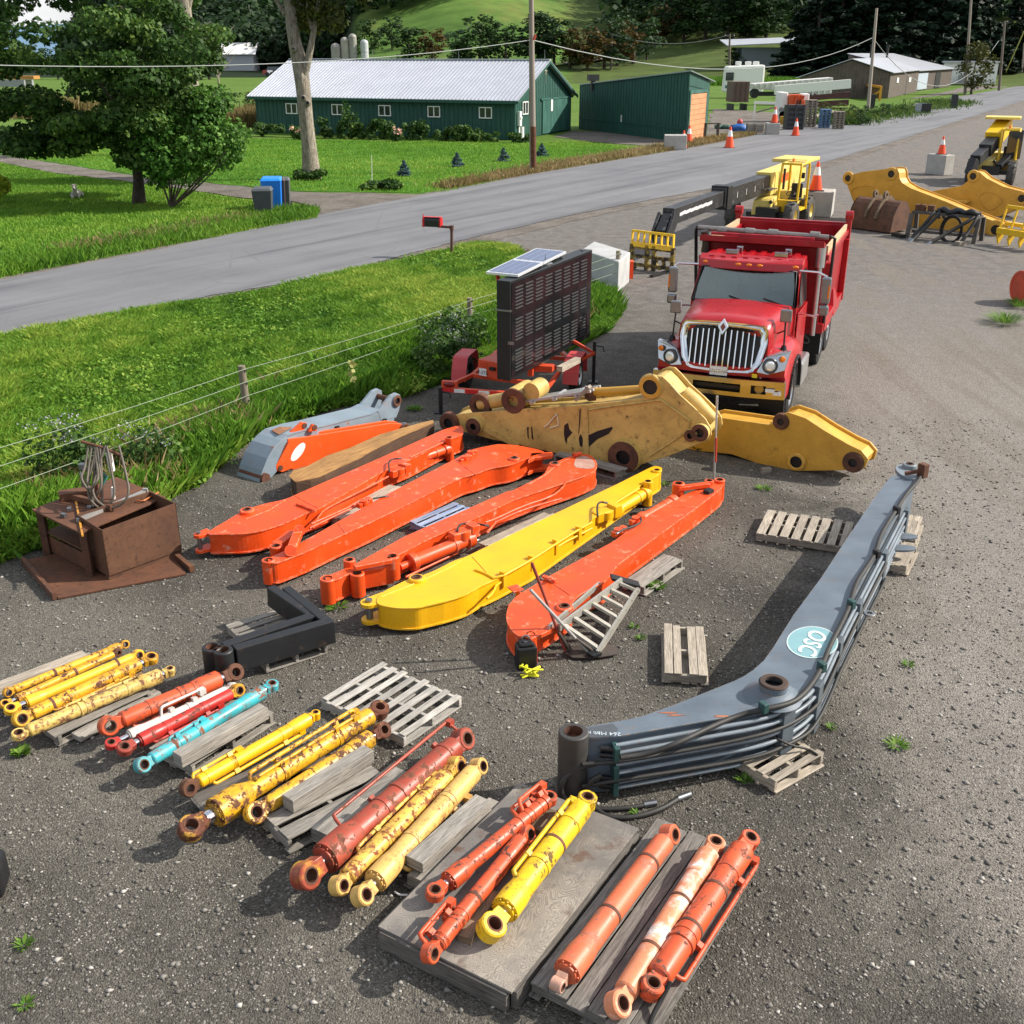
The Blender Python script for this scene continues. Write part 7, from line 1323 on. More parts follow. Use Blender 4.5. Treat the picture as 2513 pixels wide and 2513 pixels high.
# ---------------------------------------------------------------- telehandlers
TY=paint('#e8bb1e',.06,'#6b5636',9,.4,.15); TYP=paint('#dfc76a',.05,'#6b5636',9,.5,.15); TBLK=paint('#222427',.08,'#8b8c8c',8,.45,.2); TYRE=plain('#4a4844',.85,0,.3,6)
def tele(label,P,fd,wide=False,k=1.):
    fd=V(fd).normalized(); yaw=math.atan2(fd.y,fd.x)+math.pi/2     # local -y = forward, +x = image right when facing the camera
    T=thing('telehandler',label,'telehandler',P,yaw)
    def Lb(mb,n,m,par=None,bev=0): return mb.build(n,m,par or T,bev,False)
    for s in(-1,1):
        for y_ in(0,2.5):
            r=.62;w=.42; x=s*1.22 if s>0 or y_ or not wide else -1.85; mb=MB(); mb.lathe((x-s*w,y_,r),(s,0,0),[(r*.5,0),(r*.85,0),(r,w*.2),(r,w*.8),(r*.85,w),(r*.5,w),(r*.5,0)],26)
            for q in range(22):
                a=q*2*math.pi/22; mb.box((x-s*w*.5+(.09 if q%2 else -.09),y_+math.cos(a)*r*1.01,r+math.sin(a)*r*1.01),(w*.5,.07,.05),0,M.Rotation(a+math.pi/2,3,'X'))
            wh=Lb(mb,'wheel',TYRE); mb=MB(); mb.lathe((x-s*w,y_,r),(s,0,0),[(0,w*.55),(r*.3,w*.55),(r*.45,w*.85),(r*.52,w*.98),(r*.52,w*.3)],22); Lb(mb,'rim',TYP,wh)
    mb=MB(); mb.beam((-1,0,.62),(1,0,.62),.2,.2); mb.beam((-1,2.5,.62),(1,2.5,.62),.2,.2); mb.box((0,1.3,.75),(.9,3.6,.45)); Lb(mb,'chassis',BLACK)
    mb=MB(); mb.hexa([(-.75,-.2,.6),(.1,-.2,.6),(.1,1.0,.6),(-.75,1.0,.6),(-.7,-.1,1.25),(.1,-.1,1.25),(.1,1.0,1.35),(-.75,1.,1.35)]); mb.box((0,2.4,1.15),(1.5,1.3,.7)); Lb(mb,'body',TYP,None,.04)
    mb=MB(); mb.ball((.12,-.22,1.2),.09,10); Lb(mb,'work_lamp',BLACK)
    # open cab
    x0,x1,y0,y1,z0,z1=.25,1.1,.5,1.85,.75,2.75; mb=MB()
    for x in(x0,x1): 
        mb.tube([(x,y0-.15,z0+.4),(x,y0,z1-.5),(x,y0+.12,z1),(x,y1-.1,z1),(x,y1,z1-.15),(x,y1,z0)],.055,8)
    for y_,z in((y0+.12,z1),(y1-.1,z1),(y0-.12,z0+.45)): mb.beam((x0,y_,z),(x1,y_,z),.09,.09)
    mb.box(((x0+x1)/2,(y0+y1)/2,z0+.05),(x1-x0,y1-y0,.1)); mb.hexa([(x0,y0-.2,z0),(x1,y0-.2,z0),(x1,y0+.05,z0),(x0,y0+.05,z0),(x0,y0-.2,z0+.5),(x1,y0-.2,z0+.5),(x1,y0+.05,z0+.5),(x0,y0+.05,z0+.5)]); cab=Lb(mb,'cab_frame',TY)
    mb=MB(); [mb.box((x0+.1+j*.13,(y0+y1)/2,z1),(.05,y1-y0-.3,.06)) for j in range(6)]; mb.box(((x0+x1)/2,y1-.3,z1+.04),(x1-x0,.5,.05)); Lb(mb,'roof_guard',TYP,cab)
    mb=MB(); mb.box(((x0+x1)/2,y1-.4,z0+.45),(.5,.5,.14)); mb.box(((x0+x1)/2,y1-.15,z0+.8),(.5,.12,.6)); Lb(mb,'seat',BLACK,cab,.04); mb=MB(); mb.ring(((x0+x1)/2,y0+.28,z0+.75),(0,-.5,1),.2,.17,.03,18); mb.cyl(((x0+x1)/2,y0+.1,z0+.3),((x0+x1)/2,y0+.28,z0+.75),.03,n=8); Lb(mb,'steering_wheel',BLACK,cab)
    mb=MB(); mb.cyl(((x0+x1)/2-.1,y0+.6,z1+.06),((x0+x1)/2-.1,y0+.6,z1+.2),.07,.05,n=12); Lb(mb,'beacon',AMBER,cab); mb=MB(); mb.box((x1+.1,y0+.1,2.3),(.16,.05,.25)); Lb(mb,'mirror',BLACK,cab,.02)
    mb=MB(); mb.cyl((-.1,2.2,1.4),(-.1,2.2,2.4),.06,n=12); Lb(mb,'exhaust',DARKG)
    sc=M.Scale(k,4)
    for c in kids(T):
        for q in [c]+kids(c): q.data.transform(sc)
    return T
f1=V((-.5,-.866,0)); T=tele('yellow telehandler with its black boom stretched forward and down behind the dump truck',(9.75,42.2,0),f1,True,k=.86)
mb=MB(); [mb.box((-.35+random.uniform(-.2,.2),.4+random.uniform(-.3,.3),1.38+random.uniform(0,.08)),(.5,.12,.05),random.uniform(0,3)) for k in range(8)]; T2=mb.build('tmp',WOOD2,T,0,False); T2.name='wood_scraps'
A=V((4.35,33.5,0))-f1.cross(V((0,0,1)))*0; Bp=V((9.2,42.3,0)); N=vplane(A,Bp); 
def pb(u,v): return onplane('e',u,v,A,N)
S_=f1.cross(V((0,0,1))).normalized()
def bbeam(a,b,w,h,nm,mat,bev=.02): mb=MB(); mb.beam(a,b,w,h); return mb.build(nm,mat,T,bev)
q0,q1,q2,q3=pb(385,500),pb(745,370),pb(1040,275),pb(1270,185)
bbeam(q0,q1,.38,.5,'inner_boom',TBLK); bbeam(q1.lerp(q0,.06),q2,.5,.66,'middle_boom',TBLK); bbeam(q2.lerp(q1,.04),q3,.62,.85,'outer_boom',TYP); mb=MB(); mb.beam(q1-(q2-q1)*.04,q1+(q2-q1)*.06,.62,.8); mb.build('boom_collar',BLACK,T,.02)
mb=MB(); d_=(q3-q2).normalized(); sd_=d_.cross(V((0,0,1))).normalized(); c_=q2.lerp(q3,.35); 
for s in(1,-1):
    o=c_+sd_*s*.316; up_=sd_.cross(d_); mb.quad(o-d_*.75-up_*.1,o+d_*.9-up_*.1,o+d_*.9+up_*.22,o-d_*.75+up_*.22)
mb.build('orange_decal',plain('#e8601c',.4),T)
mb=MB(); mb.box(q3+V((-.1,.2,.42)),(1.9,1.5,.14),math.atan2(f1.y,f1.x)); mb.build('rear_cover',TYP,T,.03)
mb=MB(); [mb.beam(q1.lerp(q2,t_)+sd_*.253-V((0,0,.1)),q1.lerp(q2,t_)+sd_*.253+V((0,0,.1)),.03,.005,up=sd_) for t_ in(.2,.4,.6,.8)]; mb.build('boom_marks',WHITE,T); mb=MB(); [mb.beam(q0.lerp(q1,a)+sd_*.193+V((0,0,.0)),q0.lerp(q1,a+.1)+sd_*.193+V((0,0,.03)),.012,.1,up=(0,0,1)) for a in(.1,.2,.3,.4,.5,.6)]; mb.build('faded_stripe',plain('#c9c9c6',.6,0,.5,20),T)
h0=pb(350,520);h1=pb(325,640); mb=MB(); [mb.beam(q0+sd_*o,pb(330,660)+sd_*o,.1,.42) for o in(-.24,.24)]; mb.beam(q0,pb(335,620),.3,.3); mb.build('boom_head',TBLK,T,.02)
# fork carriage at the end of that boom
P=g('e',270,880); cdir=(g('e',410,885)-g('e',135,850)).normalized(); wd=(g('e',410,885)-g('e',135,850)).length
O=g('e',135,850); zt=upz('e',135,595,O); ny=V((-cdir.y,cdir.x,0)); FC=thing('fork_carriage','worn yellow fork carriage with a railed backrest on the end of the telehandler boom','attachment',O+cdir*wd/2)
mb=MB(); mb.beam(O+V((0,0,zt)),O+cdir*wd+V((0,0,zt-.02)),.06,.07); mb.beam(O+V((0,0,zt*.66)),O+cdir*wd+V((0,0,zt*.64)),.1,.14)
for t_ in np.linspace(0,1,8): mb.beam(O+cdir*wd*t_+V((0,0,zt*.66)),O+cdir*wd*t_+V((0,0,zt)),.035,.09,up=ny)
mb.build('backrest',TY,FC); FY=paint('#8f7a2c',.6,'#2a241d',4,.6,.3); mb=MB()
for t_ in(0,.38,.55,1): mb.beam(O+cdir*wd*t_,O+cdir*wd*t_+V((0,0,zt*.66)),.12,.1,up=ny)
for zz in(.12,.35,.58): mb.beam(O+V((0,0,zt*zz)),O+cdir*wd+V((0,0,zt*zz)),.09,.1)
mb.ring(O+cdir*wd*.7+V((0,0,zt*.22)),ny,.2,.1,.1,18); mb.build('carriage_frame',FY,FC); mb=MB(); [mb.beam(O+cdir*wd*t_+V((0,0,.05)),O+cdir*wd*t_+V((0,0,.05))-ny*1.0,.12,.05) for t_ in(.1,.9)]; mb.build('fork_tine',BLACK,FC)
# second telehandler at the right edge
w1=g('d',1455,1400);w2=g('d',1885,1440); ax_=(w2-w1); Pm=(w1+w2)/2+V((.2,.6,0)); T=tele('second yellow telehandler with its short black boom lowered, at the right edge of the yard',Pm,V((-.42,-.9,0)),k=.95)
def Lb(mb,n,m,bev=0): return mb.build(n,m,T,bev,False)
mb=MB(); mb.beam((-.75,-1.3,1.25),(-.3,.4,1.75),.5,.5); Lb(mb,'inner_boom',TBLK,.02); mb=MB(); mb.beam((-.42,-.2,1.65),(-.1,1.2,2.05),.62,.6); Lb(mb,'middle_boom',TBLK,.02); mb=MB(); mb.beam((-.2,.9,2.1),(.2,3.3,2.75),.75,.75); Lb(mb,'outer_boom',TY,.02); mb=MB(); mb.box((.1,2.6,3.1),(1.7,1.5,.12)); Lb(mb,'rear_cover',TYP,.03); mb=MB(); mb.beam((.35,-.4,.9),(1.0,1.0,1.7),.35,.25); Lb(mb,'lift_ram',BLACK,.02); mb=MB(); mb.beam((-.75,-1.3,1.3),(-.9,-1.5,.6),.4,.4); Lb(mb,'boom_head',BLACK,.02)
mb=MB(); mb.box((.9,1.1,1.9),(.7,1.3,1.3)); Lb(mb,'cab_glass',glass(),.03)
# ---------------------------------------------------------------- right side yard items
CONC=plain('#a7a5a0',.9,0,.12,3,.3,'concrete')
def block(label,P,w,d,h,rz,yaw=0):
    T=thing('concrete_block',label,'concrete block',P,rz,'concrete blocks along the road'); mb=MB(); mb.box((0,0,h/2),(w,d,h)); mb.build('body',CONC,T,.03,False); mb=MB(); mb.tube([(-.12,0,h-.03),(-.1,0,h+.05),(.1,0,h+.05),(.12,0,h-.03)],.02,6); mb.build('lifting_loop',STEEL,T,0,False); return T
CON=plain('#ee4a1c',.45,0,.06); CWH=plain('#e8e8e6',.4,0,.04)
def cone(label,P,h=.9,rz=0):
    T=thing('traffic_cone',label,'traffic cone',P,rz,'orange traffic cones'); r=h*.2
    prof=lambda z:r*(1-z/h)+.03*h
    mb=MB(); mb.box((0,0,.02*h),(h*.5,h*.5,.04*h)); mb.build('base',BLACK,T,.01,False)
    mb=MB(); mb.lathe((0,0,.04*h),(0,0,1),[(prof(0),0),(prof(.5*h),.5*h)],20); mb.build('cone_body',CON,T,0,False); mb=MB(); mb.lathe((0,0,.04*h),(0,0,1),[(prof(.78*h),.78*h),(prof(.96*h),.96*h),(0,.96*h)],20); mb.build('cone_tip',CON,T,0,False); mb=MB(); mb.lathe((0,0,.04*h),(0,0,1),[(prof(.5*h)*1.01,.5*h),(prof(.78*h)*1.01,.78*h)],20); mb.build('reflective_band',CWH,T,0,False); return T
P=g('p',790,500); a=math.atan2(g('p',820,508).y-g('p',660,490).y,g('p',820,508).x-g('p',660,490).x); Bp=g('p',660,487);Cp=g('p',822,508); ww=(Cp-Bp).length; hh=upz('p',822,330,Cp)
block('grey concrete block carrying a cone, alone on the right of the yard',(Bp+Cp)/2+V((-math.sin(a),math.cos(a),0))*ww*.28,ww,ww*.55,hh*1.08,a); cone('traffic cone on the lone concrete block at the right',(Bp+Cp)/2+V((-math.sin(a),math.cos(a),0))*ww*.28+V((0,0,hh*1.08)),.95)
Bp=g('e',1400,510);Cp=g('e',1500,505); hh=upz('e',1500,335,Cp); block('tall concrete block behind the telehandler rear wheel, with a cone on top',Cp+V((-.6,.75,0)),1.5,1.3,hh,-.35); cone('traffic cone on the block behind the telehandler',Cp+V((-.7,.45,hh)),1.15)
Bp=g('c',1030,1145);Cp=g('c',1165,1155); hh=upz('c',1165,1040,Cp); block('pale concrete block at the end of the lawn before the garage',(Bp+Cp)/2+V((.2,.6,0)),(Cp-Bp).length,1.2,hh,-.1)
Bp=g('c',1800,1030);Cp=g('c',1890,1035); hh=upz('c',1890,945,Cp); block('pale concrete block with a cone across the road beside the junk',(Bp+Cp)/2+V((.2,.6,0)),(Cp-Bp).length,1.2,hh,-.1); cone('traffic cone on the block across the road',(Bp+Cp)/2+V((.3,.5,hh)),1.25)
cone('traffic cone directly in front of the wooden garage door',g('c',1215,1100),1.3); cone('traffic cone half hidden behind the pale block by the lawn',g('c',1178,1137)+V((0,.3,0)),1.2); cone('traffic cone alone at the road edge right of the garage',g('c',1525,1132),1.45); cone('traffic cone at the road edge below the black crates',g('d',183,1040),1.35)
# rusty bucket
A=g('d',575,1745);B=g('d',900,1790); e=(B-A).normalized(); n_=V((-e.y,e.x,0)); n_=n_ if n_.y>0 else -n_; W_=(B-A).length; T=thing('digger_bucket','rusty brown digger bucket lying face down in front of the gold boom','bucket',(A+B)/2+n_*.6)
RBK=rusty('#4d3527','#6a4734','#2c211b'); mb=MB(); ss=[]
for a in np.linspace(0,200,14): ss.append((.62-math.cos(R(a-20))*.62,.1+max(-.05,math.sin(R(a-20)))*1.05))
for k in range(len(ss)-1):
    (y0,z0),(y1,z1)=ss[k],ss[k+1]; mb.add([A+n_*y0+V((0,0,z0)),B+n_*y0+V((0,0,z0)),B+n_*y1+V((0,0,z1)),A+n_*y1+V((0,0,z1))],[(0,1,2,3)],True)
sh=mb.build('shell',RBK,T); mb=MB(); mb.prism([A+n_*y+V((0,0,z)) for y,z in ss],e*.05); mb.build('side_plate',RBK,T); mb=MB(); mb.prism([B+n_*y+V((0,0,z)) for y,z in ss],e*.05); mb.build('side_plate',RBK,T); mb=MB()
for t_ in(.42,.66): 
    for j in range(6): p0=A+e*W_*t_; a0,a1=R(20+j*18),R(38+j*18); mb.beam(p0+n_*(.62-math.cos(a0)*.68)+V((0,0,.1+math.sin(a0)*1.12)),p0+n_*(.62-math.cos(a1)*.68)+V((0,0,.1+math.sin(a1)*1.12)),.07,.16)
    mb.ring(A+e*W_*t_+n_*.45+V((0,0,1.32)),e,.14,.06,.09,14)
mb.build('hinge_ears',plain('#6b5a48',.8,0,.3,6),T)
# hose rack (trestle)
A=g('d',1035,1815);B=g('d',1545,1865); e=(B-A).normalized(); n_=V((-e.y,e.x,0)); n_=n_ if n_.y>0 else -n_; W_=(B-A).length; h=upz('d',1045,1635,A); T=thing('timber_trestle','weathered timber trestle with hoses hung over it before the gold booms','trestle',(A+B)/2+n_*.4)
for p0 in(A,B):
    for o in(0,.9): mb=MB(); mb.beam(p0+n_*o,p0+n_*(o*.6+.2)+V((0,0,h)),.1,.14,up=e); mb.build('leg',WOODD,T)
mb=MB(); mb.beam(A+n_*.45+V((0,0,h+.04)),B+n_*.45+V((0,0,h+.04)),.5,.09); mb.build('top_rail',WOODD,T); mb=MB(); mb.beam(A+n_*.4+V((0,0,.2)),B+n_*.4+V((0,0,.2)),.1,.1); mb.beam(A+V((0,0,.18)),A+n_*.9+V((0,0,.18)),.1,.1); mb.build('stretcher',WOODD,T)
for i,(t0,t1,o,lb) in enumerate(((.32,.14,-.5,'leftmost'),(.4,.2,-.75,'second from the left'),(.92,.5,-.9,'long curved'),(.97,.88,-.6,'rightmost'))):
    top=A.lerp(B,t0)+n_*.45+V((0,0,h+.14)); fo=A.lerp(B,t1)+n_*o+V((0,0,.05)); mb=MB(); mb.tube([top+n_*.5-V((0,0,.3)),top,top-n_*.35-V((0,0,.15)),top.lerp(fo,.55)-V((0,0,.05)),fo],.065,9,smoothpath=2); Th=thing('hydraulic_hose','dark hose hanging over the timber trestle, '+lb,'hose',V((fo.x,fo.y,0)),0,'hoses on the timber trestle'); mb.build('hose_body',HOSE,Th); mb=MB(); dd_=(fo-top).normalized(); mb.cyl(fo,fo+dd_*.22,.07,n=10); mb.build('hose_end',STEEL,Th)
mb=MB(); c_=A.lerp(B,.66)+V((0,0,h*.5))-n_*.05
for k in range(4): mb.tube([c_+e*math.cos(a)*(.3+.03*k)+V((0,0,math.sin(a)*(.42+.03*k)))-n_*.02*k for a in np.linspace(.3*k,6.28+.3*k,20)],.018,5)
one(mb,'cable_coil',BLACK,'thin black cable loop hanging from the trestle','cable'); mb=MB(); [mb.cyl(A.lerp(B,t_)+n_*.45+V((0,0,h+.08)),A.lerp(B,t_)+n_*.45+V((0,0,h+.3)),.13,n=14) for t_ in(.06,.12,.25)]; one(mb,'rusty_fittings',RUST,'small rusty round fittings on the left end of the trestle','fitting'); mb=MB(); mb.tube([A.lerp(B,t_)+n_*(.35+.1*math.sin(t_*20))+V((0,0,h+.16+.05*math.sin(t_*31))) for t_ in np.linspace(.35,.98,14)],.11,8,smoothpath=1); one(mb,'hose_bundle',BLACK,'thick black hose bundle lying along the trestle top','hose')
mb=MB(); mb.beam(g('d',935,1790,.06),g('d',1010,1810,.06),.2,.14); one(mb,'scrap_bar',BLACK,'dark bar lying on the ground left of the trestle','scrap'); mb=MB(); mb.box(g('d',1445,1862,.07),(.3,.25,.14),.4); one(mb,'wood_block',WOOD2,'small wood block on the ground by the trestle','wood block')
# yellow rake at right edge
A=g('d',1725,1870);B=g('d',2060,1930); e=(B-A).normalized(); n_=V((-e.y,e.x,0)); n_=n_ if n_.y>0 else -n_; W_=(B-A).length; h=upz('d',1780,1580,A); T=thing('yellow_rake','yellow tined rake attachment cut by the right edge','attachment',(A+B)/2)
mb=MB(); mb.beam(A+V((0,0,h*.38)),B+V((0,0,h*.38)),.3,.2); mb.beam(A+n_*.2+V((0,0,h)),B+n_*.2+V((0,0,h)),.08,.1); mb.beam(A+n_*.3+V((0,0,h*.55)),B+n_*.3+V((0,0,h*.55)),.2,.12); mb.build('frame',TY,T)
for k in range(5): p0=A+e*W_*(k/4); mb=MB(); mb.prism([p0+V((0,0,.03)),p0-n_*.1+V((0,0,h*.2)),p0+V((0,0,h*.42)),p0+n_*.35+V((0,0,h*.4))],e*.06); mb.build('tine',TY,T); mb=MB(); mb.beam(p0+V((0,0,h*.4)),p0+n_*.2+V((0,0,h)),.06,.05,up=n_); mb.build('upright_bar',TY,T)
T=thing('orange_pipe','large orange red pipe end cut by the right edge','pipe',g('D',1919,572)); mb=MB(); mb.lathe((0,0,.42),(1,.2,0),[(.0,0),(.42,0),(.42,2.2)],24); mb.build('pipe_body',TRED if 0 else paint('#c3472a',.08),T,0,False); mb=MB(); mb.ring((0.02,0,.42),(1,.2,0),.45,.36,.06,24); mb.build('rim',paint('#c3472a',.08),T,0,False)
mb=MB(); P=g('d',1925,1035); mb.box(P+V((.2,0,1.6)),(.25,.2,3.2)); one(mb,'white_post',plain('#d9dce0',.5),'white square post at the right edge behind the second telehandler','post')
# white barrier behind the board
A=g('f',1500,515);B=g('f',1340,455); e=(B-A).normalized(); n_=V((-e.y,e.x,0)); n_=n_ if n_.y>0 else -n_; h=upz('f',1500,265,A); T=thing('road_barrier','white and grey road barrier slab beside the fence end','barrier',A)
Ae=g('f',1600,420); 
mb=MB(); mb.prism([A,A+e*2.2,A+e*2.2+V((0,0,h)),A+V((0,0,h))],(Ae-A)*.9); mb.build('slab',plain('#a9aaa9',.8,0,.15,2),T,.03); mb=MB(); mb.box(Ae+V((0,0,.35)),(.12,.3,.5)); mb.build('orange_marker',CON,T)
# ---------------------------------------------------------------- rusty table, bin, hose stand
A=g('i',345,1062);Bq=g('i',605,1180); ht=upz('i',545,850,g('i',600,1180)); a=g('i',215,690,ht);b=g('i',545,848,ht);c_=g('i',1120,605,ht); d_=a+(c_-b)
T=thing('rusty_table','rusty steel welding table with square legs and a lower shelf','table',(a+c_)/2-V((0,0,ht)))
mb=MB(); mb.prism([a,b,c_,d_],(0,0,-.025)); mb.build('table_top',RUST,T,.003); ce=(a+b+c_+d_)/4
for p in(a,b,c_,d_): q=ce+(p-ce)*.88; mb=MB(); mb.beam(V((q.x,q.y,0)),V((q.x,q.y,ht-.026)),.09,.09,up=(0,1,0)); mb.build('leg',rusty('#4a3024','#5f3e2c','#2a1c16'),T)
mb=MB(); s_=[V(((ce+(p-ce)*.86).x,(ce+(p-ce)*.86).y,ht*.52)) for p in(a,b,c_,d_)]; mb.prism(s_,(0,0,-.02)); mb.build('shelf',RUST,T); mb=MB(); s2=[V(((ce+(p-ce)*.84).x,(ce+(p-ce)*.84).y,ht*.42)) for p in(a,b,c_,d_)]; mb.prism([s2[0],s2[1],V((s2[1].x,s2[1].y,.06)),V((s2[0].x,s2[0].y,.06))],(.01,.01,0)); mb.build('side_panel',RUST,T)
A=g('i',745,1185);B=g('i',1237,1005); hz=upz('i',722,812,A); e=(B-A).normalized(); n_=V((-e.y,e.x,0)); n_=n_ if n_.y>0 else -n_; W_=(B-A).length; dp=.62
T=thing('rusty_bin','open topped rusty steel box standing against the rusty table','bin',(A+B)/2+n_*dp/2); lift=V((0,0,.08))
RB2=rusty('#4d3223','#63432d','#38241b')
for p,q in((A,B),(A,A+n_*dp),(B,B+n_*dp),(A+n_*dp,B+n_*dp)): mb=MB(); dd_=(q-p).normalized(); inn_=((A+B)/2+n_*dp/2-(p+q)/2).normalized()*.012; mb.prism([p+lift,q+lift,q+V((0,0,hz)),p+V((0,0,hz-(.04 if p is A else 0)))],inn_); mb.build('wall_panel',RB2,T)
mb=MB(); mb.prism([A+lift,B+lift,B+n_*dp+lift,A+n_*dp+lift],(0,0,.012)); mb.build('floor_panel',RB2,T); mb=MB(); mb.beam(A+n_*.05+V((0,0,.04)),B+n_*.05+V((0,0,.04)),.08,.075); mb.beam(A+n_*(dp-.05)+V((0,0,.04)),B+n_*(dp-.05)+V((0,0,.04)),.08,.075); mb.build('skid',RB2,T)
mb=MB(); mb.prism([g('i',u,v,.03) for u,v in((150,1035),(395,1290),(1260,1125),(1180,1010),(700,930))],(0,0,-.02)); one(mb,'steel_sheet',RUST,'rusty steel sheet lying under the table and bin','steel sheet'); mb=MB(); mb.beam(g('i',155,1035,.06),g('i',370,1280,.06),.05,.09); one(mb,'rusty_bar',RUST,'rusty angle bar along the left edge of the steel sheet','bar'); mb=MB(); mb.beam(g('i',1200,1010,.05),g('i',1300,1095,.05),.06,.08); one(mb,'rusty_bar',RUST,'short rusty bar right of the bin','bar')
pt=g('i',660,620,ht); T=thing('hose_stand','pipe stand on the rusty table draped with grey hoses','stand',pt); z1=upz('i',690,270,pt)
up_=lambda u,v:onplane('i',u,v,pt,V((0,-1,0)))
up3=lambda u,v:onplane('i',u,v,pt+V((0,-.36,0)),V((0,-1,0)))
mb=MB(); mb.tube([pt,up_(640,480),up_(690,265)],.03,8); mb.tube([up_(550,230),up_(690,270),up_(818,325)],.022,8); mb.build('pipe_frame',RUST,T); mb=MB(); mb.beam(up_(735,300),up_(760,430),.06,.06); mb.beam(up_(770,640),up_(765,540),.04,.04); mb.build('white_valve',WHITE,T); mb=MB(); mb.box(up_(560,400),(.09,.08,.09)); mb.box(up_(560,490),(.05,.05,.2)); mb.build('pump_head',STEEL,T,.01); mb=MB(); mb.tube([up_(650,410),up_(720,470),up_(690,520)],.03,7); mb.build('green_fitting',plain('#2f6a5f',.5),T)
for i,(w_,dr,xo) in enumerate(((60,620,640),(110,700,690),(40,810,665),(150,690,760),(70,560,620))):
    mb=MB(); mb.tube([up_(xo-w_*.3,260),up_(xo-w_*.7,430).lerp(up3(xo-w_*.7,430),.5),up3(xo-w_*.9,dr-100)-V((0,.02*i,0)),up3(xo,dr)-V((0,.02*i,0)),up3(xo+w_*.9,dr-90)-V((0,.02*i,0)),up_(xo+w_*.6,430).lerp(up3(xo+w_*.6,430),.5),up_(xo+w_*.3,262)],.017,7,smoothpath=2); mb.build('hose',plain('#5a5348',.6,0,.15),T)
mb=MB(); mb.beam(g('i',525,765,ht+.03),g('i',995,565,ht+.03),.05,.05); mb.box(g('i',985,560,ht+.05),(.06,.05,.05)); one(mb,'steel_tube',plain('#a9a9a6',.4,.5,.15),'pale square steel tube lying across the rusty table','tube'); mb=MB(); mb.beam(g('i',515,640,ht+.02),g('i',560,870,ht+.02),.025,.02); one(mb,'pry_bar',paint('#c98a24',.3),'yellow rusty bar lying over the table front edge','bar')
mb=MB(); mb.beam(g('i',400,600,ht+.06),g('i',690,560,ht+.06),.18,.1); mb.beam(g('i',480,600,ht+.05),g('i',760,680,ht+.05),.06,.08); one(mb,'rusty_channel',RUST,'rusty channel steel pieces at the back of the table top','scrap'); mb=MB(); [mb.box(g('i',u,v,ht+.03),(.07,.05,.05),u) for u,v in((470,690),(430,730),(605,680),(640,660))]; one(mb,'small_fittings',STEEL,'small grey fittings on the table top','fitting'); mb=MB(); mb.tube([g('i',u,v,ht+.03) for u,v in((930,630),(970,635),(1010,610),(1075,575))],.012,6,smoothpath=1); one(mb,'copper_tool',plain('#b06a3a',.4,.3),'copper coloured tool lying on the right end of the table','tool')
# ---------------------------------------------------------------- grey boom, orange stick and timber by the fence
GRB=paint('#7e8d98',.1,'#8a5a40',5,.5,.15)
A=g('g',130,815);B=g('g',1180,330); e=(B-A).normalized(); n_=V((-e.y,e.x,0)); n_=n_ if n_.y>0 else -n_

A=g('g',240,835);B=V((-2.15,18.25,0))
T,N,A0=upright('excavator_boom','pale grey blue curved boom lying nearest the fence','g',[(242,836),(262,762),(296,680),(340,605),(385,560),(430,525),(540,490),(660,465),(1000,378),(1110,345),(1160,350),(1150,440),(1000,480),(700,560),(500,640),(380,740),(300,832)],A,B,.5,GRB,cat='excavator boom')
q=lambda u,v,o:onplane('g',u,v,A0,N)+N*o
TPL=[(236,840),(258,762),(292,678),(336,602),(381,556),(426,520),(540,485),(660,460),(1000,373),(1052,346)]
mb=MB(); pa=[q(u,v,-.012) for u,v in TPL];pb_=[q(u,v,.512) for u,v in TPL]
for k in range(9): mb.add([pa[k],pa[k+1],pb_[k+1],pb_[k]],[(0,1,2,3)],False)
o=mb.build('top_plate',GRB,T); so2=o.modifiers.new('thickness','SOLIDIFY'); so2.thickness=.02; so2.offset=0

for o_ in(-.004,.44): mb=MB(); mb.prism([q(u,v,o_) for u,v in((1040,360),(1090,300),(1130,250),(1165,232),(1192,245),(1198,290),(1185,350),(1165,400),(1060,420))],N*.064); mb.build('end_lug',GRB,T,.008)
vboss(T,'g',1165,285,A0,N,.11,.06,GRB,.03); mb=MB(); mb.cyl(q(1165,285,.0),q(1165,285,.5),.05,n=14); mb.build('cross_pin',RUST,T)
mb=MB(); mb.tube([q(u,v,.25) for u,v in((390,545),(420,520),(470,500))],[.05,.07,.04],8); pa=[q(u,v,o_) for u,v,o_ in((400,528,.1),(450,505,.12),(520,485,.2),(480,496,.36),(420,518,.34))]; mb=MB(); mb.prism([p+V((0,0,.016)) for p in pa],(0,0,-.006)); mb.build('rust_patch',rusty('#7a5238','#96694a','#5a3a28'),T)
mb=MB(); mb.cyl(q(268,808,-.06),q(268,808,.5),.085,n=16); mb.build('pin_tube',BUSH,T)
for u,v in((760,475),(1080,425)): mb=MB(); mb.box(q(u,v,-.03),(.06,.05,.1),.9); mb.build('side_clip',BLACK,T)
mb=MB(); [mb.tube([q(u+dx,v+dy,-.008 if 0 else .1+.03*j) for dx,dy in((0,0),(12,-8),(22,4))],.006,4) for j,(u,v) in enumerate(((215,700),(225,690)))] if 0 else None
A=g('g',440,760);B=g('g',1190,560); ol=[(340,540),(355,532),(440,545),(560,530),(680,500),(900,470),(1130,435),(1200,440),(1240,465),(1235,490),(1190,520),(1000,600),(860,640),(700,680),(560,745),(480,765),(440,740)]
T,N,A0=upright('excavator_stick','short orange stick with a white oval mark beside the grey blue boom','g',[(432,545),(560,530),(900,475),(1130,437),(1200,442),(1240,465),(1232,490),(1190,525),(1000,600),(860,645),(700,690),(560,748),(480,765),(445,735)],A,B,.2,paint('#e8591c',.06,'#9a6a4a',7,.45,.1),)
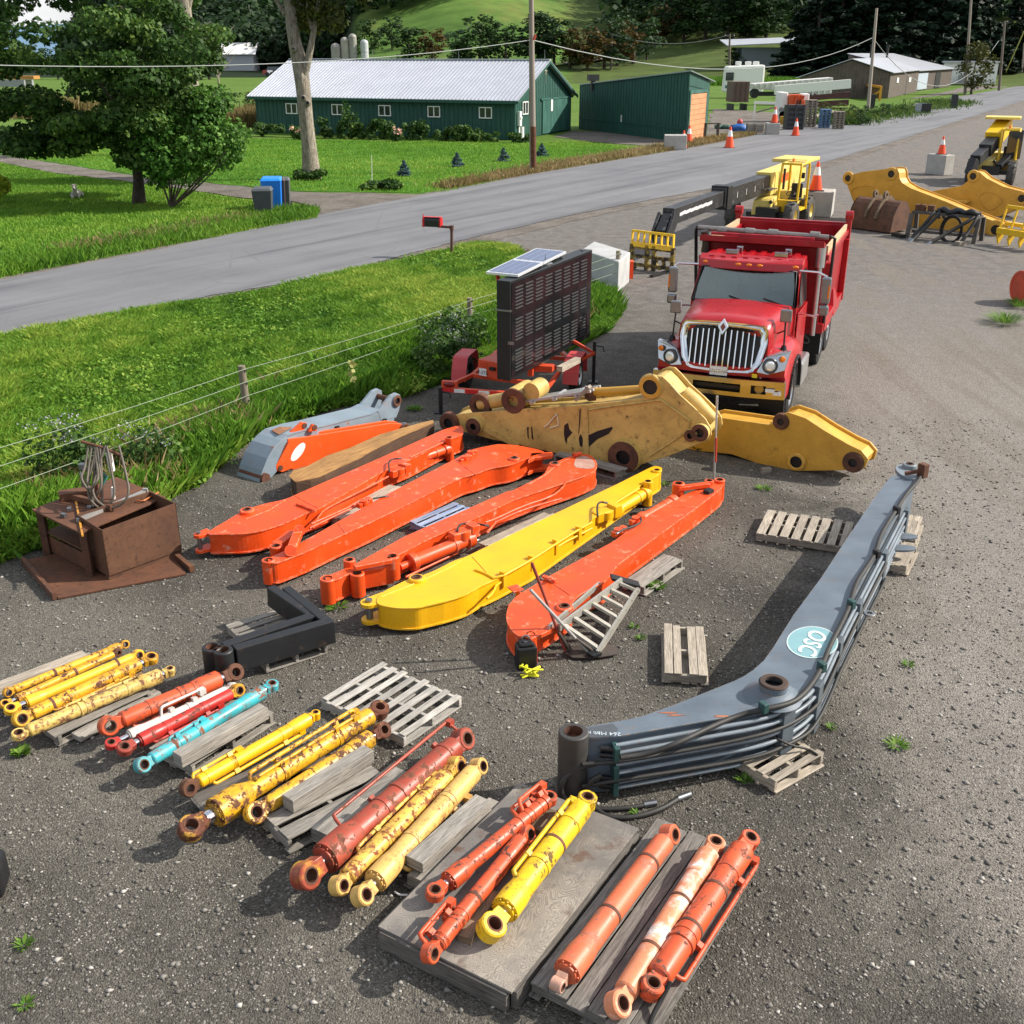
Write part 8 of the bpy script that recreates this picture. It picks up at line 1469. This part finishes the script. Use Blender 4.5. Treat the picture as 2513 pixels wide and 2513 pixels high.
mb=MB(); cc=onplane('g',500,632,A0,N); ex=(onplane('g',545,575,A0,N)-onplane('g',455,692,A0,N))/2; ey=(onplane('g',480,612,A0,N)-onplane('g',520,655,A0,N))/2; mb.prism([cc+ex*math.cos(R(a))+ey*math.sin(R(a))-N*.006 for a in range(0,360,15)],N*.003); mb.build('oval_mark',WHITE,T)
vboss(T,'g',1222,470,A0,N,.09,.05,STEEL,.03); mb=MB(); q=lambda u,v,o:onplane('g',u,v,A0,N)+N*o
OS=paint('#e8591c',.06,'#9a6a4a',7,.45,.1)
for L_,o in(([(440,535),(545,440),(580,445),(560,500),(470,540)],.08),([(580,500),(610,450),(635,455),(640,495)],.04),([(430,560),(380,650),(340,720),(345,755),(385,765),(450,740)],-.05),([(400,540),(345,640),(285,700),(285,735),(330,740),(380,660)],.35)): mb.prism([q(u,v,o) for u,v in L_],N*.06)
mb.build('lugs',OS,T,.008); mb=MB(); [mb.cyl(q(u,v,o-.01),q(u,v,o+.07),.045,n=12) for u,v,o in((562,462,.08),(622,470,.04),(370,735,-.05),(312,715,.35))]; mb.build('lug_holes',BUSH,T)
TIM=wood('#c99b5c','#8a5f36','yellowed timber',.7); z=.33; T=thing('rotten_timber','heavy rotten timber beam with a broken end between the orange stick and left boom','timber',g('g',930,650)); 
tp=[(440,800),(470,760),(560,735),(700,660),(850,610),(1050,520),(1240,465),(1330,440),(1415,420),(1420,440),(1200,530),(1000,630),(900,690),(780,740),(680,790),(640,805),(580,820),(480,838)]
P_=[g('g',u,v,z) for u,v in tp]; mb=MB(); mb.prism([p+V((random.uniform(-.02,.02),random.uniform(-.02,.02),0)) for p in P_],(0,0,-.27)); mb.build('beam_body',wood('#5d4634','#3b2a20','rotten side'),T); mb=MB(); mb.prism([p+V((0,0,.012)) for p in P_],(0,0,-.01)); mb.build('split_face',TIM,T); mb=MB(); mb.prism([g('g',u,v,.12) for u,v in((450,880),(560,850),(660,830),(640,870),(540,895),(470,900))],(0,0,-.09)); mb.build('splinter',TIM,T)
# ---------------------------------------------------------------- black fork arms
z=.34; FKP=paint('#1d1f22',.1,'#55402f',7,.45,.2)
for lb,tb_,el,en in(('front','(1475,1640)',None,None),):
    pass
def forkarm(label,P0,P1,P2,z1,z0,w):
    T=thing('lifting_fork',label,'fork',V((P1.x,P1.y,0)),0,'black fork arms'); mb=MB(); d=(P1-P0).normalized(); s=V((-d.y,d.x,0)); mb.beam(P0+d*.12,P1+d*w*.5,w,z1-z0,up=(0,0,1)); mb.build('long_arm',FKP,T,.012)
    mb=MB(); d2=(P2-P1).normalized(); mb.beam(P1-d2*0+d2*w*.5,P2,w,(z1-z0),taper=.9); mb.build('tine',FKP,T,.012); tubepost(T,P0,.105,z0-.02,z1+.01,FKP,'pivot_tube')
zz=.3
P0=g('i',1510,1645,.44);P1=g('g',700,1770,.44);P2=g('g',415,1535,.5)
f=lambda p,zv=zz:V((p.x,p.y,zv))
forkarm('front black L shaped fork arm on the pallet',f(P0),f(P1),f(P2,.36),.44,.16,.12)
P0=g('i',1435,1625,.44);P1=g('g',600,1730,.44);P2=g('g',310,1530,.5)
forkarm('rear black L shaped fork arm on the pallet',f(P0),f(P1),f(P2,.36),.44,.16,.12)
# ---------------------------------------------------------------- ladder, shovels, winch
def R3(c,u,v,z): return g(c,u,v,z)
ALUM=plain('#b5b1a6',.45,.5,.15); T=thing('aluminium_ladder','aluminium step ladder lying against the right orange boom head','ladder',g('m',330,800))
LA=[R3('m',150,860,.35),R3('m',435,635,.42)];LB_=[R3('m',330,960,.06),R3('m',520,665,.38)]; q0=R3('m',310,985,.03)
LA=[R3('m',140,850,.36),R3('m',435,630,.42)]; LB_=[R3('m',320,975,.05),R3('m',518,662,.3)]
for a_,b_ in(LA,LB_): mb=MB(); mb.beam(a_,b_,.03,.09); mb.build('rail',ALUM,T)
for k in range(7): t_=.06+k*.15; mb=MB(); mb.beam(LA[0].lerp(LA[1],t_),LB_[0].lerp(LB_[1],t_),.075,.03); mb.build('rung',ALUM,T)
mb=MB(); mb.beam(LA[0].lerp(LA[1],.0)+V((-.12,-.02,0)),LA[1]+V((-.25,.12,-.1)),.03,.06); mb.build('rail',ALUM,T); mb=MB(); mb.beam(LA[1]+V((-.12,.05,.03)),LB_[1]+V((0,.02,.03)),.14,.03); mb.build('top_cap',BLACK,T)
mb=MB(); mb.prism([LB_[0]+V((-.12,-.02,.0)),LB_[0]+V((.0,.06,0)),LB_[0]+V((.05,-.03,0)),LB_[0]+V((-.05,-.1,0))],(0,0,.03)); mb.build('foot',BLACK,T)
def shovel(label,top,bot,blade,hc,ztop):
    T=thing('shovel',label,'shovel',V((bot.x,bot.y,0)),0); mb=MB(); mb.tube([top,bot],.018,8); mb.build('handle',hc,T); d=(bot-top).normalized(); dh=V((d.x,d.y,0)).normalized(); s=V((-dh.y,dh.x,0)); b0=bot; mb=MB(); P_=[b0-s*.03,b0+s*.03,b0+s*.12+dh*.08,b0+s*.13+dh*.3,b0+(dh*.36 if blade=='r' else dh*.31),b0-s*.13+dh*.3,b0-s*.12+dh*.08]; mb.prism([V((p.x,p.y,.03+.0*i)) for i,p in enumerate(P_)],(0,0,.012)); mb.tube([b0-d*.25,b0+dh*.06+V((0,0,0))],[.02,.026],8); mb.build('blade',plain('#4b433d',.6,.3,.3,6),T); return T
T=shovel('red handled square shovel leaning across the orange boom',R3('h',705,1385,1.15),R3('m',168,960,.06),'s',plain('#8e3b30',.6,0,.35,3),1); 
T=shovel('white handled spade with a pale muddy blade beside the ladder foot',R3('h',693,1565,.95),R3('m',275,965,.06),'r',plain('#a19d99',.6,0,.15),1)
T=thing('iron_pole','thin pale pole standing upright at the tip of the right orange boom','pole',g('D',1347,905)); mb=MB(); P_=g('D',1347,905,.3); zt=upz('D',1341,776,P_); mb.tube([(0,0,.0),(-.05,0,zt)],.018,8); mb.build('shaft',plain('#b9b7b3',.4,.4),T,0,False); mb=MB(); mb.tube([(0,0,.3),(-.02,0,.3+.4)],.022,8); mb.build('red_sleeve',plain('#b5402e',.5),T,0,False)
T=thing('black_winch','black winch box on the ground below the orange boom head','winch',g('D',992,1258)); mb=MB(); mb.box((0,0,.14),(.22,.18,.28),.2); mb.box((.0,0,.3),(.16,.14,.05),.2); mb.build('housing',BLACK,T,.02,False); mb=MB(); mb.ring((0,-.02,.36),(0,1,0),.05,.035,.02,14); mb.build('hook',STEEL,T,0,False)
T=thing('yellow_chain','yellow strap heaped on the gravel beside the black winch','strap',g('D',995,1275)); mb=MB(); 
for k in range(4): a=[V((random.uniform(-.18,.22),random.uniform(-.1,.1),.015+.015*j%3)) for j in range(7)]; mb.tube(a,.011,6,smoothpath=2)
mb.build('strap_body',plain('#d6d21e',.6),T,0,False)
mb=MB(); mb.tube([g('k',u,v,.02) for u,v in((1375,1420),(1400,1440),(1450,1440))],.01,6,smoothpath=1); one(mb,'rope',WHITE,'short white cord on the ground below the tan cylinder','rope'); mb=MB(); mb.box(g('m',1120,105,.04)+V((0,0,0)),(.16,.07,.08),.3); one(mb,'wood_block',WOOD2,'small wood block under the clean tan stick','wood block')
# ---------------------------------------------------------------- fence, mailbox, bins, dog
FW=wood('#8f8573','#5e5648','fence post wood',.5)
posts=[('D',468,797,463,690,'weathered leaning fence post behind the grey blue boom'),('D',887,622,886,562,'fence post in the grass left of the message board'),('D',1164,548,1163,473,'pale green fence post beside the white barrier'),('D',-190,1075,-200,900,None)]
PP=[]
for c,u,v,u2,v2,lb in posts:
    P_=g(c,u,v); zt=max(.6,upz(c,u2,v2,P_)); top=V((P_.x+(u2-u)*.003,P_.y,zt)); PP.append((P_,top))
    if lb: T=thing('fence_post',lb,'fence post',P_,0,'fence posts along the meadow'); mb=MB(); mb.tube([V((0,0,0)),(top-P_)*.5,top-P_],[.075,.07,.065],10); mb.build('post',FW,T,0,False); mb=MB(); [mb.box((top-P_)*k+V((.07,-.03,0)),(.03,.03,.03)) for k in(.4,.7,.92)]; mb.build('staples',STEEL,T,0,False)
PP=[PP[3],PP[0],PP[1],PP[2]]
FWIRE=plain('#86927c',.6,.0,.1)
for i,k in enumerate((.25,.5,.74,.96)):
    mb=MB(); 
    for (a,at),(b,bt) in zip(PP,PP[1:]):
        p,q=a.lerp(at,k)+V((.08,-.06,0)),b.lerp(bt,k)+V((.08,-.06,0)); mb.tube([p.lerp(q,t_)+V((0,0,-.1*4*t_*(1-t_)*(.5 if i%2 else .25))) for t_ in np.linspace(0,1,9)],.0062,5)
    one(mb,'fence_wire',FWIRE,['lowest','second lowest','second highest','topmost'][i]+' wire strand of the meadow fence','wire')
P_=g('b',1170,1460); zt=1.02; T=thing('mailbox','red and black mailbox on a bent brown pipe post by the road','mailbox',P_); mb=MB(); mb.tube([(0,0,0),(.02,0,zt)],.05,10); mb.beam((.05,0,zt-.02),(-.42,.1,zt),.09,.07); mb.cyl((.02,0,zt-.1),(.02,0,zt+.04),.07,n=12); mb.build('post',rusty('#4a332b','#5e4034','#2f211c'),T,0,False)
d=V((.93,-.25,0)).normalized(); c0=V((-.62,.2,zt+.12)); mb=MB(); sec=[(-.12,-.14),(.12,-.14),(.12,.06),(.085,.13),(0,.16),(-.085,.13),(-.12,.06)]; s=V((-d.y,d.x,0)); mb.prism([c0-d*.3+s*x+V((0,0,z)) for x,z in sec],d*.6); bx_=mb.build('box',plain('#17181a',.35),T,.01,False); mb=MB(); mb.prism([c0-d*.305+s*x*1.04+V((0,0,.0+z*1.04)) for x,z in sec],d*.07); mb.prism([c0+d*.27+s*x*1.04+V((0,0,z*1.04)) for x,z in sec],d*.05); mb.beam(c0+V((0,0,.165))-d*.3,c0+V((0,0,.165))+d*.3,.18,.012); mb.build('red_trim',plain('#c2161c',.35),bx_,0,False); mb=MB(); mb.beam(c0-d*.26-s*.125+V((0,0,.05)),c0-d*.26-s*.125+V((0,0,.26)),.03,.02,up=d); mb.build('flag',plain('#c2161c',.35),bx_,0,False)
def trash(label,u,v,col,lidc,hh=1.08,rz=0.,w=.6):
    T=thing('wheelie_bin',label,'bin',g('b',u,v),rz,'bins at the end of the driveway'); m=plain(col,.5,0,.12,5); mb=MB(); a=w*.42;b=w*.5; mb.hexa([(-a,-a,.06),(a,-a,.06),(a,a,.06),(-a,a,.06),(-b,-b,hh-.1),(b,-b,hh-.1),(b,b*1.1,hh-.1),(-b,b*1.1,hh-.1)]); [mb.box((0,0,hh-.2-k*.5),(w*.98-k*.06,w*.98-k*.06,.03)) for k in(0,1)]; mb.build('bin_body',m,T,.03,False)
    mb=MB(); mb.hexa([(-b-.03,-b-.03,hh-.1),(b+.03,-b-.03,hh-.1),(b+.03,b+.05,hh-.1),(-b-.03,b+.05,hh-.1),(-b+.05,-b+.05,hh),(b-.05,-b+.05,hh),(b-.05,b,hh+.03),(-b+.05,b,hh+.03)]); mb.build('lid',plain(lidc,.45,0,.1,5),T,.02,False)
    for x in(-a-.02,a+.02): mb=MB(); mb.cyl((x-.04,a,.12),(x+.04,a,.12),.12,n=14); mb.build('wheel',RUBBER,T,0,False)
    mb=MB(); mb.cyl((-b*.8,b*1.25,hh-.12),(b*.8,b*1.25,hh-.12),.025,n=8); mb.build('handle',m,T,0,False)
trash('dark grey wheeled bin with a lid, front of the group of bins',112,1215,'#3e4347','#4a4f52',1.1,.1,.78); trash('bright blue recycling bin behind the grey one',165,1180,'#1474d4','#1d86ea',1.3,.1,.85); trash('brown black bin right of the blue bin',205,1175,'#3a3130','#463c3a',1.25,.1,.5); trash('grey bin with pale wheels rightmost of the bins',232,1168,'#4d5052','#57595a',1.22,.1,.5)
# ---------------------------------------------------------------- junk across the road
def simple(name,label,cat,P_,rz,parts):
    T=thing(name,label,cat,P_,rz)
    for nm,mat,bev,fn in parts: mb=MB(); fn(mb); mb.build(nm,mat,T,bev,False)
    return T
P_=hit('c',1620,748); k=P_.length/250*1.0
def s_(f): return f
W_=((g('c',1775,748)-g('c',1480,748)).length)
def rv(mb): L_=W_/2; mb.hexa([(-L_,-1.5,.8),(L_,-1.5,.8),(L_,1.8,.8),(-L_,1.8,.8),(-L_*.93,-1.45,4.4),(L_,-1.45,4.6),(L_,1.8,4.6),(-L_*.93,1.8,4.4)])
simple('motorhome','white motorhome parked in the field right of the garage','motorhome',P_,-.05,[('body',WHITE,.25,rv),('windscreen',glass(),0,lambda mb:mb.box((-W_*.38,-1.53,3.0),(W_*.2,.1,1.1))),('stripe',plain('#3e6f6c',.5),0,lambda mb:mb.box((0,-1.53,1.6),(W_*.96,.06,.4))),('roof_units',WHITE,.1,lambda mb:[mb.box((x*W_,0,4.8),(W_*.12,1.6,.5)) for x in(-.15,.1,.3)]),('wheel',RUBBER,0,lambda mb:[mb.cyl((x*W_,-1.6,.7),(x*W_,-1.3,.7),.7,n=14) for x in(-.3,.28)])])
A=g('c',1700,750);B=V(g('d',450,650)); A=V((B.x-28,B.y-6,0)); 
def pt(c,u,v,y): d=ray(c,u,v); k=y/d.y; return V((d.x*k,y,H+d.z*k))
y_=150; a0,a1=pt('c',1690,735,y_),pt('d',450,650,y_); zt0,zt1=pt('c',1690,640,y_).z,pt('d',450,592,y_).z; Lw=a1.x-a0.x; zb_=1.6; 
simple('dump_trailer','long white ribbed dump trailer in front of the motorhome','trailer',V(((a0.x+a1.x)/2,y_,0)),0,[('body',plain('#c9c7c4',.6,0,.1,2),.03,lambda mb:mb.hexa([(-Lw/2,-1,2.0),(Lw/2,-1,zt1-2.4),(Lw/2,1.5,zt1-2.4),(-Lw/2,1.5,2.),(-Lw/2,-1.1,zt0),(Lw/2,-1.1,zt1),(Lw/2,1.6,zt1),(-Lw/2,1.6,zt0)])),('ribs',plain('#d8d6d3',.6),0,lambda mb:[mb.beam((-Lw/2+Lw*t_,-1.15,2.2+(zt1-4.6)*t_),(-Lw/2+Lw*t_,-1.2,zt0+(zt1-zt0)*t_-.1),.2,.15,up=(0,1,0)) for t_ in np.linspace(.02,.98,14)]),('wheel',RUBBER,0,lambda mb:[mb.cyl((x,-1.2,.7),(x,-.8,.7),.7,n=14) for x in(Lw*.2,Lw*.27)]),('tow_frame',DARKG,0,lambda mb:mb.beam((-Lw/2,0,1.3),(Lw/2,0,1.4),.8,.5))])
y_=135; a0=pt('c',1545,765,y_);a1=pt('c',1675,765,y_); ww=a1.x-a0.x; simple('rusty_container','brown rusty tipper box left of the white dump trailer','container',V(((a0.x+a1.x)/2,y_,0)),.1,[('body',rusty('#5a4c44','#6d5a4e','#3c332e'),.04,lambda mb:mb.box((0,1.2,.6+(pt('c',1545,645,y_).z)/2),(ww,2.6,pt('c',1545,645,y_).z-.6))),('frame',DARKG,0,lambda mb:[mb.box((x*ww,1.2,.35),(.2,2.4,.7)) for x in(-.4,.4)]),('ribs',rusty('#4d4039','#5f4d42','#332a26'),0,lambda mb:[mb.box((x*ww,-.15,.6+(pt('c',1545,645,y_).z)/2),(.15,.12,pt('c',1545,645,y_).z-.7)) for x in(-.3,0,.3)])])
y_=112; a0=pt('c',1900,880,y_);a1=pt('d',290,880,y_); ww=a1.x-a0.x; hz=pt('d',60,705,y_).z
simple('white_truck','white box truck front with orange machinery loaded beside it','truck',V(((a0.x+a1.x)/2,y_,0)),0,[('body',WHITE,.1,lambda mb:mb.box((-ww*.38,.8,hz*.55),(ww*.24,2.2,hz*.9))),('box_end',WHITE,.1,lambda mb:mb.box((ww*.38,1.2,hz*.72),(ww*.22,1.5,hz*.45))),('headlight',STEEL,0,lambda mb:[mb.cyl((-ww*x,-.36,hz*.42),(-ww*x,-.25,hz*.42),.22,n=12) for x in(.45,.32)]),('wheel',RUBBER,0,lambda mb:mb.cyl((-ww*.3,-.3,.6),(-ww*.3,.2,.6),.6,n=14))])
simple('orange_machine','orange loader frame standing between the white truck ends','machine',V(((a0.x+a1.x)/2,y_-1,0)),0,[('body',paint('#dc5a22',.15),.04,lambda mb:(mb.box((-ww*.05,.8,hz*.62),(ww*.36,1.2,hz*.62)),mb.box((ww*.17,.3,hz*.5),(ww*.12,.8,hz*.5)))),('arms',paint('#c94f1e',.15),0,lambda mb:[mb.beam((ww*x,.1,hz*.2),(ww*(x+.12),.1,hz*.9),.25,.25) for x in(-.15,.05)]),('cage',DARKG,0,lambda mb:[mb.beam((ww*x,0,.2),(ww*(x+.1),0,hz*.75),.1,.12) for x in(-.1,.0,.12)])])
y_=104
for i,(u0,u1,v0,v1,cl,lb) in enumerate(((255,335,770,905,'#9a8f80','tall stack of wooden pallets left in the junk pile'),(340,410,835,900,'#5f7fa0','short stack with blue pallets in the junk pile'),(410,480,845,895,'#8d8375','low pallet stack at the right of the junk pile'))):
    a0=pt('d',u0,v1,y_);a1=pt('d',u1,v1,y_); ww=a1.x-a0.x; hz=pt('d',u0,v0,y_).z; nl=max(3,int(hz/.2)); simple('pallet_stack',lb,'pallet stack',V(((a0.x+a1.x)/2,y_-i*1.5,0)),random.uniform(-.1,.1),[('pallet_layer',plain(cl,.9,0,.25,3),0,lambda mb,k=k:(mb.box((0,0,.1+k*hz/nl+hz/nl*.7),(ww,ww,.08)),mb.box((0,0,.06+k*hz/nl),(ww,ww,.06)),[mb.box((x*ww,0,.1+k*hz/nl+hz/nl*.35),(.15,ww*.98,hz/nl*.55)) for x in(-.44,0,.44)])) for k in range(nl)])
a0=pt('d',112,925,100);a1=pt('d',248,925,100); ww=a1.x-a0.x; hz=pt('d',112,800,100).z; simple('black_crate','black slatted crate in front of the orange machine','crate',V(((a0.x+a1.x)/2,100,0)),0,[('crate_body',BLACK,0,lambda mb:mb.box((0,.6,hz/2),(ww*.96,1.2,hz*.96))),('slats',plain('#33373b',.6),0,lambda mb:[mb.box((0,-.04,hz*t_),(ww,.06,hz*.08)) for t_ in(.1,.3,.5,.7,.9)]+[mb.box((x*ww,-.05,hz/2),(.15,.1,hz)) for x in(-.46,0,.46)])])
P_=g('d',100,950); mb=MB(); hz=upz('d',100,890,P_); mb.lathe(P_,(0,0,1),[(0,0),(.5,0),(.52,hz*.33),(.5,hz*.34),(.52,hz*.66),(.5,hz*.67),(.5,hz),(.0,hz)],18); one(mb,'yellow_barrel',paint('#b98f1e',.3),'yellow drum beside the black crate','barrel')
mb=MB(); P_=g('d',230,950);Q=g('d',470,905); mb.beam(P_+V((0,0,.3)),Q+V((0,0,.6)),.5,.3); one(mb,'log_beam',WOOD2,'long beam lying below the pallet stacks','timber')
a0=g('c',1668,1012);a1=g('c',1788,1015); hz=upz('c',1668,945,a0); ww=(a1-a0).length
for i in range(2): simple('wooden_crate',['left','right'][i]+' pale wooden crate by the road across from the garage','crate',a0.lerp(a1,.25+.5*i)+V((0,.5,0)),0,[('boards',WOOD2,0,lambda mb:[mb.box((0,y_2,hz*t_),(ww*.47,.06,hz*.16)) for t_ in(.12,.36,.6,.84) for y_2 in(-.4,.4)]),('posts',WOOD2,0,lambda mb:[mb.box((x*ww*.22,y_2*.36,hz/2),(.12,.1,hz)) for x in(-1,1) for y_2 in(-1,1)]),('contents',plain('#5d7fa8',.8,0,.4,2),0,lambda mb:mb.box((0,0,hz*.4),(ww*.42,.7,hz*.75)))])
P_=g('c',1610,1005); hz=upz('c',1610,930,P_); T=thing('blue_tarp','blue tarpaulin heap by the wooden crates','tarpaulin',P_); mb=MB(); mb.ball((0,.5,hz*.2),hz*.62,18,(1.7,.8,.8),.22); mb.build('tarp',plain('#1f5fa8',.5,0,.3,3,.5),T,0,False)
P_=g('c',1560,985); T=thing('junk_heap','small heap of green and red junk left of the blue tarpaulin','junk',P_); mb=MB(); [mb.ball((random.uniform(-1.4,1.2),random.uniform(-.3,.5),.15),random.uniform(.2,.4),8,(1.3,1,.6),.3) for k in range(9)]; mb.build('rubble',plain('#3f5a4d',.8,0,.5,2),T,0,False); mb=MB(); mb.ball((.6,.5,.55),.26,10); mb.build('red_ball',plain('#c94a4a',.5),T,0,False)
y_=118; a0=pt('c',1715,800,y_); a1=pt('c',1890,790,y_); simple('white_rail','white horizontal rail on posts behind the crates','rail',V((a0.x,y_,0)),0,[('rail',WHITE,0,lambda mb:mb.beam((0,0,a0.z+.2),(a1.x-a0.x,0,a1.z),.2,.25)),('posts',WHITE,0,lambda mb:[mb.beam((x,0,0),(x,0,a0.z),.15,.15,up=(0,1,0)) for x in(.1,)]),('brace',WOOD,0,lambda mb:mb.beam((.3,0,.6),(3.2,0,a0.z),.15,.15))])
y_=140; a0=pt('d',25,690,y_);a1=pt('d',605,640,y_); simple('steel_beams','white and dark red steel beams stacked before the grey shed','beam stack',V((a0.x,y_,0)),0,[('white_beam',WHITE,0,lambda mb:mb.beam((0,0,a0.z),(a1.x-a0.x,0,a1.z),.6,1.)),('red_beam',plain('#4d2a2c',.7,0,.2,2),0,lambda mb:[mb.beam((2,.1*j,a0.z-1.1-j*.7),(a1.x-a0.x,.1*j,a1.z-1.2-j*.9),.6,.6) for j in range(3)]),('supports',DARKG,0,lambda mb:[mb.box((x,.2,.8),(.6,.6,1.6)) for x in(2,12,22)])])
a0=g('d',695,745);a1=g('d',838,770); hz=upz('d',838,665,a1); simple('board_panel','brown board panel with yellow braces leaning at the grey shed','panel',(a0+a1)/2,math.atan2((a1-a0).y,(a1-a0).x),[('boards',wood('#8a6a45','#5f452c','brown boards',.3),0,lambda mb:mb.box((0,0,hz/2+.2),((a1-a0).length*.9,.2,hz*.9))),('brace',paint('#d79a2c',.1),0,lambda mb:(mb.beam((-(a1-a0).length*.5,-.2,hz),((a1-a0).length*.5,-.2,hz),.3,.3),mb.beam(((a1-a0).length*.5,-.2,0),((a1-a0).length*.5,-.2,hz),.3,.3,up=(0,1,0)),mb.beam(((a1-a0).length*.2,-.9,.2),((a1-a0).length*.5,-.2,hz*.7),.25,.25)))])
P_=g('d',1140,862); hz=upz('d',1140,790,P_); T=thing('culvert_pipe','short corrugated metal culvert pipe standing in the roadside grass','pipe',P_); r_=(g('d',1185,862)-g('d',1095,862)).length/2; mb=MB(); pr_=[]
for q in range(12): pr_+=[(r_*(1 if q%2 else .96),hz*q/11)]
mb.lathe((0,0,0),(0,0,1),pr_,24); mb.build('shell',plain('#9aa0a3',.4,.6,.1),T,0,False); mb=MB(); mb.box((r_*.5,-r_,.5),(1.,.3,1.)); mb.build('black_base',BLACK,T,0,False)
P_=g('d',1395,800); zc=upz('d',1395,750,P_); sz=(upz('d',1395,712,P_)-zc); T=thing('road_sign','grey back of a diamond shaped road sign at the roadside','sign',P_); mb=MB(); mb.prism([(0,0,zc+sz),(sz,0,zc),(0,0,zc-sz),(-sz,0,zc)],(0,.05,0)); mb.build('sign_plate',plain('#9ea4a8',.6,0,.06),T,0,False); mb=MB(); mb.beam((0,.08,0),(0,.08,zc),.08,.08,up=(0,1,0)); mb.build('sign_post',STEEL,T,0,False)
# left edge trailer in the field
y_=150; a0=pt('a',-60,510,y_);a1=pt('a',170,505,y_); hz=pt('a',0,470,y_).z; simple('flat_trailer','grey flat trailer with orange and white load at the left edge','trailer',V(((a0.x+a1.x)/2,y_,0)),0,[('deck',GREY,0,lambda mb:mb.box((0,0,hz),(a1.x-a0.x,3,.8))),('load',plain('#a8793c',.7),0,lambda mb:(mb.box((-2,0,hz+1.1),(2.5,2,.6)),mb.box((2.0,0,hz+.7),(3.5,2,.4)))),('white_load',WHITE,0,lambda mb:mb.box((-1.5,-.2,hz+1.7),(4,1.5,.3))),('wheel',RUBBER,0,lambda mb:[mb.cyl((x,-1.4,.6),(x,-1,.6),.6,n=12) for x in(2,4)])])
T=thing('black_bumper','black bumper end of a vehicle cut by the left edge','bumper',g('D',-24,1690)); mb=MB(); mb.box((0,0,.2),(.34,.3,.3),.2); mb.build('bumper_body',BLACK,T,.05,False)
mb=MB(); mb.box(g('D',1100,1490,.02),(.12,.05,.03),.5); one(mb,'wood_chip',WOOD2,'pale wood piece beside the big boom tube','wood piece')
# the dog needs a skin layer: make it with bmesh
import bmesh
P_=g('a',435,1115); T=thing('dog','pale grey shaggy dog lying on the lawn, head raised towards the camera','dog',P_,R(-75))
J=[((0,0,.22),.17),((.28,0,.26),.16),((.46,0,.38),.10),((.55,0,.54),.105),((.67,0,.51),.06),((.76,0,.49),.045),((-.3,0,.2),.16),((-.5,.06,.12),.05),((-.7,.18,.07),.03),((.36,.14,.12),.06),((.62,.15,.05),.045),((.36,-.14,.12),.06),((.62,-.15,.05),.045),((-.3,.2,.14),.1),((-.05,.26,.06),.05),((-.3,-.2,.14),.1),((-.05,-.26,.06),.05),((.52,.09,.66),.03),((.50,.11,.56),.03),((.52,-.09,.66),.03),((.50,-.11,.56),.03)]
E_=[(0,1),(1,2),(2,3),(3,4),(4,5),(0,6),(6,7),(7,8),(1,9),(9,10),(1,11),(11,12),(6,13),(13,14),(6,15),(15,16),(3,17),(17,18),(3,19),(19,20)]
bm=bmesh.new(); sl_=bm.verts.layers.skin.verify(); vs=[bm.verts.new(j[0]) for j in J]
for v,j in zip(vs,J): v[sl_].radius=(j[1],j[1])
vs[0][sl_].use_root=True
for a,b in E_: bm.edges.new((vs[a],vs[b]))
me=bpy.data.meshes.new('dog body'); bm.to_mesh(me); bm.free(); o=bpy.data.objects.new('body',me); COL.objects.link(o); o.parent=T
o.modifiers.new('skin','SKIN'); q=o.modifiers.new('sub','SUBSURF'); q.levels=2; q.render_levels=2; me.materials.append(plain('#b5b1a7',.9,0,.35,9,.5,'fur'))
for p in (None,):
    mb=MB(); mb.ball((.80,0,.495),.03,8); [mb.ball((.645,s_*.055,.565),.017,8) for s_ in(-1,1)]; mb.build('nose_and_eyes',BLACK,T,0,False)
# smooth shading for skinned body
for poly in me.polygons: poly.use_smooth=True
for o in list(bpy.data.objects):
    if o.type=='EMPTY' and o.get('label')=='' : bpy.data.objects.remove(o)
